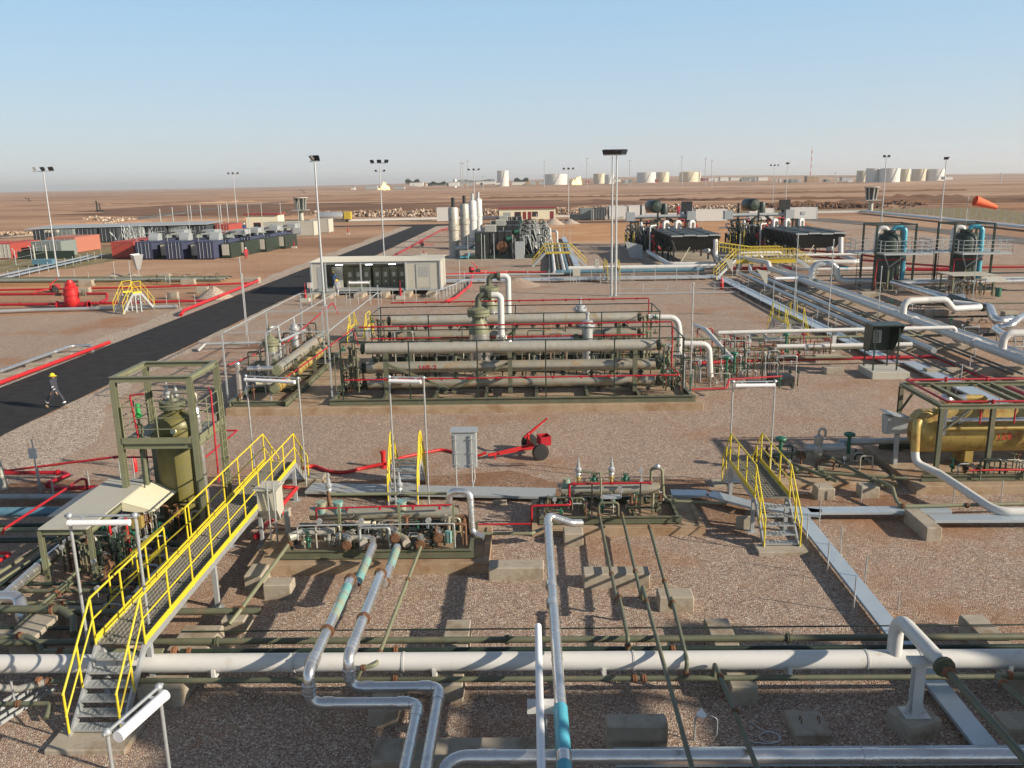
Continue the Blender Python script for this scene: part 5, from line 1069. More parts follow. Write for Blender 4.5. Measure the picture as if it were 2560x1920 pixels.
# red mains at the left
pipe('fire_main','long red fire main sloping from the left edge to the frame of the olive vessel',[K('e',0,1420,.35),K('e',60,1440,.35),K('e',970,1325,1.0),K('e',1010,1320,1.7)],.045,'red_bright',bend=.1)
pipe('fire_main','red fire main at the left edge with a double elbow beside the thin pole',[(-24,31.0,.3),(-18.3,31.0,.3),(-17.9,30.7,.3),K('i',460,350,.3),K('i',480,400,.3)+V((.3,0,0)),K('i',1000,385,.3)],.08,'red',bend=.1,flanges=[((-18.5,31.0,.3),(1,0,0)),(K('i',480,370,.3),(0,1,.3))],flm='red')
pipe('fire_main','thin red pipe climbing across the left edge to a short drop above the blue pipe',[K('i',20,850,.9),K('i',40,800,1.5),K('i',800,305,1.5),K('i',820,310,1.5)+V((.1,0,0)),K('i',820,310,1.5)+V((.1,0,-.6))],.04,'red',bend=.03)
pipe('fire_main','short red elbow at the left edge below the blue pipe',[K('i',-60,1150,.6),K('i',110,1040,.6),K('i',-40,1035,.7)],.05,'red_bright',bend=.04)
for i,(a,b,x) in enumerate(((K('k',760,540,.6),K('k',955,315,.6),0),(K('k',560,790,.4),K('k',680,650,.4),0))):
    pipe('fire_main','fat red pipe piece right of the yellow walkway, '+['upper one reaching to an elbow','lower one ending in a flange'][i],[a,b]+([b+V((-.5,.1,0))] if i==0 else [b+V((.25,.9,0))]),.075,'red_bright','fat red pipe pieces',bend=.05,flanges=[((a),(b-a))] if i else [],flm='red')
X=cblock('small concrete block with a steel clip beside the fat red pipe piece','k',770,860,640,560,500)
a=K('k',820,300); blk('concrete footing behind the far foot of the yellow walkway, right side',a.x,a.y,a.x+1.6,a.y+.9,.18,group='footings of the crossover stairs',name='footing')
tray('cable_tray','flat dull cable tray behind the pump skid, running from the walkway to the twin-valve skid',[((-8.2,29.2),(.8,28.4))],w=.9,z=.25,m='galv_dull',L=3)
cblock('small concrete block under the dull cable tray left of the twin-valve skid','m',455,580,495,450,445)
a=K('e',345,1630); zt_=vz(a.x,a.y,'e',1170); mb=MB(); mb.cyl(a,(a.x,a.y,zt_),.03,n=8); t=thing('light_pole','thin pole with a small white sign plate near the left edge','pole',a); mb.build('pole','galv',t); mb=MB(); z=vz(a.x,a.y,'e',1285); mb.box(a.x-.18,a.y-.045,z-.22,a.x+.14,a.y-.03,z+.18); mb.build('sign_plate','white_paint',t)
a=K('i',40,410); mb=MB(); mb.cyl(a,(a.x-.3,a.y,vz(a.x,a.y,'e',1200)+1.2),.16,.12,n=14); one('light_pole','base of a thick white light mast cut off by the left edge','light mast',mb,'offwhite')
a=K('i',1350,320); mb=MB(); z=vz(a.x,a.y,'i',170); mb.lathe(a+V((0,0,.35)),[(.08,0),(.09,.02),(.09,.5),(.04,.58),(.03,.66)],n=12); one('fire_extinguisher','red fire extinguisher hanging behind the olive vessel frame','fire extinguisher',mb,'red_bright','fire extinguishers')
for i,(x,y0_,y1_) in enumerate(((1185,130,330),(1325,100,330),(875,230,405),(530,320,530),(400,200,445))):
    a=K('i',x+10,y1_); mb=MB(); mb.cyl(a,(a.x,a.y,vz(a.x,a.y,'i',y0_)),.025,n=7); one('steel_stake','thin galvanised stake at the left, '+['left of the red extinguisher','just beside the red extinguisher','behind the shelter roof','in front of the double red elbow','beside the pole with a sign plate'][i],'stake',mb,'galv','thin stakes at the left')

for i,(y,z,r,m,xe) in enumerate(((20.9,.4,.06,'olive',-10.2),(21.4,.35,.05,'dark_green',-10.0),(20.3,.35,.045,'olive_pale',-9.9),(18.9,.4,.05,'dark_green',-9.9),(15.9,.3,.05,'olive',-10.4))):
    pipe('olive_pipe',['upper','second','third','fourth','lowest'][i]+' thin level pipe in the shade left of the long yellow walkway',[(-16,y,z),(xe,y,z),(xe+.05,y-.3,z-.15)],r,m,'thin level pipes left of the walkway',bend=.1,flanges=[((xe-.7,y,z),(1,0,0)),((xe-2.6,y,z),(1,0,0))],flm='rust')
t=thing('valve_train','rusty valve cluster between the shelter and the long yellow walkway','valve train',(-11.3,21.5,0)); clutter(t,-12.2,-10.0,19.6,24.2,.05,.9,46,111,mats=('olive','rust','dark_green','cladding_rusty','galv_dull'))
for i,(x0,y0,x1,y1,h) in enumerate(((-13.8,18.6,-12.9,19.0,.4),(-12.4,20.0,-11.4,20.5,.3),(-10.6,18.3,-9.9,19.2,.35),(-7.9,19.2,-7.3,19.9,.4),(-8.1,21.6,-7.6,22.4,.45))): blk('concrete support block near the long walkway, '+['far left under an elbow','under the valve cluster','hidden below the deck','right of the deck by the posts','right of the deck beside the enclosure'][i],x0,y0,x1,y1,h)
# ================================================================ MIDDLE AND FAR PLANT
def corr(mb,p0,p1,z0,z1,pitch=.28,dep=.045,n=None):
    """corrugated vertical sheet between two ground points"""
    p0=V(p0);p1=V(p1); L=(p1-p0).length; d=(p1-p0)/L; s=V((d.y,-d.x,0)); k=max(2,int(L/pitch)); q=[]
    for i in range(k):
        a=p0+d*(L*i/k); w=L/k
        for f,o in ((0,0),(.3,0),(.42,1),(.85,1),(.97,0)): q.append(a+d*(w*f)-s*(dep*o))
    q.append(p1); m=len(q); mb.add([(p.x,p.y,z0) for p in q]+[(p.x,p.y,z1) for p in q],[(i,i+1,i+1+m,i+m) for i in range(m-1)])
def container(lab,x,y,L,W,H,m,rz=0,z=.12,group=None,doors='front',name='shipping_container',door_m=None,cat='container'):
    """built round its own front left corner: x along the width seen, y away"""
    t=thing(name,lab,cat,(0,0,0),group)
    mb=MB(); mb.box(.03,.03,z,W-.03,L-.03,z+H-.03); mb.build('shell',m,t)
    mb=MB(); [corr(mb,a,b,z+.12,z+H-.1) for a,b in (((0,0,0),(0,L,0))[::-1],((W,0,0),(W,L,0)),((W,L,0),(0,L,0)))]; mb.build('corrugated_sides',m,t)
    mb=MB()
    for xx in (.05,W-.05):
        for yy in (.05,L-.05): mb.cb(xx,yy,0,.12,.12,z+H+.02)
        mb.box(xx-.05,.1,z+H-.1,xx+.05,L-.1,z+H+.01); mb.box(xx-.05,.1,z,xx+.05,L-.1,z+.12)
    for yy in (.05,L-.05): mb.box(.1,yy-.05,z+H-.1,W-.1,yy+.05,z+H+.008); mb.box(.1,yy-.05,z,W-.1,yy+.05,z+.12)
    mb.build('corner_frame',m,t)
    if doors:
        for s in (0,1):
            mb=MB(); xa=.12+s*(W/2-.11); mb.box(xa,-.03,z+.14,xa+W/2-.13,.02,z+H-.12); d=mb.build('door',door_m or m,t)
            for f in (.28,.72):
                mb=MB(); xx=xa+(W/2-.13)*f; mb.cyl((xx,-.07,z+.1),(xx,-.07,z+H-.1),.03,n=6); mb.build('lock_bar','galv',d)
    t.location=(x,y,0); t.rotation_euler=(0,0,rz); return t
def railline(lab,pts,h=1.,step=2.,m='galv',z=0,group='thin post-and-rail barriers',name='barrier',rails_=(1.,.5),r=.025):
    t=thing(name,lab,'barrier',pts[0] if len(pts[0])==3 else (*pts[0],z),group); P=[V((*p[:2],z)) for p in pts]
    mb=MB()
    for a,b in zip(P[:-1],P[1:]):
        for f in rails_: mb.cyl(a+V((0,0,h*f)),b+V((0,0,h*f)),r,n=6)
    mb.build('rail',m,t)
    for a,b in zip(P[:-1],P[1:]):
        n=max(1,round((b-a).length/step))
        for i in range(n+1): p=a.lerp(b,i/n); mb=MB(); mb.cyl(p,p+V((0,0,h*1.02)),r*1.2,n=6); mb.build('post',m,t)
    return t
# ---------------------------------------------------------------- switchgear cabin on blocks
fx0,fx1,fy,fz0,fz1=-22.25,-9.05,86.0,.45,3.42
t=thing('switchgear_cabin','long pale prefabricated cabin beside the road, open front showing dark switchgear panels','cabin',((fx0+fx1)/2,fy+2.5,.4))
mb=MB(); mb.box(fx0,fy,fz0,fx1,fy+5,fz0+.2); mb.build('floor_frame','galv_dull',t)
mb=MB(); mb.box(fx0,fy+.02,fz0+.2,fx0+.1,fy+5,fz1-.1); mb.box(fx1-.1,fy+.02,fz0+.2,fx1,fy+5,fz1-.1); mb.box(fx0+.1,fy+4.9,fz0+.2,fx1-.1,fy+5,fz1-.1)
mb.box(fx0+.1,fy+.02,fz0+.2,fx0+1.4,fy+.08,fz1-.1); mb.box(-12.55,fy+.02,fz0+.2,fx1-.1,fy+.10,fz1-.1); mb.build('wall','offwhite',t)
mb=MB(); mb.box(fx0,fy,fz1-.22,fx1,fy+.015,fz1-.05)
for x in (fx0+.03,-20.75,-17.15,-12.6,fx1-.06): mb.cb(x,fy-.03,fz0,.14,.1,fz1-fz0-.05)
mb.build('steel_frame','galv_dull',t)
mb=MB()
N_=66
for i in range(N_):
    x=fx0-.1+(fx1-fx0+.2)*i/N_; w_=(fx1-fx0+.2)/N_; mb.extr([(x,fy-.12,fz1),(x+w_*.55,fy-.12,fz1+.06),(x+w_,fy-.12,fz1),(x+w_,fy-.12,fz1-.02),(x,fy-.12,fz1-.02)],(0,5.3,.12))
mb.build('roof','offwhite',t)
mb=MB(); mb.box(-20.7,fy+4.3,fz0+.2,-12.6,fy+4.4,fz1-.1); mb.build('back_lining','cream',t)
for i in range(8):
    x=-19.0+i*.86+(.25 if i>2 else 0); mb=MB(); mb.box(x,fy+1.6,fz0+.2,x+.82,fy+2.6,fz0+2.3); mb.box(x+.06,fy+1.57,fz0+.3,x+.76,fy+1.6,fz0+2.2); pnl=mb.build('switchgear_panel','olive',t)
    mb=MB(); mb.box(x+.22,fy+1.55,fz0+1.3,x+.55,fy+1.572,fz0+1.75); mb.box(x+.3,fy+1.55,fz0+.7,x+.48,fy+1.57,fz0+.9); mb.build('meter','offwhite',pnl)
mb=MB(); mb.box(-20.45,fy+1.5,fz0+.2,-19.35,fy+1.55,fz0+2.35); mb.build('inner_door','offwhite',t)
for x in (-19.55,-16.5,-14.1): mb=MB(); mb.box(x-.35,fy+1.0,fz1-.42,x+.35,fy+1.12,fz1-.36); mb.build('strip_light','tube_light',t)
d=MB(); d.box(-11.45,fy-.02,fz0+.25,-10.2,fy+.03,fz0+2.55); dr=d.build('door','offwhite',t)
for i in range(7): d=MB(); d.box(-11.3+i*.155,fy-.035,fz0+1.35,-11.22+i*.155,fy-.022,fz0+2.4); d.build('louvre_bar','galv_dull',dr)
d=MB(); d.box(-11.55,fy-.03,fz0+.2,-11.45,fy+.0,fz0+2.65); d.box(-10.2,fy-.03,fz0+.2,-10.1,fy+.0,fz0+2.65); d.box(-11.45,fy-.03,fz0+2.55,-10.2,fy+.0,fz0+2.65); d.build('door_frame','galv_dull',t)
d=MB(); d.box(-21.6,fy-.0,fz0+.25,-20.95,fy+.015,fz0+2.5); d.build('side_door','galv',t)
for i,x in enumerate((-21.9,-20.3,-17.1,-14.75,-12.4,-9.9)):
    blk('cream concrete footing block under the long pale cabin, '+ord_(i)+' from the left',x-.45,83.6,x+.45,87.6,.42,group='footings of the long pale cabin',m='concrete',name='footing')
def person(lab,x,y,rz,top,legs,helmet,walk=0,h=1.78,arm=0,group=None):
    """one continuous skinned body with cap, boots, bands by height"""
    s=h/1.78; Vt=[];E=[];Rr=[];BD=[]
    def a(p,r,par=None):
        Vt.append((p[0]*s,p[1]*s,p[2]*s)); Rr.append(r*s); 
        if par is not None: E.append((par,len(Vt)-1))
        return len(Vt)-1
    pel=a((0,0,.95),.175); sp=a((0,.01,1.15),.175,pel); ch=a((0,.01,1.35),.20,sp); nk=a((0,0,1.5),.062,ch); hd=a((0,-.02,1.62),.098,nk); a((0,-.02,1.71),.085,hd); a((0,-.13,1.61),.022,hd)
    for sd in (-1,1):
        w_=walk*sd; hp=a((.1*sd,0,.88),.115,pel); kn=a((.11*sd,-.28*w_-.03,.50+(.02 if w_<0 else 0)),.085,hp); an=a((.12*sd,-.45*w_+(.12 if w_<0 else 0),.10+(.07 if w_<0 else 0)),.06,kn); a((.13*sd,-.45*w_-.16+(.1 if w_<0 else 0),.045),.04,an)
        sh=a((.2*sd,.01,1.42),.088,ch); el=a((.27*sd,.22*w_*.8+.02,1.16),.064,sh); wr=a((.29*sd,.28*w_-.08,.93),.044,el); pm=a((.29*sd,.28*w_-.12,.85),.03,wr)
        BD+=[(kn,an,.45,.09),(el,wr,.1,.074),(el,wr,.55,.066)]
        for k in range(4): f=a((.27*sd+.012*k*sd,.28*w_-.14-.008*k,.80+.004*k),.010,pm); a((.265*sd+.012*k*sd,.28*w_-.15,.765),.008,f)
        a((.26*sd,.28*w_-.15,.85),.011,pm)
    me=bpy.data.meshes.new('person'); me.from_pydata(Vt,E,[]); o=bpy.data.objects.new('person',me); COL.objects.link(o)
    m=o.modifiers.new('skin','SKIN'); o.modifiers.new('sub','SUBSURF').levels=2
    sv=me.skin_vertices[0].data if me.skin_vertices else None
    if sv is None: me.skin_vertices.new() if hasattr(me.skin_vertices,'new') else None
    b=bmesh.new(); b.from_mesh(me); L=b.verts.layers.skin.verify(); b.verts.ensure_lookup_table()
    for i,v in enumerate(b.verts): v[L].radius=(Rr[i],Rr[i]*(.8 if 0<i<3 else 1)); v[L].use_root=(i==0)
    b.to_mesh(me); b.free()
    dg=bpy.context.evaluated_depsgraph_get(); m2=bpy.data.meshes.new_from_object(o.evaluated_get(dg)); bpy.data.objects.remove(o)
    for k in (top,legs,'skin','boot','reflect'): m2.materials.append(MT[k])
    for p in m2.polygons:
        c=p.center; z=c.z/s; p.use_smooth=True; ax_=abs(c.x/s)
        arm_=ax_>.19
        if z>1.52 or (arm_ and z<.92 and z>.7): k=2
        elif z<.17: k=3
        elif z<.95 and not (arm_ and z>.7): k=1
        else: k=0
        p.material_index=k
    o=bpy.data.objects.new('person',m2); COL.objects.link(o); o.location=(x,y,0); o.rotation_euler=(0,0,rz); tag(o,lab,'person',group)
    mb=MB(); mb.lathe((x,y-.0,1.63*s),[(.145*s,0),(.15*s,.015*s),(.118*s,.02*s),(.115*s,.07*s),(.09*s,.12*s),(.04*s,.15*s),(0,.152*s)],n=16); 
    mb.add([(x-.09*s,y-.11*s,1.645*s),(x+.09*s,y-.11*s,1.645*s),(x+.07*s,y-.22*s,1.63*s),(x-.07*s,y-.22*s,1.63*s),(x-.09*s,y-.11*s,1.66*s),(x+.09*s,y-.11*s,1.66*s),(x+.07*s,y-.22*s,1.64*s),(x-.07*s,y-.22*s,1.64*s)],[(0,3,2,1),(4,5,6,7),(0,1,5,4),(1,2,6,5),(2,3,7,6),(3,0,4,7)])
    hm=mb.build('hard_hat',helmet);
    if top=='coverall_dark':
        for i,j,f,r_ in BD: p=V(Vt[i]).lerp(V(Vt[j]),f); q=V(Vt[i]).lerp(V(Vt[j]),min(1,f+.12)); bb=MB(); bb.cyl(p,q,r_*s,n=12,caps=False); ob=bb.build('reflective_band','reflect'); ob.parent=o
    hm.location=V(hm.location)-V((x,y,0)); hm.parent=o; return o
a=K('e',492,900,.05); person('worker in a yellow hard hat and dark banded coveralls walking along the road edge',a.x,a.y,R(75),'coverall_dark','coverall_dark','helmet_yellow',1,1.86).location.z=.05
a=K('b',705,1322); person('worker in a yellow hard hat and pale grey coveralls standing before the pale cabin',a.x,a.y,R(-10),'coverall_grey','coverall_grey','helmet_yellow',.15,1.8)
o=person('worker in a yellow hard hat and dark blue coveralls inside the open pale cabin',-20.2,87.0,R(160),'coverall_blue','coverall_blue','helmet_yellow',.1,1.78); o.location.z=.65
a=K('b',590,1000); person('worker in a white hard hat on the road behind the pale cabin roof',-26.0,104,R(-90),'coverall_dark','coverall_dark','helmet_white',.4,1.8).location.z=.05
a=K('a',2130,1000); person('worker in red coveralls and white hard hat standing by the last blue container',a.x,a.y,R(30),'coverall_red','coverall_red','helmet_white',.2,1.9)
a=K('c',95,665); person('worker in red coveralls in front of the cream cabin',-2.0,196,R(0),'coverall_red','coverall_red','helmet_white',.2,2.0)
o=person('worker in red coveralls up on the pipe deck of the left compressor',24.2,141,R(0),'coverall_red','coverall_red','helmet_white',.1,1.9); o.location.z=5.1
o=person('worker in dark coveralls on top of the blue generator containers',-48.6,146,R(0),'coverall_blue','coverall_red','helmet_white',.1,1.9); o.location.z=3.1
# ---------------------------------------------------------------- floodlight masts
def mast(lab,x,y,h,n=3,r=.11,w=1.3,tilt=0,twin=False,face=0,mid=None,group='floodlight masts'):
    t=thing('floodlight_mast',lab,'light mast',(x,y,0),group)
    for dx in ((-.2,.2) if twin else (0,)): mb=MB(); mb.cyl((x+dx,y,0),(x+dx,y,h),r,r*.62,n=12); mb.cb(x+dx,y,0,.5,.5,.06); mb.build('pole','galv',t)
    mb=MB(); mb.bar((x-w,y,h+.03),(x+w,y,h+.03),.08,.08); mb.bar((x-w,y-.3,h+.03),(x+w,y-.3,h+.03),.04,.04) if twin else None; mb.build('cross_arm','galv_dull',t)
    for i in range(n):
        xx=x+(-w+.25+(2*w-.5)*i/max(1,n-1) if n>1 else 0); a=R(35)*(i-(n-1)/2)/max(1,n-1)*1.6+R(face); M=Matrix.Rotation(a,3,'Z')@Matrix.Rotation(R(32),3,'X')
        mb=MB(); q=[M@V(p) for p in ((-.2,.12,-.16),(.2,.12,-.16),(.2,.12,.16),(-.2,.12,.16),(-.33,-.14,-.26),(.33,-.14,-.26),(.33,-.14,.26),(-.33,-.14,.26))]
        q=[p+V((xx,y-.02,h+.36)) for p in q]; mb.add(q,[(0,3,2,1),(0,1,5,4),(1,2,6,5),(2,3,7,6),(3,0,4,7)]); fl=mb.build('floodlight','black_steel',t)
        mb=MB(); mb.add([q[4],q[5],q[6],q[7]],[(0,1,2,3)]); mb.build('lens','glass_dark',fl)
        mb=MB(); mb.bar((xx,y,h+.05),(xx,y,h+.25),.06,.06); mb.build('yoke','galv_dull',fl)
    if mid:
        mb=MB(); mb.cyl((x-.9,y,mid),(x+.9,y,mid),.035,n=6)
        for k in (-.75,-.3,.75): mb.box(x+k-.12,y-.2,mid-.15,x+k+.12,y+.1,mid+.15)
        mb.build('camera_bracket','offwhite',t)
    return t
mast('tall floodlight mast at the far left, small camera arm halfway up its pole',-60.2,107.3,13.3,3,mid=6.0,face=-30)
mast('floodlight mast standing right in front of the pale cabin, single wide head',-19.3,78.7,13.1,2,.13,.45,face=-35)
mast('floodlight mast rising behind the pale cabin, three black lamps on top',-22.7,104.8+28,14.1,3,face=0)
mast('twin-legged floodlight mast in the centre with a wide row of black lamps',8.1,82.6,13.25,4,.12,1.05,twin=True,mid=7.5)
mast('floodlight mast behind the right-hand columns, left one of that pair',81.7,201.9,14.9,2,.14,.7,face=-20)
mast('floodlight mast right of the windsock side, rightmost on the skyline',84.4,178.8,13.8,2,.14,.5,face=20)
mast('floodlight mast behind the blue generator containers',-92.4,271.3,14.9,3,.15,1.7)
mast('floodlight mast right of the cream cabin with three small lamps',11.9,262,14.3,3,.14,1.6)
a=K('b',1095,690); mast('floodlight mast far beyond the road end, seen just behind a nearer mast',a.x,a.y,vz(a.x,a.y,'b',240),2,.13,1.4)
mast('floodlight mast far behind the four silver stacks, three lamps',-16.5,262,vz(-16.5,262,'b',228),3,.14,1.7)
a=K('d',38,545); mast('distant floodlight mast right of the dark air coolers, left of two, three lamps',a.x,a.y,vz(a.x,a.y,'d',190),3,.13,1.6)
a=K('d',147,600); mast('distant floodlight mast right of the dark air coolers, right of two, one lamp head',a.x,a.y,vz(a.x,a.y,'d',175),2,.13,.5,face=25)
a=K('e',280,1640)
# slim lighting poles through the yard
def slim(c,xt,yt,xb,yb,lab,r=.035):
    p=K(c,xb,yb); z=vz(p.x,p.y,c,yt); mb=MB(); mb.cyl(p,(p.x,p.y,z),r,n=8); mb.ball((p.x,p.y,z),r*1.6,n=8,m=5); return one('slim_pole',lab,'pole',mb,'galv','slim galvanised poles')
for q in (('a',2090,985,2130,1659,'slim pole on the road edge near the red fire main'),('f',375,-50,420,570,'slim pole standing beside the dull grey pipe at the road'),('h',330,30,290,1070,'slim pole in front of the right end of the nearer tube bank'),('d',560,830,510,1680,'slim pole in front of the white pipe rack, left of the dark panel'),('d',960,1060,940,1590,'slim pole beside the dark control panel hood'),('d',235,780,215,1560,'slim pole rising from the galvanised tray beside the yellow rails'),('d',1800,900,1760,1400,'slim pole in front of the small sheet roof at right'),('c',915,830,910,1090,'slim pole between the twin mast and left air cooler'),('c',1885,720,1885,870,'slim pole with a cross bar right of the left air cooler'),('c',1980,780,1955,1170,'slim pole topped by a small flat lamp by the rack crossover'),('t',815,280,815,830,'slim pole in front of the engine packages'),('t',1225,480,1230,860,'slim pole at the right end of the small yellow pipe bridge'),('t',1140,340,1145,560,'slim pole on the tray behind the small pipe bridge'),('b',1750,1010,1765,1280,'slim pole right of the long pale cabin'),('v',1420,480,1455,740,'slim pole at the left yellow crossover, left one'),('v',1615,480,1690,1070,'slim pole at the left yellow crossover, right one')): slim(*q)
for i,(c,xl,yl,xr,yr,yb) in enumerate((('b',815,1190,990,1195,1400),('d',35,1150,235,1165,1500),('c',1785,720,1885,720,860))):
    A=K(c,xl,yb); B=K(c,xr,yb); lampstand('tube light on twin poles '+['in front of the long pale cabin','over the galvanised tray at the right','between the two air coolers'][i],A,V((B.x,A.y,0)),vz(A.x,A.y,c,yl),tr=.1)
# ---------------------------------------------------------------- stacks and engine packages
for i,(x,y,zb,zt_,r,m) in enumerate(((-11.4,129.6,7.5,8.9,.78,'cladding_old'),(-11.1,148,7.55,8.9,.78,'cladding_old'),(-10.6,162,7.75,9.0,.74,'white_paint'),(-10.5,179,7.8,9.1,.74,'white_paint'))):
    t=thing('exhaust_stack',['nearest exhaust stack, grey cylinder with a black tip','second exhaust stack, grey cylinder behind the nearest one','third exhaust stack, bright silver','farthest exhaust stack, bright silver'][i],'exhaust stack',(x,y,0),'tall exhaust stacks')
    mb=MB(); mb.lathe((x,y,.1),[(r*1.05,0),(r,.2),(r,zb*.52),(r*1.12,zb*.53),(r*1.12,zb*.62),(r,zb*.63),(r,zb-.35),(r*.8,zb-.12),(.3,zb-.1)],n=26)
    for k in range(1,8): mb.cyl((x,y,zb*k/8),(x,y,zb*k/8+.04),r*1.02,n=26)
    mb.build('silencer_body',m,t)
    mb=MB(); mb.cyl((x,y,zb-.05),(x,y,zt_),.28,n=16); mb.build('stack_tip','black_steel' if i<2 else 'galv',t)
for i,y0 in enumerate((124.6,142.2,159.2,176.5)):
    if i==0:
        t=thing('engine_package','nearest dark engine package','engine package',(-5,y0,0),'dark engine packages behind the cabin'); E0=t
        mb=MB(); mb.box(-10.4,y0,0,2.0,y0+5.2,.12); mb.build('concrete_pad','concrete',t)
        mb=MB(); mb.box(-9.8,y0+.2,.13,1.4,y0+4.8,.65); mb.build('skid_base','dark_green',t)
        mb=MB(); mb.box(-8.0,y0+.6,.66,-5.9,y0+4.4,3.9); mb.box(-5.7,y0+1.2,.66,-2.6,y0+4.2,3.2); mb.build('engine_block','black_steel',t)
        for k in range(3): mb=MB(); mb.box(-5.7+1.05*k,y0+1.0,2.5,-4.8+1.05*k,y0+4.3,3.95); mb.build('cylinder_cover','black_steel',t)
        for k in range(2): mb=MB(); mb.box(-7.9+k*1.02,y0+.5,2.6,-7.0+k*1.02,y0+.58,3.8); mb.build('side_panel','dark_green',t)
        mb=MB(); mb.lathe((-4.05,y0+.9,1.85),[(.0,0),(.75,.02),(.78,.1),(.78,.5)],n=24,axis=(0,-1,0)); f=mb.build('fan_shroud','rust',t)
        mb=MB(); [mb.bar((-4.05+.7*math.cos(a),y0+.35,1.85+.7*math.sin(a)),(-4.05-.7*math.cos(a),y0+.35,1.85-.7*math.sin(a)),.04,.04) for a in (0,R(45),R(90),R(135))]; mb.build('fan_guard','rust_orange',f)
        mb=MB(); mb.cyl((-3.4,y0+1.0,2.9),(-2.5,y0+1.0,2.9),.32,n=16); mb.build('air_filter','valve_green',t)
        mb=MB(); mb.box(-6.5,y0+1.0,3.95,-4.9,y0+2.2,4.95); lv=mb.build('louvre_box','offwhite',t)
        for k in range(5): mb=MB(); mb.box(-6.45,y0+.96,4.05+k*.17,-4.95,y0+.995,4.12+k*.17); mb.build('louvre','galv_dull',lv)
        for k,x in enumerate((-9.0,-7.0,-6.55,-5.2,-2.45)): mb=MB(); mb.cyl((x,y0-.1,.1),(x,y0-.1,3.6+.2*(k%2)),.05,n=7); mb.build('standpipe','galv',t)
        mb=MB(); mb.tube([(-11,y0+2.2,1.6),(-9.4,y0+2.2,1.6),(-8.2,y0+2.2,2.2)],.35,n=14,bend=.5); mb.build('exhaust_duct','galv_dull',t)
        mb=MB(); mb.tube([(-10.2,y0+.2,.4),(-9.0,y0+.2,.4),(-8.8,y0+.2,1.0)],.12,n=10); mb.build('blue_pipe','blue_wrap',t)
        mb=MB(); mb.lathe((-.05,y0+1.4,.65),[(.3,0),(.36,.15),(.36,2.1),(.25,2.35),(.1,2.4)],n=18); mb.build('scrubber','dark_green',t)
        mb=MB(); mb.cyl((-2.2,y0+2,1.4),(.9,y0+2,1.4),.45,n=18); mb.cyl((-2.0,y0+3.5,1.2),(-.2,y0+3.5,1.2),.6,n=18); mb.build('compressor_cylinder','black_steel',t)
        mb=MB(); mb.box(-2.1,y0-.9,.12,-.8,y0-.3,2.6); mb.build('control_cabinet','galv_dull',t)
        r3=random.Random(4)
        for k in range(48):
            x=r3.uniform(-2.3,1.9);y=y0+r3.uniform(.3,4.6);z=r3.uniform(1.,3.4); mb=MB(); mb.tube([(x,y,.6),(x,y,z),(x+r3.uniform(.3,1.3),y,z),(x+1.3,y,.6)],r3.uniform(.04,.09),n=7,bend=.15); mb.build('small_pipe',r3.choice(['white_paint','olive','galv_dull','dark_green','black_steel','black_steel']),t)
        t['label']='nearest dark engine package, rust-red round fan guard facing the viewer'
    else: dup(E0,loc=(-5+[0,.9,.9,1.1][i],y0,0),label=ord_(i)+' dark engine package from the front, white louvre box on its top')
mb=MB(); mb.prism([(-12.5,123.8),(2.4,123.4),(2.6,182),(-12.5,182)],-.02,.10); one('concrete_plinth','long concrete pad under the dark engine packages and stacks','concrete plinth',mb,'concrete','concrete plinths under the process skids')
# ---------------------------------------------------------------- compressor with air cooler (two of them)
t=thing('gas_compressor','left gas compressor package','gas compressor',(20,113.5,0),'gas compressors with dark air coolers')
x0,x1,y0,y1=18.6,25.2,113.4,129.5
mb=MB(); mb.prism([(17.2,111.5),(25.8,111.5),(25.8,150),(15.5,150),(15.5,123)],-.02,.14); mb.build('concrete_pad','concrete',t)
for k in range(4):
    ya=y0+(y1-y0)*0; xa=x0+(x1-x0)*k/4; mb=MB(); zs=3.78+.07*(k%2); mb.box(xa+.04,y0,zs-.22,xa+(x1-x0)/4-.04,y1,zs); mb.build('cooler_roof','black_steel',t)
    mb=MB(); mb.box(xa+.05,y0-.05,zs-.2,xa+(x1-x0)/4-.05,y0-.003,zs-.02); mb.build('roof_fascia','galv_dull',t)
    for yy in (116,120.5,125.5): mb=MB(); mb.cyl((xa+.82,yy,zs),(xa+.82,yy,zs+.05),.6,n=18); mb.build('fan_ring','dark_green',t)
mb=MB(); mb.add([(x0,y0+.1,3.5),(x1,y0+.1,3.5),(x1,y1,3.5),(x0,y1,3.5),(x0+.9,y0+1.2,1.75),(x1-.9,y0+1.2,1.75),(x1-.9,y1-1,1.75),(x0+.9,y1-1,1.75)],[(0,1,5,4),(1,2,6,5),(2,3,7,6),(3,0,4,7),(4,5,6,7)])
for k in range(8): yy=y0+.3+k*2.05; mb.bar((x0-.03,yy,3.5),(x0+.86,yy+.4,1.75),.1,.1)
mb.build('plenum','black_steel',t)
for xx in (x0+.5,x1-.6):
    for yy in (y0+.6,y0+5,y0+10,y1-.6): mb=MB(); mb.ibeam((xx,yy,.1),(xx,yy,3.5),.22,.22,.03); mb.build('leg','black_steel',t)
    mb=MB(); mb.bar((xx,y0+.6,.2),(xx,y0+4.8,1.9),.12,.12); mb.build('brace','black_steel',t)
mb=MB(); mb.bar((x0+1.2,y0-.2,.1),(x0+2.6,y0+.5,2.2),.12,.05); mb.build('light_brace','cream',t)
mb=MB(); mb.lathe((x1-1.6,y0+1.4,1.75),[(.5,0),(.5,.2),(.2,.35)],n=18,axis=(0,-1,.3)); mb.build('fan_cowl','galv_dull',t)
mb=MB(); mb.tube([(17.2,125,.75),(17.3,106.6,.65),(24.3,105.9,.65),(24.35,112.6,.9),(24.35,113,3.2)],.30,n=16,bend=.8); mb.build('suction_pipe','white_paint',t)
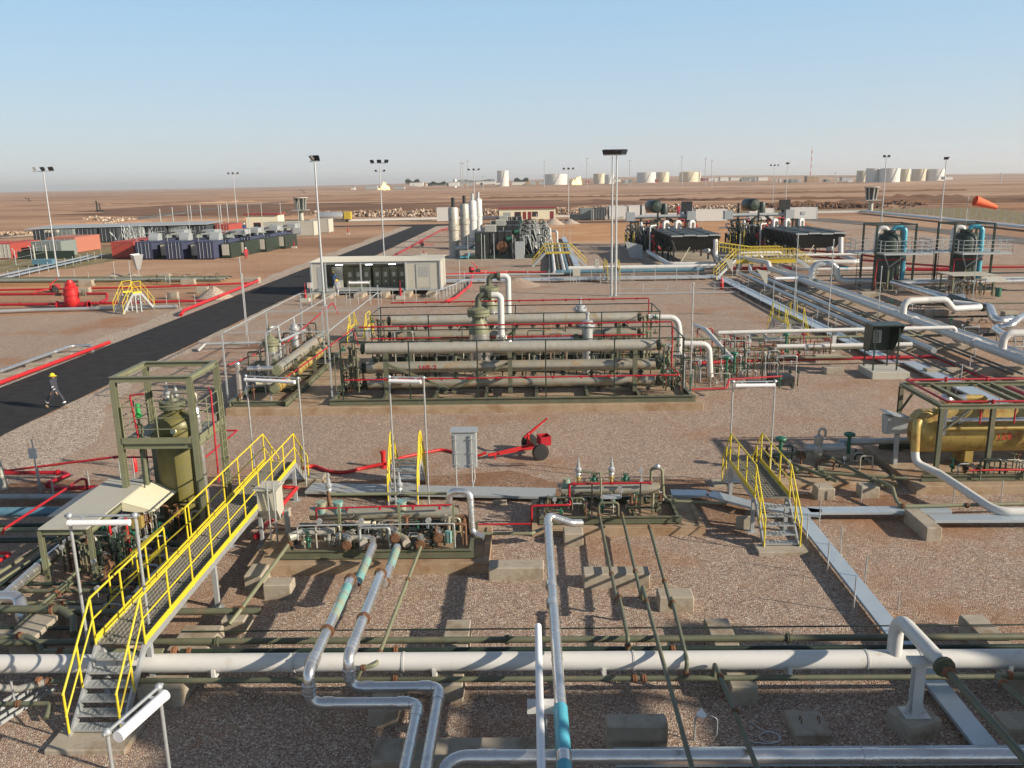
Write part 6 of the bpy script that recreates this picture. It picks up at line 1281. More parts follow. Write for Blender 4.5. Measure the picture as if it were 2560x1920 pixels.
mb=MB(); mb.tube([(17.9,128,.6),(17.9,128,4.3),(18.9,129,4.3)],.12,n=10,bend=.3); mb.build('riser_pipe','white_paint',t)
for xx in (20.1,21.9,24): mb=MB(); mb.tube([(xx,129.4,3.8),(xx,129.4,4.75),(xx+.8,130.4,4.75),(xx+.8,130.4,3.4)],.24,n=12,bend=.4); mb.build('gooseneck_pipe','white_paint',t)
# engine behind the cooler
mb=MB(); mb.lathe((20.6,148.5,6.55),[(.0,0),(.8,.1),(1.05,.4),(1.05,3.0),(.8,3.4),(.0,3.5)],n=24,axis=(.25,-1,0)); mb.build('silencer_drum','dark_green',t)
mb=MB(); mb.lathe((22.7,146,5.2),[(.6,0),(.6,1.5),(.5,1.75),(.2,1.85)],n=20); mb.build('silencer_cap','dark_green',t)
for s in (-1,1): mb=MB(); mb.cyl((22.7,146,5.4),(22.7+s*1.6,146,3.9),.22,n=10); mb.build('exhaust_leg','black_steel',t)
mb=MB(); mb.cyl((17.2,145,4.95),(27.4,145,4.95),.3,n=14); mb.build('air_duct','galv_dull',t)
for xx in (16.9,27.0): mb=MB(); mb.box(xx-.7,144.3,4.3,xx+.7,145.7,5.7); mb.build('duct_box','galv_dull',t)
for i,(xx,yy,zz) in enumerate(((16.4,140,4.4),(17.6,140,4.4),(18.8,146,6.9),(19.6,140,4.5),(20.9,141,6.0),(22.4,141,5.0),(26.2,146,6.6),(26.8,140,4.3),(28,146,4.3),(18.4,134,3.8))): mb=MB(); mb.ibeam((xx,yy,.1),(xx,yy,zz),.28,.28,.04); mb.build('column','black_steel',t)
mb=MB(); mb.box(25.5,145.5,5.6,27.3,145.9,7.3); mb.build('black_cabinet','black_steel',t)
mb=MB(); mb.box(18,134,.3,25,144,2.4); mb.box(19,135,2.4,24.3,143,3.5); mb.build('engine_block','black_steel',t)
for k in range(5): mb=MB(); mb.cyl((18.2+k*1.5,132.5,.3),(18.2+k*1.5,132.5,2.6+.6*(k%2)),.45,n=14); mb.build('pulsation_bottle','dark_green',t)
mb=MB(); [mb.bar((15.6,130+k*3,3.0),(15.6,130+k*3,.1),.1,.1) for k in (0,)]; mb.bar((15.6,128.5,.1),(15.6,128.5,3.4),.12,.12)
mb.build('yellow_post','yellow_dull',t)
r3=random.Random(9)
for k in range(78):
    x=r3.uniform(15.6,27);y=r3.uniform(130,144);z=r3.uniform(1.2,4.6); mb=MB(); mb.tube([(x,y,.2),(x,y,z),(x+r3.uniform(-1.5,1.5),y+r3.uniform(-1,1),z),(x+1.2,y,.4)],r3.uniform(.06,.16),n=7,bend=.2); mb.build('small_pipe',r3.choice(['dark_green','black_steel','galv_dull','dark_green','olive','olive','dark_green','black_steel','black_steel','red']),t)
for zz,m in ((3.9,'yellow_dull'),): 
    mb=MB(); 
    for yy in (129.8,133.8): mb.cyl((14.8,yy,1.2),(14.8,yy,3.0),.05,n=6)
    mb.cyl((14.8,129.8,3.0),(14.8,133.8,3.0),.05,n=6); mb.cyl((14.8,129.8,2.4),(14.8,133.8,2.4),.04,n=6); mb.build('yellow_rail','yellow_dull',t)
t['label']='left gas compressor, big dark drum on top and a wide black air cooler in front'
dup(t,loc=(36.3,113.5,0),label='right gas compressor, dark drum and wide black air cooler beside the yellow walkway')
t=thing('fuel_gas_panel','grey splayed metal hood on the pad left of the left air cooler','metal hood',(15.5,121,0)); mb=MB(); mb.extr([(14.2,121,.2),(15.9,121,.2),(15.9,121,2.0),(13.4,121,2.6)],(0,.1,0)); mb.build('hood','galv_dull',t)
# ---------------------------------------------------------------- rack of pipes running away on the right
G_R='long pipes of the right-hand rack'
pipe('white_pipe','fattest white pipe of the right-hand rack, running away to the yellow walkway',[(26.9,30,1.0),(27.0,96.5,1.0),(27.0,97.2,1.6),(24.6,101,1.8)],.27,'white_paint',G_R,n=20,bend=.6,flanges=[],bands=[((26.95,59.6,1.0),(26.95,59.4,1.0)),((26.95,51.2,1.0),(26.95,51.0,1.0))],brr=1.25,seams=6)
pipe('silver_pipe','second pale pipe of the right-hand rack, just right of the fattest one',[(28.0,40,.95),(28.3,92,.95),(28.3,99,1.0)],.17,'galv',G_R,n=14,bands=[((28.25,86,.95),(28.25,83.5,.95),'turquoise',1.15)])
pipe('silver_pipe','pale pipe of the rack left of the fattest one, sheathed in metal',[(24.2,50.5,.7),(24.5,95,.8),(24.6,96,1.3)],.18,'galv',G_R,n=14,seams=5)
pipe('white_pipe','pale pipe of the rack nearest the covered tray',[(22.9,51.6,.7),(23.2,95.4,.75)],.15,'galv',G_R,n=14,seams=5)
for i,(x,r,m) in enumerate(((25.3,.07,'dark_green'),(25.8,.06,'olive'),(23.6,.06,'dark_green'),(29.0,.08,'dark_green'),(22.3,.05,'dark_green'))):
    pipe('green_pipe',['thin dark green pipe of the rack between the two middle pale ones, left','thin dark green pipe of the rack between the two middle pale ones, right','thin dark green pipe of the rack right of the tray-side pale one','thin dark green pipe along the right side of the rack','thin dark green pipe along the tray edge of the rack'][i],[(x,44,.7),(x,94,.7)],r,m,G_R,n=8)
for i,y in enumerate((46.5,53.5,60,67,74,81,88)):
    blk('low concrete sleeper across the right-hand pipe rack, '+ord_(i)+' from the front',22.0,y,29.4,y+.5,.45,group='sleepers of the right-hand rack',name='concrete_sleeper')
tray('cable_tray','wide covered cable tray running away along the left edge of the right-hand rack',[((21.3,49),(21.3,94.5)),((22.3,49.5),(22.3,33))],w=1.0,z=.3,L=3)
tray('cable_tray','second thinner cable tray lid lapping over the wide tray beside the rack',[((20.6,60),(20.6,93))],w=.35,z=.42,L=4)
for i,y in enumerate((53.5,57,61,65,70,75,80,86)):
    for k,x in enumerate((20.3,22.0)):
        mb=MB(); mb.cyl((x,y,0),(x,y,1.15),.03,n=7); one('steel_stake','thin stake beside the wide tray of the right rack, '+('left' if k==0 else 'right')+' row, '+ord_(i)+' from the front','stake',mb,'galv','stakes beside the wide tray')
for i,(x,y) in enumerate((((22.9,44.5)),(21.7,42.5),(22.9,40.5),(21.7,38.5),(24.6,47),(25.6,48.5))):
    mb=MB(); mb.cyl((x,y,0),(x,y,1.1),.03,n=7); one('steel_stake','thin stake right of the dark control panel hood, '+ord_(i)+' of six','stake',mb,'galv','stakes right of the hood')
q=K('r',650,750,1.1); zt_=vz(q.x,q.y,'r',590)
pipe('white_pipe','white expansion loop rising off the fattest rack pipe, the farther of two',[(27,61.5,1.1),(27,61.5,2.15),(28.7,61.8,2.15),(30.1,61.8,2.15),(30.9,62.2,1.4),(33.2,62.8,1.4),(33.3,63.8,1.4),(32.0,64.6,1.5)],.23,'white_paint',bend=.5,n=16)
q=K('r',1760,1190,1.1); z2=vz(27,44.6,'r',960)
pipe('white_pipe','white branch rising off the fattest rack pipe towards the right edge, the nearer one',[(27,q.y,1.1),(27,q.y,2.1),(31.5,q.y,2.1)],.22,'white_paint',bend=.5,n=16)
pipe('white_pipe','second white arch at the right edge behind the nearer branch',[(28.4,45.5,.4),(28.4,45.5,2.0),(28.9,46.5,2.4),(32,46.5,2.4)],.16,'white_paint',bend=.4,n=14)
pipe('silver_pipe','shiny clad pipe slanting down from the green column towards the rack',[(34.6,81.6,1.0),(34.5,72.2,1.0),(34.8,71.6,.9),(36.3,71.4,.9)],.33,'cladding',bend=.4,n=18,seams=3)
pipe('silver_pipe','shiny clad pipe running right behind the small sheet roof',[(34.9,81.3,1.0),(60,81.6,1.0)],.28,'cladding',n=18,seams=4,bend=.3)
pipe('green_pipe','fat grey-green pipe ahead of the small sheet roof, the left one',[K('r',1080,540,1),K('r',1330,630,1)],.3,'dark_green',n=14)
pipe('green_pipe','fat grey-green pipe ahead of the small sheet roof, the right one',[K('r',1290,520,1.1),K('r',1700,650,1.1)],.3,'dark_green',n=14)
pipe('silver_pipe','shiny clad pipe dipping in a wave at the right edge of the yard',[K('r',1690,640,1.1),K('r',1780,650,1.1),K('r',1830,780,.8),K('r',1900,830,.7),K('r',2060,800,.7)],.32,'cladding',bend=.8,n=16,seams=.8)
pipe('silver_pipe','shiny clad pipe with a rounded end curving off the right edge',[K('r',1960,1000,.8),K('r',1850,930,.8),K('r',1850,900,.8),K('r',2030,890,1.0),K('r',2130,800,1.3),K('r',2260,740,1.3)],.26,'cladding',bend=.6,n=16,seams=.9)
pipe('white_pipe','long white pipe crossing level from the tube bank to the rack',[(11.9,53.4,1.45),(27.0,53.8,1.5),(27.0,53.8,1.0)],.13,'white_paint',bend=.4,n=14)
pipe('white_pipe','lower white pipe crossing level behind the valve manifold',[K('h',1040,575,.9),K('h',1840,563,.9),K('r',800,1110,.9)],.14,'white_paint',n=14)
pipe('white_pipe','white pipe slanting down towards the viewer at the valve manifold',[K('h',340,395,1.2),K('h',430,430,1.45),K('h',680,710,.45)],.15,'white_paint',n=14,flanges=[(K('h',690,712,.45),K('h',430,430,1.4)-K('h',680,710,.45))],bend=.3)
pipe('white_pipe','white hockey-stick pipe off the farther tube bank at its right end',[(6.9,49.4,3.15),(8.6,49.4,3.1),(8.75,49.4,2.2),(8.75,49.4,.9)],.17,'white_paint',bend=.7,n=16)
pipe('white_pipe','white hockey-stick pipe off the nearer tube bank at its right end',[(8.2,45.2,2.35),(9.6,45.2,2.3),(9.75,45.2,.5)],.16,'white_paint',bend=.45,n=16)
pipe('white_pipe','short white U pipe hanging from the long level white pipe',[(15.0,54,1.45),(15.0,54,.85),(16.3,54,.85)],.12,'white_paint',bend=.3,n=12)
for i,(x,y) in enumerate(((14.0,53.9),(19.4,53.9))): mb=MB(); mb.ibeam((x,y,.05),(x,y,1.35),.25,.25,.03); one('pipe_support',('left' if i==0 else 'right')+' white stanchion under the long level white pipe','pipe support',mb,'white_paint','stanchions of the long level pipe')
G_M='olive pipes behind the valve manifold'
for i,(y,z,r) in enumerate(((55.4,.7,.09),(52.4,.55,.1),(49.6,.55,.07),(47.3,.5,.07))): pipe('olive_pipe',['farthest','second','third','nearest'][i]+' level olive pipe between the tube banks and the right-hand rack',[(9.0,y,z),([27,21,19,13][i],y,z)],r,'olive_pale',G_M,n=10)
pipe('fire_main','fat red fire main running level to the dark hood and then towards the viewer',[(9.5,49.0,.42),(14.2,49.8,.42),(24.1,50.0,.42),(24.1,34,.42)],.11,'red',n=12,bend=.4,flanges=[((x,49.95,.42),(1,0,0)) for x in (14.9,18,21.5)]+[((24.1,45.5,.42),(0,1,0))],flm='red')
pipe('fire_main','thin red pipe kinked beside the right end of the nearer tube bank',[(7.6,42.3,.5),(10.0,42.5,.5),(10.3,43.2,.8),(13.2,43.8,.8)],.05,'red',n=8)
t=thing('valve_manifold','crowded valve manifold with green wheels and red fittings right of the tube banks','valve manifold',(13,50,0))
clutter(t,9.2,14.5,44.0,50.5,.0,1.9,70,81,mats=('olive','dark_green','rust','galv_dull','cladding_old')); clutter(t,10.5,18.5,50.5,56,.0,1.5,64,82,mats=('olive','rust','galv_dull','red'))
for (x,y) in ((11.3,46.4),(15.8,52.0),(10.6,45.2)): gact(x,y,.4,1.6)
for (x,y) in ((10.7,47),(13.7,46.6),(12.3,47.8)): mb=MB(); mb.tube([(x,y,0),(x,y,1.3),(x+1.1,y,1.3),(x+1.1,y,0)],.035,n=6,bend=.08); mb.build('hoop_guard','galv',t)
blk('dark-topped block with a black valve beside the valve manifold',13.0,44.8,14.2,46,.5,m='black_steel',name='valve_box',group='boxes at the valve manifold',cat='box')
blk('small pale block in front of the fat red fire main',16.7,47.5,17.8,48.0,.4,group='concrete pipe supports')
blk('pale block beneath the lower white pipe at the manifold',17.2,50.6,18.8,51.2,.45,group='concrete pipe supports')
# control panel under a dark hood
t=thing('panel_booth','dark green hooded control panel on four legs over a pale slab','control panel',(20.0,47,0))
mb=MB(); mb.box(18.85,46.1,-.05,20.9,48.2,.4); mb.build('concrete_slab','offwhite',t,bevel=.02)
yf=46.7; z0=1.35; z1=vz(19.5,yf,'h',400)
xa,xb=KY('h',1880,420,yf).x,KY('h',2150,400,yf).x
for x in (xa+.1,xb-.3): mb=MB(); [mb.bar((x,y,.4),(x,y,z1-.1),.07,.07) for y in (46.6,)]; mb.build('leg','dark_green',t); mb=MB(); mb.bar((x,47.9,.4),(x,47.9,z1-.1),.07,.07); mb.build('leg','dark_green',t)
mb=MB(); mb.box(xa,47.6,z0,xb-.35,47.95,z1-.05); mb.extr([(xa,yf,z1),(xa,47.6,z1),(xa,47.6,z0),(xa,47.2,z0)],(.05,0,0)); mb.extr([(xb-.02,yf,z1),(xb-.35,47.6,z1),(xb-.35,47.6,z0),(xb-.35,47.2,z0)],(.05,0,0)); mb.box(xa-.05,yf-.1,z1,xb+.1,48.0,z1+.06); mb.build('hood','dark_green',t)
mb=MB(); mb.box(xa+.35,47.5,z0+.45,xb-.9,47.597,z1-.35); mb.build('panel_face','galv_dull',t); mb=MB(); mb.box(xa+.6,47.35,z0+.5,xb-1.1,47.5,z0+1.05); mb.build('meter_box','offwhite',t)
crossover('yellow-railed crossover over the covered tray right of the tube banks',17.35,18.55,56.4,57.6,60.5,61.7,1.3,rail='yellow')
# yellow walkway over the rack
t=thing('pipe_bridge','long yellow-railed steel walkway crossing high over the right-hand pipe rack','pipe bridge',(27,100,0))
mb=MB(); mb.ibeam((23.9,99.6,1.55),(31,99.6,1.55),.15,.5); mb.ibeam((23.9,101,1.55),(31,101,1.55),.15,.5); mb.build('main_beam','yellow_dull',t)
mb=MB(); mb.box(23.9,99.7,1.72,31,100.9,1.78); mb.build('deck','grating',t)
for x in (24.3,28,30.8): mb=MB(); mb.ibeam((x,100.3,0),(x,100.3,1.3),.3,.3); mb.build('support_post','galv_dull',t)
for y in (99.6,101):
    mb=MB(); P=[(20.7,y-4.6,1.1),(23.9,y,2.85),(31,y,2.85),(33.5,y,1.1)]; Q=[(20.7,y-4.6,.6),(23.9,y,2.3),(31,y,2.3),(33.5,y,.6)]
    mb.tube(P,.038,n=7); mb.tube(Q,.03,n=6)
    for i in range(9): x=23.9+7.1*i/8; mb.cyl((x,y,1.75),(x,y,2.85),.04,n=6)
    for f in (0,.33,.66): mb.cyl(V((20.7,y-4.6,0)).lerp(V((23.9,y,1.75)),f),V((20.7,y-4.6,1.1)).lerp(V((23.9,y,2.85)),f),.04,n=6); mb.cyl(V((33.5,y,0)).lerp(V((31,y,1.75)),f),V((33.5,y,1.1)).lerp(V((31,y,2.85)),f),.04,n=6)
    mb.build('handrail','yellow_dull',t)
for p,q in (((20.7,95,.1),(23.9,99.6,1.7)),((20.7,96.4,.1),(23.9,101,1.7)),((33.5,99.6,.1),(31,99.6,1.7)),((33.5,101,.1),(31,101,1.7))): mb=MB(); mb.bar(p,q,.12,.3); mb.build('stringer','galv_dull',t)
for i in range(8):
    f=(i+.5)/8; a=V((20.7,95,0)).lerp(V((23.9,99.6,1.75)),f); mb=MB(); mb.bar(a,a+V((0,1.4,0)),.3,.04); mb.build('tread','galv_dull',t)
for k in range(2):
    mb=MB(); y=104+k*1.4; P=[(22.9,y,3.4),(23.0,y,3.4),(26.8,y,2.8),(30.5,y,2.8)]; mb.tube(P,.05,n=7); mb.tube([(a,b,c-.5) for a,b,c in P],.04,n=6)
    for i in range(11): f=i/10; x=22.9+7.6*f; z=3.4-.6*min(1,max(0,(x-23)/3.8)); mb.cyl((x,y,z-1.1),(x,y,z),.045,n=6)
    mb.build('handrail','yellow_dull',t)
mb=MB(); mb.box(22.9,104,1.8,30.5,105.4,1.9); mb.build('deck','grating',t)
for x in (23.1,26.8,30.2): mb=MB(); mb.bar((x,104.7,0),(x,104.7,1.8),.2,.2); mb.build('support_post','galv_dull',t)
for i,(a,b,z) in enumerate(((24.9,30,2.25),(26.4,29.4,2.0),(25,27.5,1.95))): pipe('white_pipe','white arched pipe over the deck of the yellow pipe bridge, '+['back','middle','front'][i]+' one',[(a,101.6+.5*(2-i),.5),(a,101.6+.5*(2-i),z),(b,101.6+.5*(2-i),z),(b,101.6+.5*(2-i),.6)],.16,'white_paint','white pipes at the pipe bridge',bend=.4)
pipe('white_pipe','white pipe running right from the yellow pipe bridge to the first green column',[(29,101.4,2.0),(39,101.4,2.0),(39,101.4,.6)],.17,'white_paint',bend=.3)
pipe('white_pipe','lower white pipe right of the yellow pipe bridge with a blue wrap',[(31,100,.6),(33,98.6,.6),(43,98.4,.6)],.18,'white_paint',bands=[((35,98.6,.6),(36.5,98.55,.6),'blue_wrap',1.1)])
pipe('fire_main','fat red main running level under the yellow pipe bridge to the right',[(24,103.3,.4),(48,98,.4),(49,97,.1)],.2,'red',n=12)
pipe('fire_main','red main behind the green columns on the right',[(36,120,.4),(50,100,.4),(80,98,.4)],.12,'red',n=8)
pipe('fire_main','red main with a monitor right of the right air cooler',[(37,131,.5),(45,121,.4),(47,112,.4)],.14,'red',n=8)
pipe('silver_pipe','silver inverted-U pipe left of the first green column',[(27.8,84.5,.3),(27.8,84.5,2.6),(30.2,84.5,2.6),(30.2,84.5,.9),(34.2,84.2,.9)],.33,'galv',bend=.8,n=16)
# ---------------------------------------------------------------- columns with platforms at right
def gcol(lab,x,y,dupe=None):
    t=thing('platform_column',lab,'process column',(x,y,0),'green columns with grey railed platforms')
    mb=MB(); mb.lathe((x,y,.9),[(.7,-.6),(.9,-.2),(1.15,0),(1.15,3.9),(1.05,4.25),(.8,4.5),(.55,4.6),(.55,4.9),(.0,4.95)],n=30); mb.build('column_shell','dark_green',t)
    mb=MB(); 
    for a in range(4): c=PI/4+PI/2*a; mb.bar((x+.85*math.cos(c),y+.85*math.sin(c),0),(x+.85*math.cos(c),y+.85*math.sin(c),1),.15,.15)
    mb.build('skirt_leg','dark_green',t)
    for sx in (-1.85,1.85):
        for sy in (-1.6,1.7): mb=MB(); mb.ibeam((x+sx,y+sy,0),(x+sx,y+sy,6.4),.16,.16,.03); mb.build('frame_post','dark_green',t)
    mb=MB()
    for sy in (-1.6,1.7): mb.bar((x-1.9,y+sy,6.4),(x+1.9,y+sy,6.4),.14,.14)
    for sx in (-1.85,1.85): mb.bar((x+sx,y-1.5,6.37),(x+sx,y+1.6,6.37),.14,.14)
    mb.build('frame_beam','dark_green',t)
    z=3.75; X=[(x-1.4,y-2.6),(x+3.2,y-2.6),(x+3.2,y+2.2),(x-3.4,y+2.2),(x-3.4,y-.6),(x-1.4,y-.6)]
    mb=MB(); mb.prism(X,z-.16,z); mb.build('platform_deck','galv_dull',t)
    for (a,b) in zip(X,X[1:]+X[:1]):
        mb=MB(); A=V((*a,z));B=V((*b,z)); n=max(1,round((B-A).length/1.2))
        for h in (.4,.75,1.15): mb.cyl(A+V((0,0,h)),B+V((0,0,h)),.028,n=6)
        for i in range(n+1): mb.cyl(A.lerp(B,i/n),A.lerp(B,i/n)+V((0,0,1.15)),.032,n=6)
        mb.build('guard_rail','galv',t)
    for s in (-1,1): mb=MB(); mb.bar((x-.3,y-1.2,2.3),(x-.3+s*1.0,y-2.4,3.6),.09,.09); mb.build('brace','galv_dull',t)
    mb=MB(); mb.bar((x-.3,y-1.2,.3),(x-.3,y-1.2,2.4),.14,.14); mb.build('column_pipe','olive_pale',t)
    mb=MB(); mb.tube([(x+.3,y,5.7),(x+.5,y,6.05),(x+1.35,y-.3,6.05),(x+1.4,y-.4,.9),(x+1.4,y-.4,.7)],.24,n=16,bend=.5); mb.build('blue_pipe','blue_wrap',t)
    mb=MB(); mb.tube([(x-.2,y,5.5),(x-.3,y,6.0),(x-1.1,y+.1,6.0),(x-1.2,y+.1,3.8)],.24,n=14,bend=.45); mb.build('white_gooseneck','white_paint',t)
    for sx in (-3.2,):
        mb=MB()
        for k in (0,.45): mb.cyl((x+sx+k,y-.75,0),(x+sx+k,y-.75,3.75),.03,n=5)
        for i in range(12): mb.cyl((x+sx,y-.75,.3+i*.3),(x+sx+.45,y-.75,.3+i*.3),.018,n=4)
        mb.build('ladder','dark_green',t)
    mb=MB(); mb.tube([(x-1.8,y-1.8,.2),(x-1.7,y-1.8,3.1),(x+.9,y-1.8,3.1)],.06,n=7,bend=.1); mb.build('fire_water_pipe','red',t)
    mb=MB(); mb.cyl((x+.55,y-1.0,0.2),(x+.55,y-1.0,1.6),.06,n=7); mb.build('fire_water_pipe','red',t)
    mb=MB(); mb.cb(x,y,-.02,5,4.6,.15); mb.build('concrete_pad','concrete',t)
    clutter(t,x-1.8,x+1.9,y-2.2,y-1.3,.15,1.2,18,int(x)); return t
gc=gcol('dark green column with a grey railed platform and bright blue downpipe, left one',35.0,84.3)
dup(gc,loc=(42.0,83.6,0),label='dark green column with a grey railed platform and bright blue downpipe, right one')
t=thing('side_stair_tower','thin grey ladder cage and platform cut off by the right edge','ladder cage',(52,82,0))
mb=MB()
for k in (0,.6): mb.cyl((50.6+k,80,0),(50.6+k,80,5),.05,n=5)
for i in range(16): mb.cyl((50.6,80,.3+i*.3),(51.2,80,.3+i*.3),.025,n=4)
mb.build('ladder','dark_green',t); mb=MB(); mb.box(50.3,79.5,3.6,54,83,3.75); mb.build('platform_deck','galv_dull',t); mb=MB(); [mb.cyl((50.3+k,79.5,3.75),(50.3+k,79.5,4.9),.04,n=5) for k in (0,1.2,2.4)]; mb.cyl((50.3,79.5,4.9),(54,79.5,4.9),.04,n=5); mb.build('guard_rail','galv',t)
t=thing('valve_shelter','small pale sheet roof over a valve cluster in front of the right green column','shelter',(40.2,79,0))
x0,x1,y0,y1,z=38.6,42.3,78.2,80.6,1.95
for x in (x0,x1):
    for y in (y0,y1): mb=MB(); mb.bar((x,y,0),(x,y,z),.12,.12); mb.build('post','olive_pale',t)
mb=MB(); mb.box(x0-.2,y0-.2,z,x1+.1,y1+.2,z+.08); mb.build('roof_sheet','offwhite',t); mb=MB(); mb.quad((41.1,77.9,z-.05),(42.7,77.9,z-.05),(43.0,77.0,z-.45),(41.3,77.0,z-.45)); mb.build('side_flap','offwhite',t)
clutter(t,x0,x1,y0,y1,.1,1.7,44,91)
mb=MB(); mb.cyl((42.0,76.8,.2),(42.0,76.8,1.0),.25,n=12); mb.build('pump_motor','valve_green',t)
for i in range(5): pipe('green_pipe','level dark green pipe in front of the two green columns, '+ord_(i)+' from the front',[(30+.2*i,[56,63.5,70,87.5,92][i],.6),(60,[56,63.5,70,87.5,92][i],.6)],[.12,.08,.07,.1,.08][i],['dark_green','dark_green','olive','galv_dull','dark_green'][i],'level green pipes at the right',n=8)
t=thing('pump_group','low group of green pumps and skids between the rack and the right edge','pump group',(38,62,0)); clutter(t,29.5,44,52,60,.0,.9,40,95,mats=('dark_green','olive','galv_dull','cladding_old')); clutter(t,29.5,40,62,75,.0,.9,34,96,mats=('dark_green','olive','galv_dull','cladding_old'))
for i,(x,y,s) in enumerate(((30.5,78.5,1.6),(35,72.6,1.2),(36.8,66,1.1),(46,93,1.4),(32.5,92,1.2),(31.5,67,1.5))): blk('pale concrete block among the pipes right of the rack, '+['by the left green column','under the slanting shiny pipe','under the farther expansion loop','behind the right green column','under the red main','left of the shiny wave'][i],x,y,x+s,y+s*.6,.5,group='concrete blocks right of the rack')
# ---------------------------------------------------------------- cross tray and pipes along the middle
tray('cable_tray','wide galvanised tray crossing the whole middle of the yard',[((-13.5,95.2),(20.6,95.2))],w=1.0,z=.45,L=4,h=.2)
pipe('white_pipe','white pipe crossing level behind the wide tray from the pipe bundle to the rack',[(4.6,101.5,.85),(22,101.5,.85)],.28,'white_paint',n=14,seams=4)
pipe('blue_pipe','blue-grey pipe crossing level just below the white one, behind the wide tray',[(3,100.6,.55),(20.5,100.6,.55)],.22,'blue_pipe',n=12,seams=5)
pipe('grey_pipe','thin grey pipe crossing level behind the wide tray, left half',[(-14,100,.4),(4,100,.4)],.12,'galv_dull',n=8)
for i in range(15):
    x=-12+i*2.35; mb=MB(); mb.cyl((x,94.4,0),(x,94.4,1.5),.035,n=6); one('steel_stake','thin stake along the front of the wide middle tray, '+ord_(i)+' from the left','stake',mb,'galv','stakes along the wide middle tray')
railline('low thin-railed barrier between the tube banks and the wide middle tray',[(8.8,83.6),(20.4,83.4)],1.1,2.4)
mb=MB(); mb.bar((8.2,83.3,.15),(20.4,83.1,.15),.12,.12); one('cable_channel','low channel at the foot of the thin-railed barrier','cable channel',mb,'galv_dull')
railline('thin-railed stub of barrier beside the twin mast with three rails',[(7.6,92),(11,92)],1.2,1.6,rails_=(.3,.65,1))
crossover('narrow yellow-railed crossover over the middle tray beside the twin mast',8.5,9.8,92.8,94,97.5,99,1.35,rail='yellow_dull')
G_B='bundle of pipes running away past the engine packages'
for i,(x,r,m) in enumerate(((2.9,.22,'white_paint'),(2.35,.09,'dark_green'),(3.5,.09,'olive'),(4.1,.22,'white_paint'),(4.55,.16,'blue_pipe'),(5.0,.1,'rust'),(5.4,.09,'dark_green'))):
    pipe('bundle_pipe',['left white','leftmost dark green','olive','right white','blue-grey','rusty','rightmost dark green'][i]+' pipe in the bundle running away past the engine packages',[(x,101,.45),(x+.9,150,.45)],r,m,G_B,n=8)
tray('cable_tray','pale blue-grey tray on the right of the bundle running away past the engines',[((5.9,101),(6.6,168))],w=.9,z=.4,L=5)
for i in range(2): pipe('white_pipe',['left','right'][i]+' white swan-neck rising at the far end of the pipe bundle',[(3.6+i*1.2,150,.4),(3.6+i*1.2,150,3-.5*i),(2.6+i*1.2,152,3-.5*i)],.2,'white_paint','swan-necks of the bundle',bend=.4)
t=thing('pipe_bridge','small yellow-railed bridge over the pipe bundle beside the engine packages','pipe bridge',(3.7,112.5,0))
mb=MB(); mb.box(2.0,112,1.75,5.4,113.3,1.95); mb.build('deck','yellow_dull',t)
for y in (112,113.3):
    mb=MB(); mb.tube([(.3,y,1.0),(2.0,y,3.0),(5.4,y,3.0),(7.4,y,1.0)],.045,n=6); mb.tube([(.3,y,.5),(2.0,y,2.5),(5.4,y,2.5),(7.4,y,.5)],.035,n=6)
    for x,z in ((.3,0),(1.15,.9),(2,1.95),(3.1,1.95),(4.3,1.95),(5.4,1.95),(6.4,.95),(7.4,0)): mb.cyl((x,y,z),(x,y,z+1.05),.03,n=6)
    mb.build('handrail','yellow_dull',t)
for y in (112,113.3):
    for a,b in (((.3,y,.1),(2,y,1.8)),((7.4,y,.1),(5.4,y,1.8))): mb=MB(); mb.bar(a,b,.1,.28); mb.build('stringer','galv_dull',t)
for i,(x,y,h,w) in enumerate(((5.1,93.6,1.5,.8),(7.6,97,2.2,.5))):
    t=thing('local_panel',['small pale instrument box on legs in front of the pipe bundle','small tilted grey box on a bent post left of the twin mast'][i],'instrument box',(x,y,0),'small instrument boxes'); mb=MB(); mb.box(x-w/2,y,h-.7,x+w/2,y+.35,h+.1); mb.build('box_body','offwhite',t,bevel=.02); mb=MB(); [mb.cyl((x+s*w*.4,y+.1,0),(x+s*w*.4,y+.1,h-.7),.03,n=6) for s in (-1,1)][:0]; mb.cyl((x,y+.1,0),(x,y+.1,h-.7),.04,n=6); mb.build('leg','galv',t)
# monitors and red mains
for i,(x,y,rz) in enumerate(((-6.8,105.6,200),(-19.2,154,170),(-53,93,20))):
    o=dup(cart,loc=(x,y,0),rz=R(rz),label=['red fire monitor trailer on the gravel right behind the pale cabin','red fire monitor trailer beside the road far behind the pale cabin','red fire monitor trailer among the red pipes at the far left'][i])
pipe('fire_main','red main running away on the right side of the road behind the cabin',[(-20.8,92,.3),(-20.9,204,.3),(-18,210,.3)],.14,'red',n=8,flanges=[((-20.8,y,.3),(0,1,0)) for y in (132,150,176)],flm='red')
pipe('fire_main','red main crossing level on the gravel between the cabin and the engine pad',[(-10.8,102,.3),(-7,103,.3),(-2.6,104,.3),(2,103,.3)],.11,'red_bright',n=8)
pipe('fire_hose','red hose snaking from the cabin conduits to the monitor trailer',[K('b',1640,1360,.2),K('b',1720,1330,.2),K('b',1850,1220,.2),K('b',1870,1130,.3)],.13,'red_bright',bend=1,n=8)
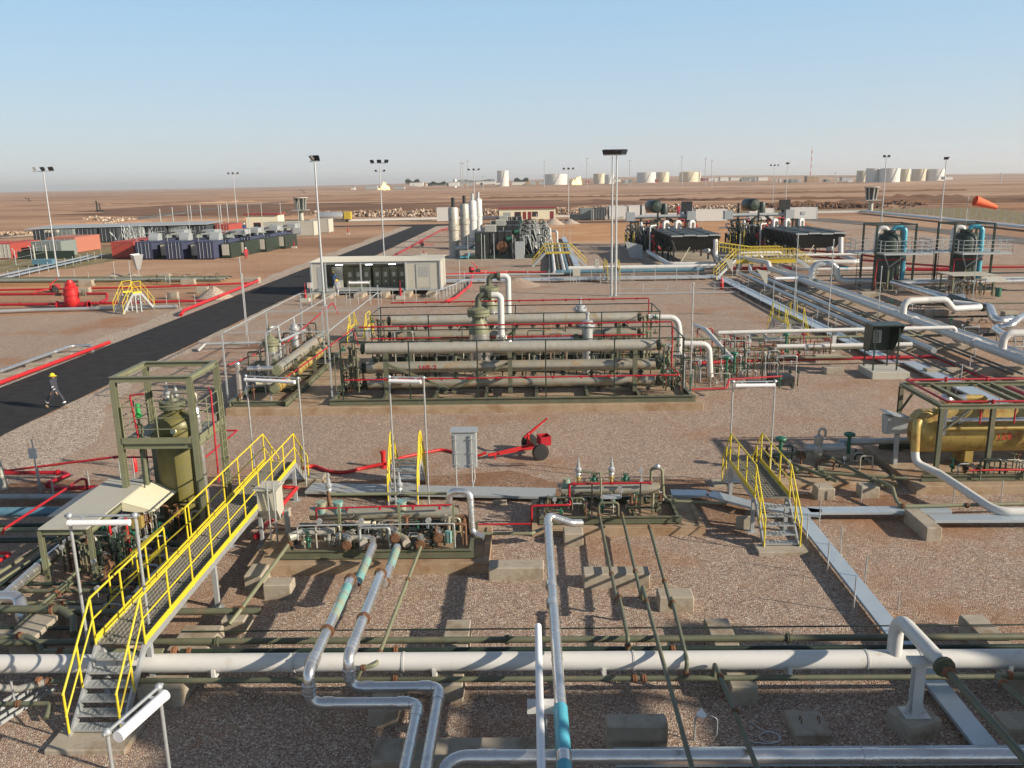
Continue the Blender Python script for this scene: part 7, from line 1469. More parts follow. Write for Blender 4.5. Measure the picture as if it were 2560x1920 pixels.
for i,(x,y,s) in enumerate(((430,1360,1200),(1250,1340,1180),(330,900,820),(795,780,690),(1450,960,910))):
    p=K('b',x,y); z=vz(p.x,p.y,'b',s); t=thing('hydrant',['red hydrant standpipe beside the road left of the cabin','red hydrant standpipe in front of the cabin doorway','red hydrant post on the orange dirt','red hydrant post near the far pale shed','red hydrant stub by the monitor trailer'][i],'hydrant',p,'red hydrant standpipes')
    mb=MB(); mb.cyl(p,(p.x,p.y,z),.035,n=6); mb.cyl((p.x,p.y,.3),(p.x,p.y,.3+(z-.3)*.5),.12,n=8); mb.build('standpipe','red',t); mb=MB(); mb.cb(p.x,p.y,-.02,.8,.7,.35); mb.build('base_block','offwhite',t)
for i in range(9):
    p=K('b',1560+28*i,1350-12*i); mb=MB(); mb.tube([p,(p.x,p.y,.9),(p.x+.6,p.y+1.5,.9),(p.x+.6,p.y+1.5,0)],.04,n=6,bend=.1); one('conduit_hoop','thin galvanised hoop right of the pale cabin, '+ord_(i)+' of the row','conduit hoop',mb,'galv','conduit hoops right of the cabin')
t=thing('sign_post','small white and red safety sign on a post left of the cabin','sign',K('b',480,1400)); p=K('b',480,1400); mb=MB(); mb.cyl(p,(p.x,p.y,2.2),.03,n=6); mb.build('post','galv',t); mb=MB(); mb.box(p.x-.25,p.y-.05,1.7,p.x+.25,p.y-.035,2.2); sp=mb.build('sign_plate','white_paint',t)
for k in range(2): mb=MB(); mb.cyl((p.x-.08,p.y-.06,1.83+k*.24),(p.x-.08,p.y-.052,1.83+k*.24),.07,n=12); mb.build('red_symbol','red_bright',sp)
for i in range(11):
    p=K('b',385+100*i,1405-4*i); 
    mb=MB(); mb.cyl(p,(p.x,p.y,1.15),.03,n=6); one('steel_stake','thin stake in the gravel in front of the pale cabin, '+ord_(i)+' from the left','stake',mb,'galv','stakes in front of the pale cabin')
a=K('c',1810,1255); mb=MB(); mb.lathe(a,[(.18,0),(.2,.05),(.2,.9),(.1,1.05),(.05,1.2)],n=12); one('fire_extinguisher','red wheeled extinguisher standing at the foot of the rack crossover','fire extinguisher',mb,'red_bright','fire extinguishers')
for i,(c,x,y) in enumerate((('c',1905,1150),('c',2200,1270))): p=K(c,x,y); t=thing('junction_box',['pale triangular hood beside the wide tray, farther one','pale triangular hood beside the wide tray, nearer one'][i],'metal hood',p,'triangular hoods'); mb=MB(); mb.extr([(p.x-1.1,p.y,2.2),(p.x,p.y,1.9),(p.x,p.y,.5)],(0,.25,0)); mb.build('hood','offwhite',t); mb=MB(); mb.cyl((p.x,p.y+.1,0),(p.x,p.y+.1,1.9),.04,n=6); mb.build('post','galv',t)
# ---------------------------------------------------------------- left yard
RV=V((-43.7,79.7,0)); t=thing('red_vessel','short fat bright red valve vessel with bolted rings among the red pipes','valve vessel',RV)
mb=MB(); mb.lathe(RV+V((0,0,.25)),[(.3,-.2),(.5,0),(.66,.3),(.66,.5),(.72,.52),(.72,.62),(.66,.64),(.66,1.0),(.73,1.02),(.73,1.12),(.66,1.14),(.64,1.6),(.72,1.62),(.72,1.72),(.6,1.75),(.42,1.95),(.42,2.05),(.5,2.07),(.5,2.15),(.3,2.2),(.22,2.45),(.0,2.5)],n=28); mb.build('vessel_shell','red_bright',t)
mb=MB(); mb.cyl(RV+V((-1.5,0,.35)),RV+V((1.6,0,.35)),.26,n=14); mb.cyl(RV+V((-1.5,0,.35)),RV+V((-1.4,0,.35)),.38,n=14); mb.cyl(RV+V((1.5,0,.35)),RV+V((1.6,0,.35)),.38,n=14); mb.build('inlet_pipe','red',t)
for s in (-1,1):
    mb=MB(); valve(mb,RV+V((s*1.2,-.1,1.35)),.16,.35); mb.build('valve','olive',t)
G_L='red pipes at the far left'
def RP(lab,pts,r=.12,fl=()): pipe('fire_main',lab,pts,r,'red',G_L,n=9,bend=.2,flanges=fl,flm='red')
RP('lowest red pipe at the left, running from the edge to the red vessel',[(-60,80.3,.4),(-45.2,80.0,.4)],.13,[((-55,80.2,.4),(1,0,0)),((-49,80.1,.4),(1,0,0))])
RP('middle red pipe at the left ending in valves by the red vessel',[(-60,84.6,.9),(-43.2,83.6,.9),(-42.2,83.5,.9),(-42,83,.4),(-41.5,80.6,.4)],.13,[((-50,84,.9),(1,0,0))])
RP('red pipe running right from the red vessel under the yellow crossover to the road',[(-42.1,80,.4),(-31.2,80.9,.4)],.12,[((-40.7,80.1,.4),(1,0,0)),((-38.6,80.3,.4),(1,0,0))])
RP('farther red pipe across the left yard behind the yellow crossover',[(-60,92.8,.35),(-42,93.4,.35),(-31.5,96,.35)],.11,[((-44,93.3,.35),(1,0,0)),((-36,94.8,.35),(1,0,0))])
pipe('fire_main','bright red fire main hugging the left edge of the road, farther length',[(-30.7,73.2,.15),(-30.75,74.2,.45),(-31.35,97,.45),(-32,99,.45)],.15,'red_bright',n=10,bend=.3)
a=K('e',-80,710,.35); b=K('e',945,330,.35); pipe('fire_main','bright red fire main along the near left edge of the road',[a,b],.12,'red_bright',n=12)
a=K('e',-80,610,.5); b=K('e',590,370,.5); c=K('e',640,360,.5); d=K('e',790,360,.5); e=K('e',800,420,.1); pipe('silver_pipe','silver-clad pipe beside the road bent down over the red main',[a,b,c,d,e],.1,'cladding',n=14,bend=.25,seams=2)
for i in range(3): q=a.lerp(b,.2+.35*i); blk('low concrete sleeper under the silver pipe beside the road, '+ord_(i)+' from the left',q.x-.5,q.y-.5,q.x+.8,q.y-.1,.25,group='sleepers by the road',name='concrete_sleeper')
pipe('grey_pipe','long grey pipe lying low in front of the red vessel',[(-62,76.6,.25),(-49.5,76.4,.25),(-46,77.2,.25),(-33,78.2,.25)],.16,'galv',n=10,bend=1)
for i,y in enumerate((99.5,101,102.2,103.6)): pipe('olive_pipe',['nearest','second','third','farthest'][i]+' olive pipe of the row across the left yard behind the red pipes',[(-66,y+.8,.5),(-36,y-1.5,.5)],[.14,.1,.14,.1][i],['olive','galv_dull','olive_pale','olive'][i],'olive pipes across the left yard',n=8)
t=thing('valve_train','low valve cluster on the olive pipes at the left yard','valve train',(-42,98,0)); clutter(t,-46,-36,97.5,100.5,.2,1.4,26,101,mats=('olive','galv_dull','dark_green','olive_pale'))
for i,(x,y,s) in enumerate(((-53,98.5,1.6),(-40.5,97.5,1.6),(-49,90.5,1.3),(-35.6,89.5,1.2),(-33.6,98,2.0),(-37,85.5,1.0),(-59,88.5,1.6),(-46,104.2,1.4))): blk('pale concrete block in the left yard, '+['under the olive row left','under the olive row right of the crossover','left of the red vessel','below the small green post','tall one near the road','between crossover and road','at the left edge','behind the olive row'][i],x,y,x+s,y+s*.55,.7,group='concrete blocks of the left yard',m='concrete')
yc=crossover('bright yellow-railed crossover beside the red vessel at the left',-37.9,-36.6,75.4,76.6,77.5,78.8,1.75,far=True)
yc.rotation_euler=(0,0,R(-28))
for i in range(7): p=K('a',[520,650,770,1330,1445,1555,1690][i],[1180,1180,1190,1430,1420,1430,1410][i]); mb=MB(); mb.cyl(p,(p.x,p.y,1.3),.03,n=6); one('steel_stake','thin stake in the left yard, '+ord_(i)+' from the left','stake',mb,'galv','stakes in the left yard')
p=K('a',1205,1170); t=thing('hopper_sign','grey splayed funnel-like hood on a post on the orange dirt','metal hood',p); mb=MB(); mb.lathe(p+V((0,0,1.2)),[(.25,0),(.3,.1),(.85,1.9),(.8,1.9),(.25,.3)],n=4,sm=False); mb.build('funnel','galv',t); mb=MB(); mb.cyl(p,p+V((0,0,1.2)),.06,n=6); mb.build('post','galv',t)
tray('cable_tray','long pale tray with posts running away past the containers on the left',[((-66,104),(-71,141))],w=.7,z=.45,L=4)
tray('cable_tray','second pale tray beside the first, nearer the fence on the left',[((-68,104),(-73,141))],w=.6,z=.45,L=4)
for i in range(12): x,y=-65.2-.42*i,105+3*i; mb=MB(); mb.cyl((x,y,0),(x,y,1.4),.04,n=5); one('steel_stake','thin stake along the pale trays at the left, '+ord_(i)+' from the front','stake',mb,'galv','stakes along the left trays')
# containers
G_BC='dark blue generator containers'
b0=None
for i in range(6):
    x=-62.5+5.25*i; y=134.6-.85*i
    if b0 is None:
        b0=container('dark blue generator container next to the red one, white lock bars on its doors',0,0,12.2,2.6,2.65,'navy',group=G_BC)
        mb=MB(); mb.lathe((.4,5.2,2.85),[(1.05,0),(1.05,1.5)],n=16,axis=(1,0,0)); mb.build('exhaust_hood','galv_dull',b0)
        mb=MB(); mb.box(.6,7,2.9,2.2,11,3.6); mb.build('roof_unit','container_grey',b0)
        mb=MB(); mb.box(3.0,2.0,.1,4.6,9,2.3); mb.build('radiator_module','dark_green',b0); mb=MB(); mb.box(3.2,1.9,.5,4.3,1.99,2.2); mb.build('louvre','offwhite',b0)
        mb=MB(); mb.box(2.2,9,3.3,4.4,12,4.1); mb.build('air_duct','galv_dull',b0); mb=MB(); mb.tube([(2.2,6,2.8),(2.2,6,3.7),(3.0,8.5,3.8)],.12,n=8,bend=.4); mb.build('exhaust_pipe','black_steel',b0)
        mb=MB(); mb.tube([(.2,.4,2.85),(.2,.4,3.9),(.2,11,3.9)],.035,n=5); mb.cyl((4.6,11,2.8),(4.6,11,8.2),.06,n=5); mb.build('guard_rail','galv_dull',b0)
        b0.location=(x,y,0)
    elif i<3: dup(b0,loc=(x,y,0),label='dark blue generator container, '+ord_(i)+' from the red one, hood on its roof',rz=R(-2))
    else: dup(b0,loc=(-51.2+1.3*(i-3),137.6+7.0*(i-3),0),label='dark blue generator container, '+ord_(i)+' from the red one, near the red-clad worker',rz=R(-2))
container('bright red shipping container at the left end of the blue generators',-67.6,137.2,12.2,3.6,2.6,'container_red',doors=None)
R0=[('container_dark',-103.6,177.5),('container_grey',-99.6,178.5),('container_dark',-95.6,179.5),('container_dark',-91.2,180.5),('container_grey',-86.6,182),('container_dark',-82.4,183.5),('container_grey',-78.2,185),('container_dark',-74.2,186)]
for i,(m,x,y) in enumerate(R0): container('dark container of the long roofed row at the far left, '+ord_(i)+' from its left end',x,y,8,3.9,2.9,m,group='long row of dark containers',door_m='container_grey' if i in (1,4,6) else m)
mb=MB(); mb.add([(-105,177,3.2),(-70,186,3.2),(-70,196,3.5),(-105,187,3.5),(-105,177,3.3),(-70,186,3.3),(-70,196,3.6),(-105,187,3.6)],[(0,3,2,1),(4,5,6,7),(0,1,5,4),(1,2,6,5),(2,3,7,6),(3,0,4,7)]); one('canopy_roof','long grey sheet roof over the row of dark containers','roof',mb,'galv_dull')
C2=[('container_red',-92.5,138,2.5),('container_red',-88.5,139.5,2.5),('container_grey',-83.2,141.5,2.6),('container_orange',-85.8,151,2.7),('container_red',-96.5,137,2.5),('container_orange',-78,186.5,2.8),('container_red',-69.8,190,2.8)]
for i,(m,x,y,h) in enumerate(C2): container(['dull red container at the left edge, second from the edge','dull red container with a pale window panel left of the grey one','grey container beside the floodlight mast at the far left','orange-roofed container right behind the grey one','dull red container cut by the left edge','orange container at the end of the dark roofed row','dull red container behind the blue generators'][i],x,y,9 if i!=2 else 5,3.0 if i not in (2,3) else 5.0,h,m,group='mixed containers at the far left',door_m='offwhite' if i==1 else m)
mb=MB(); mb.box(-84.5,139.4,0,-75,139.5,1.3); one('green_screen','green mesh screen standing before the grey container','screen',mb,'dark_green')
t=thing('blue_pump_trailer','small blue and white pump on a trailer by the pale trays at the left','pump',(-72,125,0)); mb=MB(); mb.box(-73.5,124.5,.4,-70.5,126,1.1); mb.build('pump_body','blue_pipe',t); mb=MB(); mb.cyl((-73,124.8,.35),(-73,125.1,.35),.35,n=12); mb.build('wheel','rubber',t); mb=MB(); mb.cyl((-71,124.8,.35),(-71,125.1,.35),.35,n=12); mb.build('wheel','rubber',t)
for k in (-73.4,-71.6): mb=MB(); mb.cyl((k,125.3,1),(k,125.3,3.2),.1,n=7); mb.build('post','offwhite',t)
r3=random.Random(3); t=thing('scaffold_tangle','tangle of loose grey scaffold tubes in front of the dark container row','scaffold pile',(-78,160,0))
for k in range(34): a=V((-78+r3.uniform(-3.3,3.3),168+r3.uniform(-2,2),0)); b=a+V((r3.uniform(-2,2),r3.uniform(-1,1),r3.uniform(1.8,4.4))); mb=MB(); mb.cyl(a,b,.06,n=5); mb.build('tube','galv',t)
mb=MB(); mb.box(-117,152,3.2,-101,158,3.3); mb.box(-117,152,.0,-101.5,152.1,3.2); one('grey_shed','grey sheet-roofed shed cut by the left edge above the dull red containers','shed',mb,'container_grey')
# sheds by the road end
container('long pale grey prefabricated shed on the orange dirt, left of the road',-59.6,191.6,4,11.4,3.1,'offwhite',doors=None,name='site_cabin',cat='cabin')
container('pale grey shed tucked behind the right end of the long one',-52,203,5,4.5,3.1,'offwhite',doors=None,name='site_cabin',cat='cabin')
mb=MB()
for (x,w,z0,z1) in ((-57.6,1.4,.3,2.8),(-55.0,.7,1.1,2.4),(-52.9,1.9,.6,2.2)):
    mb=MB(); mb.box(x,191.45,z0,x+w,191.58,z1); one('wall_panel','grey '+{-57.6:'door',-55.0:'narrow window',-52.9:'air grille'}[x]+' on the front of the long pale shed','panel',mb,'galv_dull')
def cabin(lab,x0,y0,x1,y1,h,doors,roof='maroon_roof'):
    t=thing('cream_cabin',lab,'cabin',((x0+x1)/2,(y0+y1)/2,0),'cream cabins with dark red trim')
    mb=MB(); mb.box(x0,y0,0,x1,y1,h); mb.build('wall','cream',t)
    mb=MB(); mb.box(x0-.4,y0-.4,h,x1+.4,y1+.4,h+.45); mb.build('roof',roof,t)
    for x,w,k in doors:
        mb=MB()
        if k=='d': mb.box(x,y0-.05,0.1,x+w,y0-.004,2.3); mb.build('door','maroon',t)
        else: mb.box(x-.15,y0-.05,.8,x+w+.15,y0-.004,2.3); f=mb.build('window_frame','maroon',t); mb=MB(); mb.box(x,y0-.08,.95,x+w,y0-.052,2.15); mb.build('glass','glass_dark',f)
    return t
cabin('long cream cabin with a dark red roof, red doors and windows in the far centre',-9,258,7.8,264,3.2,[(-4.2,1.6,'w'),(-1.9,1.0,'d'),(-.4,1.0,'d'),(1.0,1.4,'w'),(6.2,1.1,'d')])
cabin('small cream cabin with dark red trim behind the long pale shed',-70.5,213.5,-62.5,219,4.1,[(-68.5,1.5,'w'),(-64.5,1.0,'d')])
# dark and white containers along the back
container('dark grey container with one open door by the back fence, left of two',14.5,246.2,6,3.6,3.2,'container_grey',group='containers along the back fence')
container('dark red-roofed container gaping open beside the dark grey one',18.5,246,6,3.4,3.2,'container_dark',group='containers along the back fence')
mb=MB(); mb.box(18.2,245,.1,18.35,246,3.2); mb.box(16.5,245.9,.1,16.6,246,3); one('open_door','white door leaf swung open between the two dark containers','door leaf',mb,'white_paint') if 0 else None
mb=MB(); mb.box(18.1,244.2,.1,18.25,245.9,3.2); one('open_door','white door leaf swung open between the two dark containers','door leaf',mb,'white_paint')
container('white container left of the left compressor, plain front',22.8,246.7,6,5.0,3.6,'white_paint',group='containers along the back fence',doors=None)
container('white container with a black doorway left of the left compressor',28.6,248.5,6,4.8,3.6,'white_paint',group='containers along the back fence',doors=None)
container('long white ribbed container between the two compressors',43.6,227,2.6,8.2,3.0,'white_paint',group='containers along the back fence',doors=None)
container('white ribbed container behind the right compressor drum',58,229,2.6,6.5,2.9,'white_paint',group='containers along the back fence',doors=None)
container('white ribbed container at the right end of the back row, small dark sign on it',68.0,228.4,2.6,7.6,3.0,'white_paint',group='containers along the back fence',doors=None)
mb=MB(); mb.box(71.4,228.3,1.3,72.4,228.36,2.1); one('sign','small dark square sign on the rightmost white container','sign',mb,'galv_dull')
t=thing('storage_tank','squat grey dome-ended tank beside the long white container','tank',(41.5,232,0)); mb=MB(); mb.lathe((39.5,232,1.9),[(0,0),(1.2,.2),(1.8,.8),(1.9,1.4),(1.9,4)],n=24,axis=(1,0,0)); mb.build('tank_shell','galv_dull',t)
container('small white container left of the four stacks, dark emblem square on it',-27.2,254,3,4.4,3.9,'white_paint',group='containers along the back fence',doors=None)
mb=MB(); mb.box(11.5,244,.1,14.0,245.5,1.8); one('dark_skip','small dark skip beside the dark grey container','skip',mb,'container_dark')
t=thing('tank_truck','parked grey tanker truck seen side-on behind the long pale shed','truck',(-56,262,0)); mb=MB(); mb.lathe((-64.5,262,1.9),[(.0,0),(1.1,.1),(1.25,.4),(1.25,7.6),(1.1,7.9),(0,8)],n=18,axis=(1,0,0)); mb.build('tank_body','galv',t)
mb=MB(); mb.box(-56.2,260.9,.9,-54.2,263.1,3.1); mb.build('cab','yellow_dull',t)
for x in (-63,-61.7,-55.4): mb=MB(); mb.cyl((x,260.8,.5),(x,261.2,.5),.5,n=12); mb.build('wheel','rubber',t)
# guard towers
def gtower(lab,x,y,h):
    t=thing('watch_tower',lab,'watch tower',(x,y,0),'pale watch towers'); mb=MB(); mb.cyl((x,y,0),(x,y,h-2.5),.75,.7,n=14); mb.build('shaft','offwhite',t)
    mb=MB(); mb.box(x-2.4,y-2.4,h-2.7,x+2.4,y+2.4,h-2.5); mb.build('balcony','galv_dull',t)
    for k in range(8): a=PI/4*k; mb=MB(); mb.bar((x+1.5*math.cos(a),y+1.5*math.sin(a),h-2.5),(x+2.0*math.cos(a),y+2.0*math.sin(a),h+1.2),.35,.12); mb.build('post','offwhite',t)
    mb=MB(); mb.lathe((x,y,h-2.5),[(1.3,0),(1.7,3.6)],n=8,sm=False); mb.build('glazing','glass_dark',t)
    mb=MB(); mb.cyl((x,y,h+1.2),(x,y,h+1.45),2.5,n=8); mb.build('roof','offwhite',t); return t
gtower('pale watch tower at the left, flared cab on a round shaft beyond the pale shed',-74.4,280.7,vz(-74.4,280.7,'b',500))
gtower('pale watch tower at the right, beyond the corner of the white pipeline',106,271,vz(106,271,'d',410))
# pipelines and fence along the back
tray('pipeline_cover','long white pipeline along the back fence, left part',[((-66,262),(-27,266)),((-22,266),(60,266))],w=.9,z=.8,h=.6,m='white_paint',L=8,group='white pipelines along the fence')
tray('pipeline_cover','long white pipeline along the back fence, running from the ribbed containers to the corner',[((76,261),(99,260))],w=.9,z=.9,h=.6,m='white_paint',L=8,group='white pipelines along the fence')
tray('pipeline_cover','long blue-grey pipeline slanting from the corner to the right edge',[((99.4,259.7),(96,150)),((100.2,259.7),(97,150))],w=1.3,z=.9,h=.5,m='tray_metal',L=8,group='white pipelines along the fence')
def fence(lab,pts,step,arm):
    t=thing('chain_link_fence',lab,'fence',(*pts[0],0),'chain-link fences with cranked posts'); P=[V((*p,0)) for p in pts]; mb=MB(); k=0
    for a,b in zip(P[:-1],P[1:]):
        for h in (.1,1.1,2.1): mb.cyl(a+V((0,0,h)),b+V((0,0,h)),.02,n=4)
        n=max(1,round((b-a).length/step))
        for i in range(n):
            if k>=96: break
            p=a.lerp(b,i/n); q=MB(); q.tube([p,p+V((0,0,2.2)),p+V((arm*.35,0,2.6))],.055,n=5,bend=.02); q.build('fence_post','galv',t); k+=1
    mb.build('fence_wire','galv_dull',t); return t
fence('chain-link fence with cranked posts behind the white pipeline, left of the stacks',[(-82,284),(-30,270)],3.2,1)
fence('chain-link fence with cranked posts behind the long cream cabin',[(-28,271),(60,272)],4.2,1)
fence('chain-link fence with cranked posts slanting down the right edge of the site',[(78,278),(112,268),(110,215),(106,175),(104,150)],4.2,1)
fence('chain-link fence with cranked posts running away at the far left',[(-74,104),(-80,140)],6,-1)
# windsock
wx,wy=86.1,171.9; wz=vz(wx,wy,'d',450); t=thing('windsock','bright orange windsock blown to the right on a slim white pole','windsock',(wx,wy,0)); mb=MB(); mb.cyl((wx,wy,0),(wx,wy,wz),.09,.05,n=8); mb.build('pole','white_paint',t)
a=KY('d',1790,490,171.9); b=KY('d',1975,548,171.9); mb=MB(); mb.cyl(a,b,1.0,.42,n=18,caps=False); mb.cyl(b,a,.41,.99,n=18,caps=False); mb.build('sock','orange_cloth',t)
mb=MB(); mb.cyl((wx,wy,wz-.3),a,.03,n=5); mb.build('swivel_arm','galv',t)
# ================================================================ FAR SKYLINE
def far_at(c,x,y,Y): 
    p=KY(c,x,y,Y); return p
def gz(x,y): return gh(x,y)-.3
def ptank(lab,c,xl,xr,ytop,Y,m,roof=.06,group='storage tanks on the skyline',bands=3,yb=None):
    a=KY(c,xl,ytop,Y);b=KY(c,xr,ytop,Y); x=(a.x+b.x)/2; r=(b.x-a.x)/2; z0=min(gz(x,Y),KY(c,(xl+xr)/2,yb,Y).z if yb else 1e9); z1=a.z
    t=thing('storage_tank',lab,'storage tank',(x,Y,z0),group); mb=MB(); mb.lathe((x,Y,z0),[(r,-1),(r,z1-z0),(r*.98,z1-z0+.15)],n=44); s=mb.build('tank_shell',m,t)
    mb=MB(); mb.lathe((x,Y,z1+.1),[(r*.985,0),(r*.5,r*roof*.75),(0,r*roof)],n=40); mb.build('roof',m,t)
    mb=MB()
    for k in range(1,bands+1): z=z0+(z1-z0)*k/(bands+.0); mb.cyl((x,Y,z-.25),(x,Y,z),r*1.012,n=44,caps=False)
    mb.build('wind_girder','galv_dull',t); mb=MB(); mb.bar((x-r*.2,Y-r*1.03,z0),(x+r*.35,Y-r*1.0,z1),.8,.5); mb.build('stair','galv_dull',t); return t
FT=[('c',275,478,262,1700,'tank_white','broad pale storage tank with dark rings, left of the bigger gas flare',.08,340),
('c',703,805,258,1750,'tank_cream','cream storage tank just left of the twin mast, rear one',.08,328),('c',800,880,265,1700,'tank_white','pale storage tank half behind the twin mast',.08,328),
('c',1080,1243,248,1800,'tank_white','bright white storage tank on the skyline right of the twin mast',.12,320),('c',1243,1358,246,1850,'tank_cream','cream storage tank touching the bright white one',.12,315),
('c',1605,1632,240,1950,'tank_cream','narrow cream tank peeping out behind the rightmost centre tank',.05,308),('c',1447,1612,245,1850,'tank_cream','cream storage tank right of centre, standing alone above the left air cooler',.12,312),
('b',2082,2182,232,1650,'tank_white','tall white tank above the four stacks',.06,345),('b',1700,1732,306,1600,'tank_white','small white tank left of the tall white one',.05,352),
('d',770,862,232,1450,'tank_cream','leftmost tank of the big cluster on the right skyline, in shade',.03,300),('d',852,972,212,1420,'tank_white','second tank of the big cluster on the right skyline',.03,330),
('d',973,1140,212,1400,'tank_white','third and largest tank of the cluster, behind a mast',.03,330),('d',1135,1230,218,1450,'tank_cream','fourth tank of the cluster on the right skyline',.03,312),
('d',1248,1370,218,1550,'tank_cream','fifth tank of the cluster on the right skyline, farther back',.03,302),('d',1365,1526,218,1550,'tank_white','rightmost tank of the cluster on the right skyline',.03,306)]
for c,xl,xr,yt,Y,m,lab,rf,yb in FT: ptank(lab,c,xl,xr,yt,Y,m,rf,yb=yb)
for i,(c,x,y,w,h,Y) in enumerate((('b',1105,390,44,26,900),('c',545,347,46,34,1000))):
    p=KY(c,x,y,Y); s=KY(c,x+w,y,Y).x-p.x; hh=KY(c,x,y-h*2.6,Y).z-p.z; rr=random.Random(i+2); mb=MB()
    for k in range(16):
        a=rr.uniform(-1,1); f=1-abs(a)*.75; cx=p.x+a*s*1.1+(.35*s*f if i else 0); H_=hh*f*rr.uniform(.5,1.05)*(1 if k else 1.1); r_=s*.34*f+.3
        mb.lathe((cx,Y+rr.uniform(-2,2),p.z-.5),[(r_*.8,0),(r_*1.15,H_*.18),(r_*.85,H_*.45),(r_*.4,H_*.75),(.02,H_)],n=10,axis=(rr.uniform(-.1,.35),0,1))
    one('gas_flare',['smaller orange gas flare behind the floodlight mast left of centre','larger pale orange gas flare beside the broad ringed tank'][i],'gas flare',mb,'flame','burning gas flares on the skyline')
# skyline clutter, one object per building / tree clump / mast
rr=random.Random(21); k=0
def box_at(c,x,w,y,h,Y,m,lab,name='far_building',cat='building',g='low buildings on the skyline'):
    p=KY(c,x,y,Y); q=KY(c,x+w,y-h,Y); mb=MB(); mb.box(p.x,Y,p.z-1.5,q.x,Y+12,q.z); t=thing(name,lab,cat,(p.x,Y,p.z),g); mb.build('wall',m,t); mb=MB(); mb.box(p.x-.3,Y-.3,q.z,q.x+.3,Y+12.3,q.z+.5); mb.build('roof','galv_dull',t)
for i,(c,x,w,y,h,m) in enumerate((('b',945,100,385,25,'galv_dull'),('b',820,30,388,10,'tank_white'),('b',1190,90,382,14,'galv_dull'),('b',1330,110,355,22,'tank_white'),('b',1500,150,352,18,'container_grey'),('b',1660,90,356,26,'tank_white'),('b',1760,120,350,16,'galv_dull'),('b',1900,170,342,20,'tank_white'),
 ('c',0,150,345,18,'tank_white'),('c',160,120,345,22,'galv_dull'),('c',500,80,340,16,'container_grey'),('c',880,60,320,18,'tank_white'),('c',1640,60,310,14,'maroon_roof'),('c',1690,90,312,20,'tank_white'),('c',1800,70,310,24,'tank_white'),('c',1890,100,308,20,'tank_white'),('c',2000,110,310,26,'container_grey'),('c',2130,82,308,22,'tank_white'),
 ('d',338,50,320,40,'concrete_tan'),('d',388,52,320,38,'concrete_tan'),('d',505,30,320,14,'container_grey'),('d',640,90,312,22,'galv_dull'),('d',690,40,322,14,'tank_white'),('d',1530,70,300,16,'tank_white'),('c',1243,22,322,16,'container_red'),('c',640,30,330,20,'container_red'))):
    Y=[1350,1500,1250][i%3]; 
    if c=='d' and i in (18,19): Y=1100
    lab={'b':'low building on the skyline left of the white tanks','c':'low building on the skyline among the centre tanks','d':'low building on the skyline near the right tank cluster'}[c]
    box_at(c,x,w,y,h,Y,m,lab+', '+ord_(i if i<20 else i-20)+(' of the row' if i<20 else ' of the farther row'))
def clump(lab,c,x0,x1,y,h,Y,n):
    mb=MB(); r=random.Random(int(x0)); a=KY(c,x0,y,Y);b=KY(c,x1,y,Y); H_=KY(c,x0,y-h,Y).z-a.z; t=thing('tree_clump',lab,'trees',(a.x,Y,a.z),'dark trees on the skyline')
    for _ in range(n):
        f=r.random(); x=a.x+(b.x-a.x)*f; z=a.z+H_*r.uniform(.1,.95)*(.7+.3*math.sin(f*9)); s=H_*r.uniform(.06,.16); q=V((x,Y+r.uniform(-5,5),z)); M=Matrix.Rotation(r.uniform(0,6),3,V((r.random(),r.random(),1)).normalized())
        mb.add([q+M@(V(p)*s) for p in ((-1,-1,0),(1,-.6,.2),(.8,1,-.1),(-.7,.9,.2))],[(0,1,2,3)])
    mb.build('crown','leaf',t); mb=MB()
    for i in range(7): x=a.x+(b.x-a.x)*(i+.5)/7; mb.cyl((x,Y,a.z-2),(x,Y,a.z+H_*.5),H_*.03,n=5)
    mb.build('trunk','wood',t)
clump('dark tree clump on the skyline left of the white tanks','b',1295,1410,345,42,1450,700)
clump('darker hedge of trees below the small white tank on the skyline','b',1510,1640,355,32,1400,600)
clump('row of dark trees just left of the broad ringed tank','c',20,140,330,38,1500,700)
rq=random.Random(8); REG={'left of the tall white tank':('b',1290,2070,14),'left of the broad ringed tank':('c',10,265,9),'right of the twin mast':('c',885,1070,7),'right of the lone cream tank':('c',1640,2200,16),'left of the big tank cluster':('d',20,750,12)}
for lab,(c,xa,xb,n) in REG.items():
    for i,x in enumerate(sorted(rq.uniform(xa,xb) for _ in range(n))):
        Y=rq.uniform(1150,1700); yb={'b':356-(x-1280)*.012,'c':345-x*.017,'d':322-x*.012}[c]+rq.uniform(-4,4)
        p=KY(c,x,yb,Y); q=KY(c,x+rq.uniform(8,40),yb-rq.uniform(6,22),Y); mb=MB(); mb.box(p.x,Y,p.z-2,q.x,Y+9,q.z); mb.box(p.x+.3,Y-.05,p.z,p.x+(q.x-p.x)*.3,Y+1,p.z+(q.z-p.z)*.5); mm,cn=rq.choice([('tank_white','white'),('offwhite','pale'),('container_grey','grey'),('galv_dull','light grey'),('concrete_tan','tan'),('container_dark','dark')]); one('far_shed','tiny '+cn+' building on the skyline '+lab+', '+ord_(i)+' from left','building',mb,mm,'tiny buildings along the skyline')
clump('thin scrub on the skyline between the white tanks','b',1740,2060,330,22,1550,700)
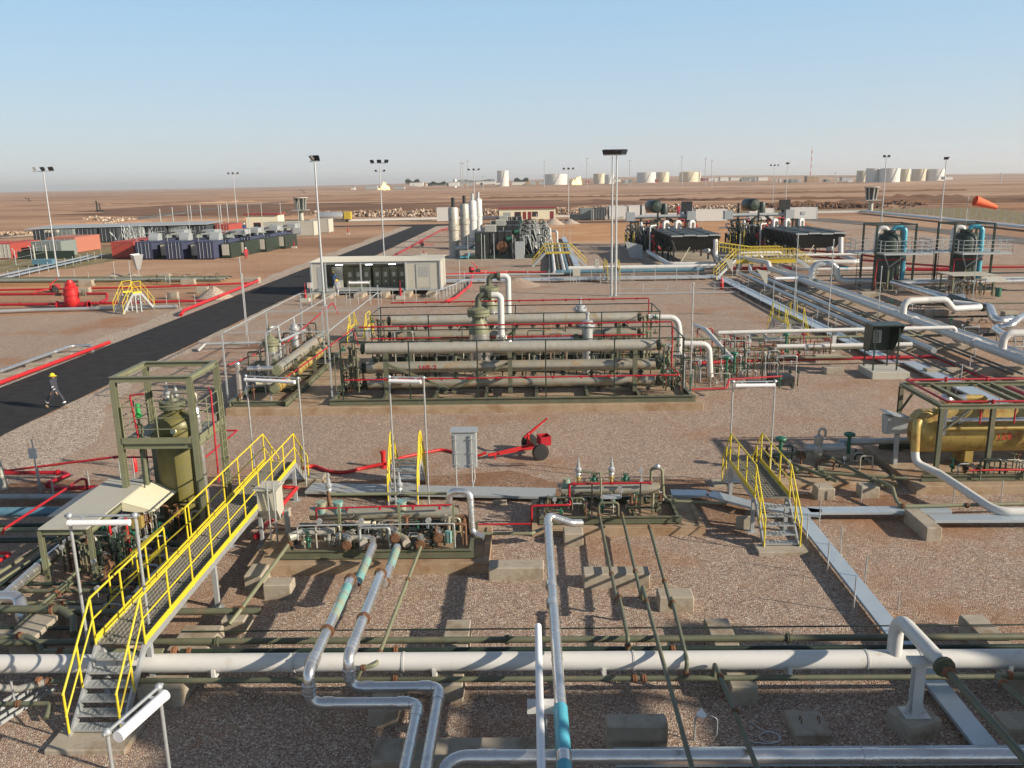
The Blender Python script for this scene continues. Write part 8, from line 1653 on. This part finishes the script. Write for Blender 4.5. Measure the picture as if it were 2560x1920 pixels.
for i,(c,x,yt,yb,Y) in enumerate((('b',1770,165,330,1500),('b',1788,170,330,1500),('b',1828,150,330,1450),('b',1960,280,340,1300),('c',280,155,300,1400),('c',648,125,330,1100),('c',1018,145,300,1300),('c',1470,112,300,1400),('c',1672,128,300,1300),('c',1728,145,300,1200),('d',585,250,310,1100),('d',2015,255,275,900))):
    a=KY(c,x,yt,Y);b=KY(c,x,yb,Y); mb=MB(); mb.cyl((b.x,Y,min(b.z,gz(b.x,Y))),(a.x,Y,a.z),Y*.00042,n=6); mb.box(a.x-Y*.0014,Y-.3,a.z-.2,a.x+Y*.0014,Y+.3,a.z+Y*.0007); one('far_mast','hair-thin distant lamp mast on the skyline, '+ord_(i)+' counting from the left','mast',mb,'galv_dull','distant masts on the skyline')
a=KY('d',375,20,1500); b=KY('d',365,300,1500); t=thing('radio_mast','very tall red and white radio mast on the skyline left of the tank cluster','radio mast',(b.x,1500,b.z))
for i in range(9): 
    z0=b.z+(a.z-b.z)*i/9; z1=b.z+(a.z-b.z)*(i+1)/9; mb=MB(); mb.bar((b.x,1500,z0),(b.x,1500,z1),1.1,1.1); mb.build('mast_section','red_bright' if i%2 else 'white_paint',t)
def pumpjack(lab,c,x,y,Y,s):
    p=KY(c,x,y,Y); p.z=min(p.z,gz(p.x,Y)); t=thing('pump_jack',lab,'pump jack',p,'oil well gear out on the plain'); mb=MB()
    for k in (-1,1): mb.bar(p+V((k*1.2*s,0,0)),p+V((0,0,5*s)),.35*s,.35*s); mb.bar(p+V((k*1.2*s,1.5*s,0)),p+V((0,0,5*s)),.3*s,.3*s)
    mb.build('samson_post','black_steel',t); mb=MB(); mb.bar(p+V((-4*s,0,5.8*s)),p+V((3.5*s,0,4.6*s)),.5*s,.7*s); mb.box(p.x-4.6*s,p.y-.4*s,p.z+4.2*s,p.x-3.8*s,p.y+.4*s,p.z+6.6*s); mb.build('walking_beam','black_steel',t); mb=MB(); mb.box(p.x+1.5*s,p.y-.6*s,p.z,p.x+4.5*s,p.y+.6*s,p.z+1.6*s); mb.build('motor_base','black_steel',t)
pumpjack('pump jack silhouette on the horizon at the far left','a',238,430,900,.65)
pumpjack('small pump jack on the horizon left of the tall mast','b',405,378,1300,.75)
p=KY('a',845,480,430); t=thing('well_head','dark well derrick standing on the plain at the left','derrick',p); mb=MB(); mb.bar((p.x-1,430,0),(p.x-1,430,5.6),.5,.5); mb.bar((p.x+.8,430,0),(p.x+.3,430,4.4),.35,.35); mb.build('derrick_leg','black_steel',t); mb=MB()
for k in range(5): mb.bar((p.x-.9,430,.4+k*.8),(p.x+.6-k*.06,430,1.2+k*.8),.15,.15)
mb.box(p.x-1.2,429,0,p.x+2.2,431,.9); mb.build('derrick_frame','black_steel',t)
for i,(x,yt,yb) in enumerate(((1395,560,715),(1500,545,690),(1660,530,700),(1743,520,690),(1917,525,690),(1975,510,690))):
    X=KY('a',x,yb,205).x; mb=MB(); mb.cyl((X,205,0),(X,205,vz(X,205,'a',yt)),.10,n=6); one('slim_pole','slim pole rising behind the blue generators, '+ord_(i)+' from the left','pole',mb,'galv','slim galvanised poles')
# pale pond glints and far banks
sheet('salt_pond',[(470,900),(560,905),(555,925),(465,920)],gh(510,910)+.5,'pale_dirt',3,10)
# ---------------------------------------------------------------- haze: one box of air round the whole scene
mb=MB(); mb.box(-21000,-3000,-32,21000,30500,125); hz=mb.build('haze','white_paint',origin=(0,0,-30)); hz['kind']='stuff'
hm=bpy.data.materials.new('haze_air'); hm.use_nodes=True; nt=hm.node_tree; [nt.nodes.remove(n) for n in list(nt.nodes)]
ou=nt.nodes.new('ShaderNodeOutputMaterial'); pv=nt.nodes.new('ShaderNodeVolumePrincipled'); pv.inputs['Density'].default_value=.00012; pv.inputs['Color'].default_value=(.96,.98,1,1); pv.inputs['Anisotropy'].default_value=.2
nt.links.new(pv.outputs[0],ou.inputs['Volume']); hz.data.materials.clear(); hz.data.materials.append(hm)
# ---------------------------------------------------------------- added unseen tower outside the frame, its decks shaped to cast the foreground shade
t=thing('shade_tower','added unseen steel tower right of the viewpoint, shaped to shade the foreground','shade tower',(20,8,0))
for (x,y,r,h) in ((18.5,5.5,.75,12.5),(27,10.5,.55,10)): mb=MB(); mb.lathe((x,y,0),[(r,0),(r,h),(r*.6,h+.6),(0,h+.8)],n=20); mb.build('shade_vessel','cladding_old',t)
for x in (16.5,20.5,26):
    for y in (3.5,7.5): mb=MB(); mb.ibeam((x,y,0),(x,y,11),.22,.22,.03); mb.build('column','olive',t)
for x0_,x1_,z in ((16.4,20.6,4.0),(16.4,20.2,8.2),(21.4,28.5,8.2),(16.4,20.6,10.9)): mb=MB(); mb.box(x0_,3.4,z-.12,x1_,9.8 if z==8.2 else 7.6,z); mb.build('deck','grating',t)
for i in range(3): mb=MB(); mb.bar((16.5+i*3.2,3.4,4.0),(19.7+i*3.2,3.4,8.1),.14,.14); mb.build('brace','olive',t)
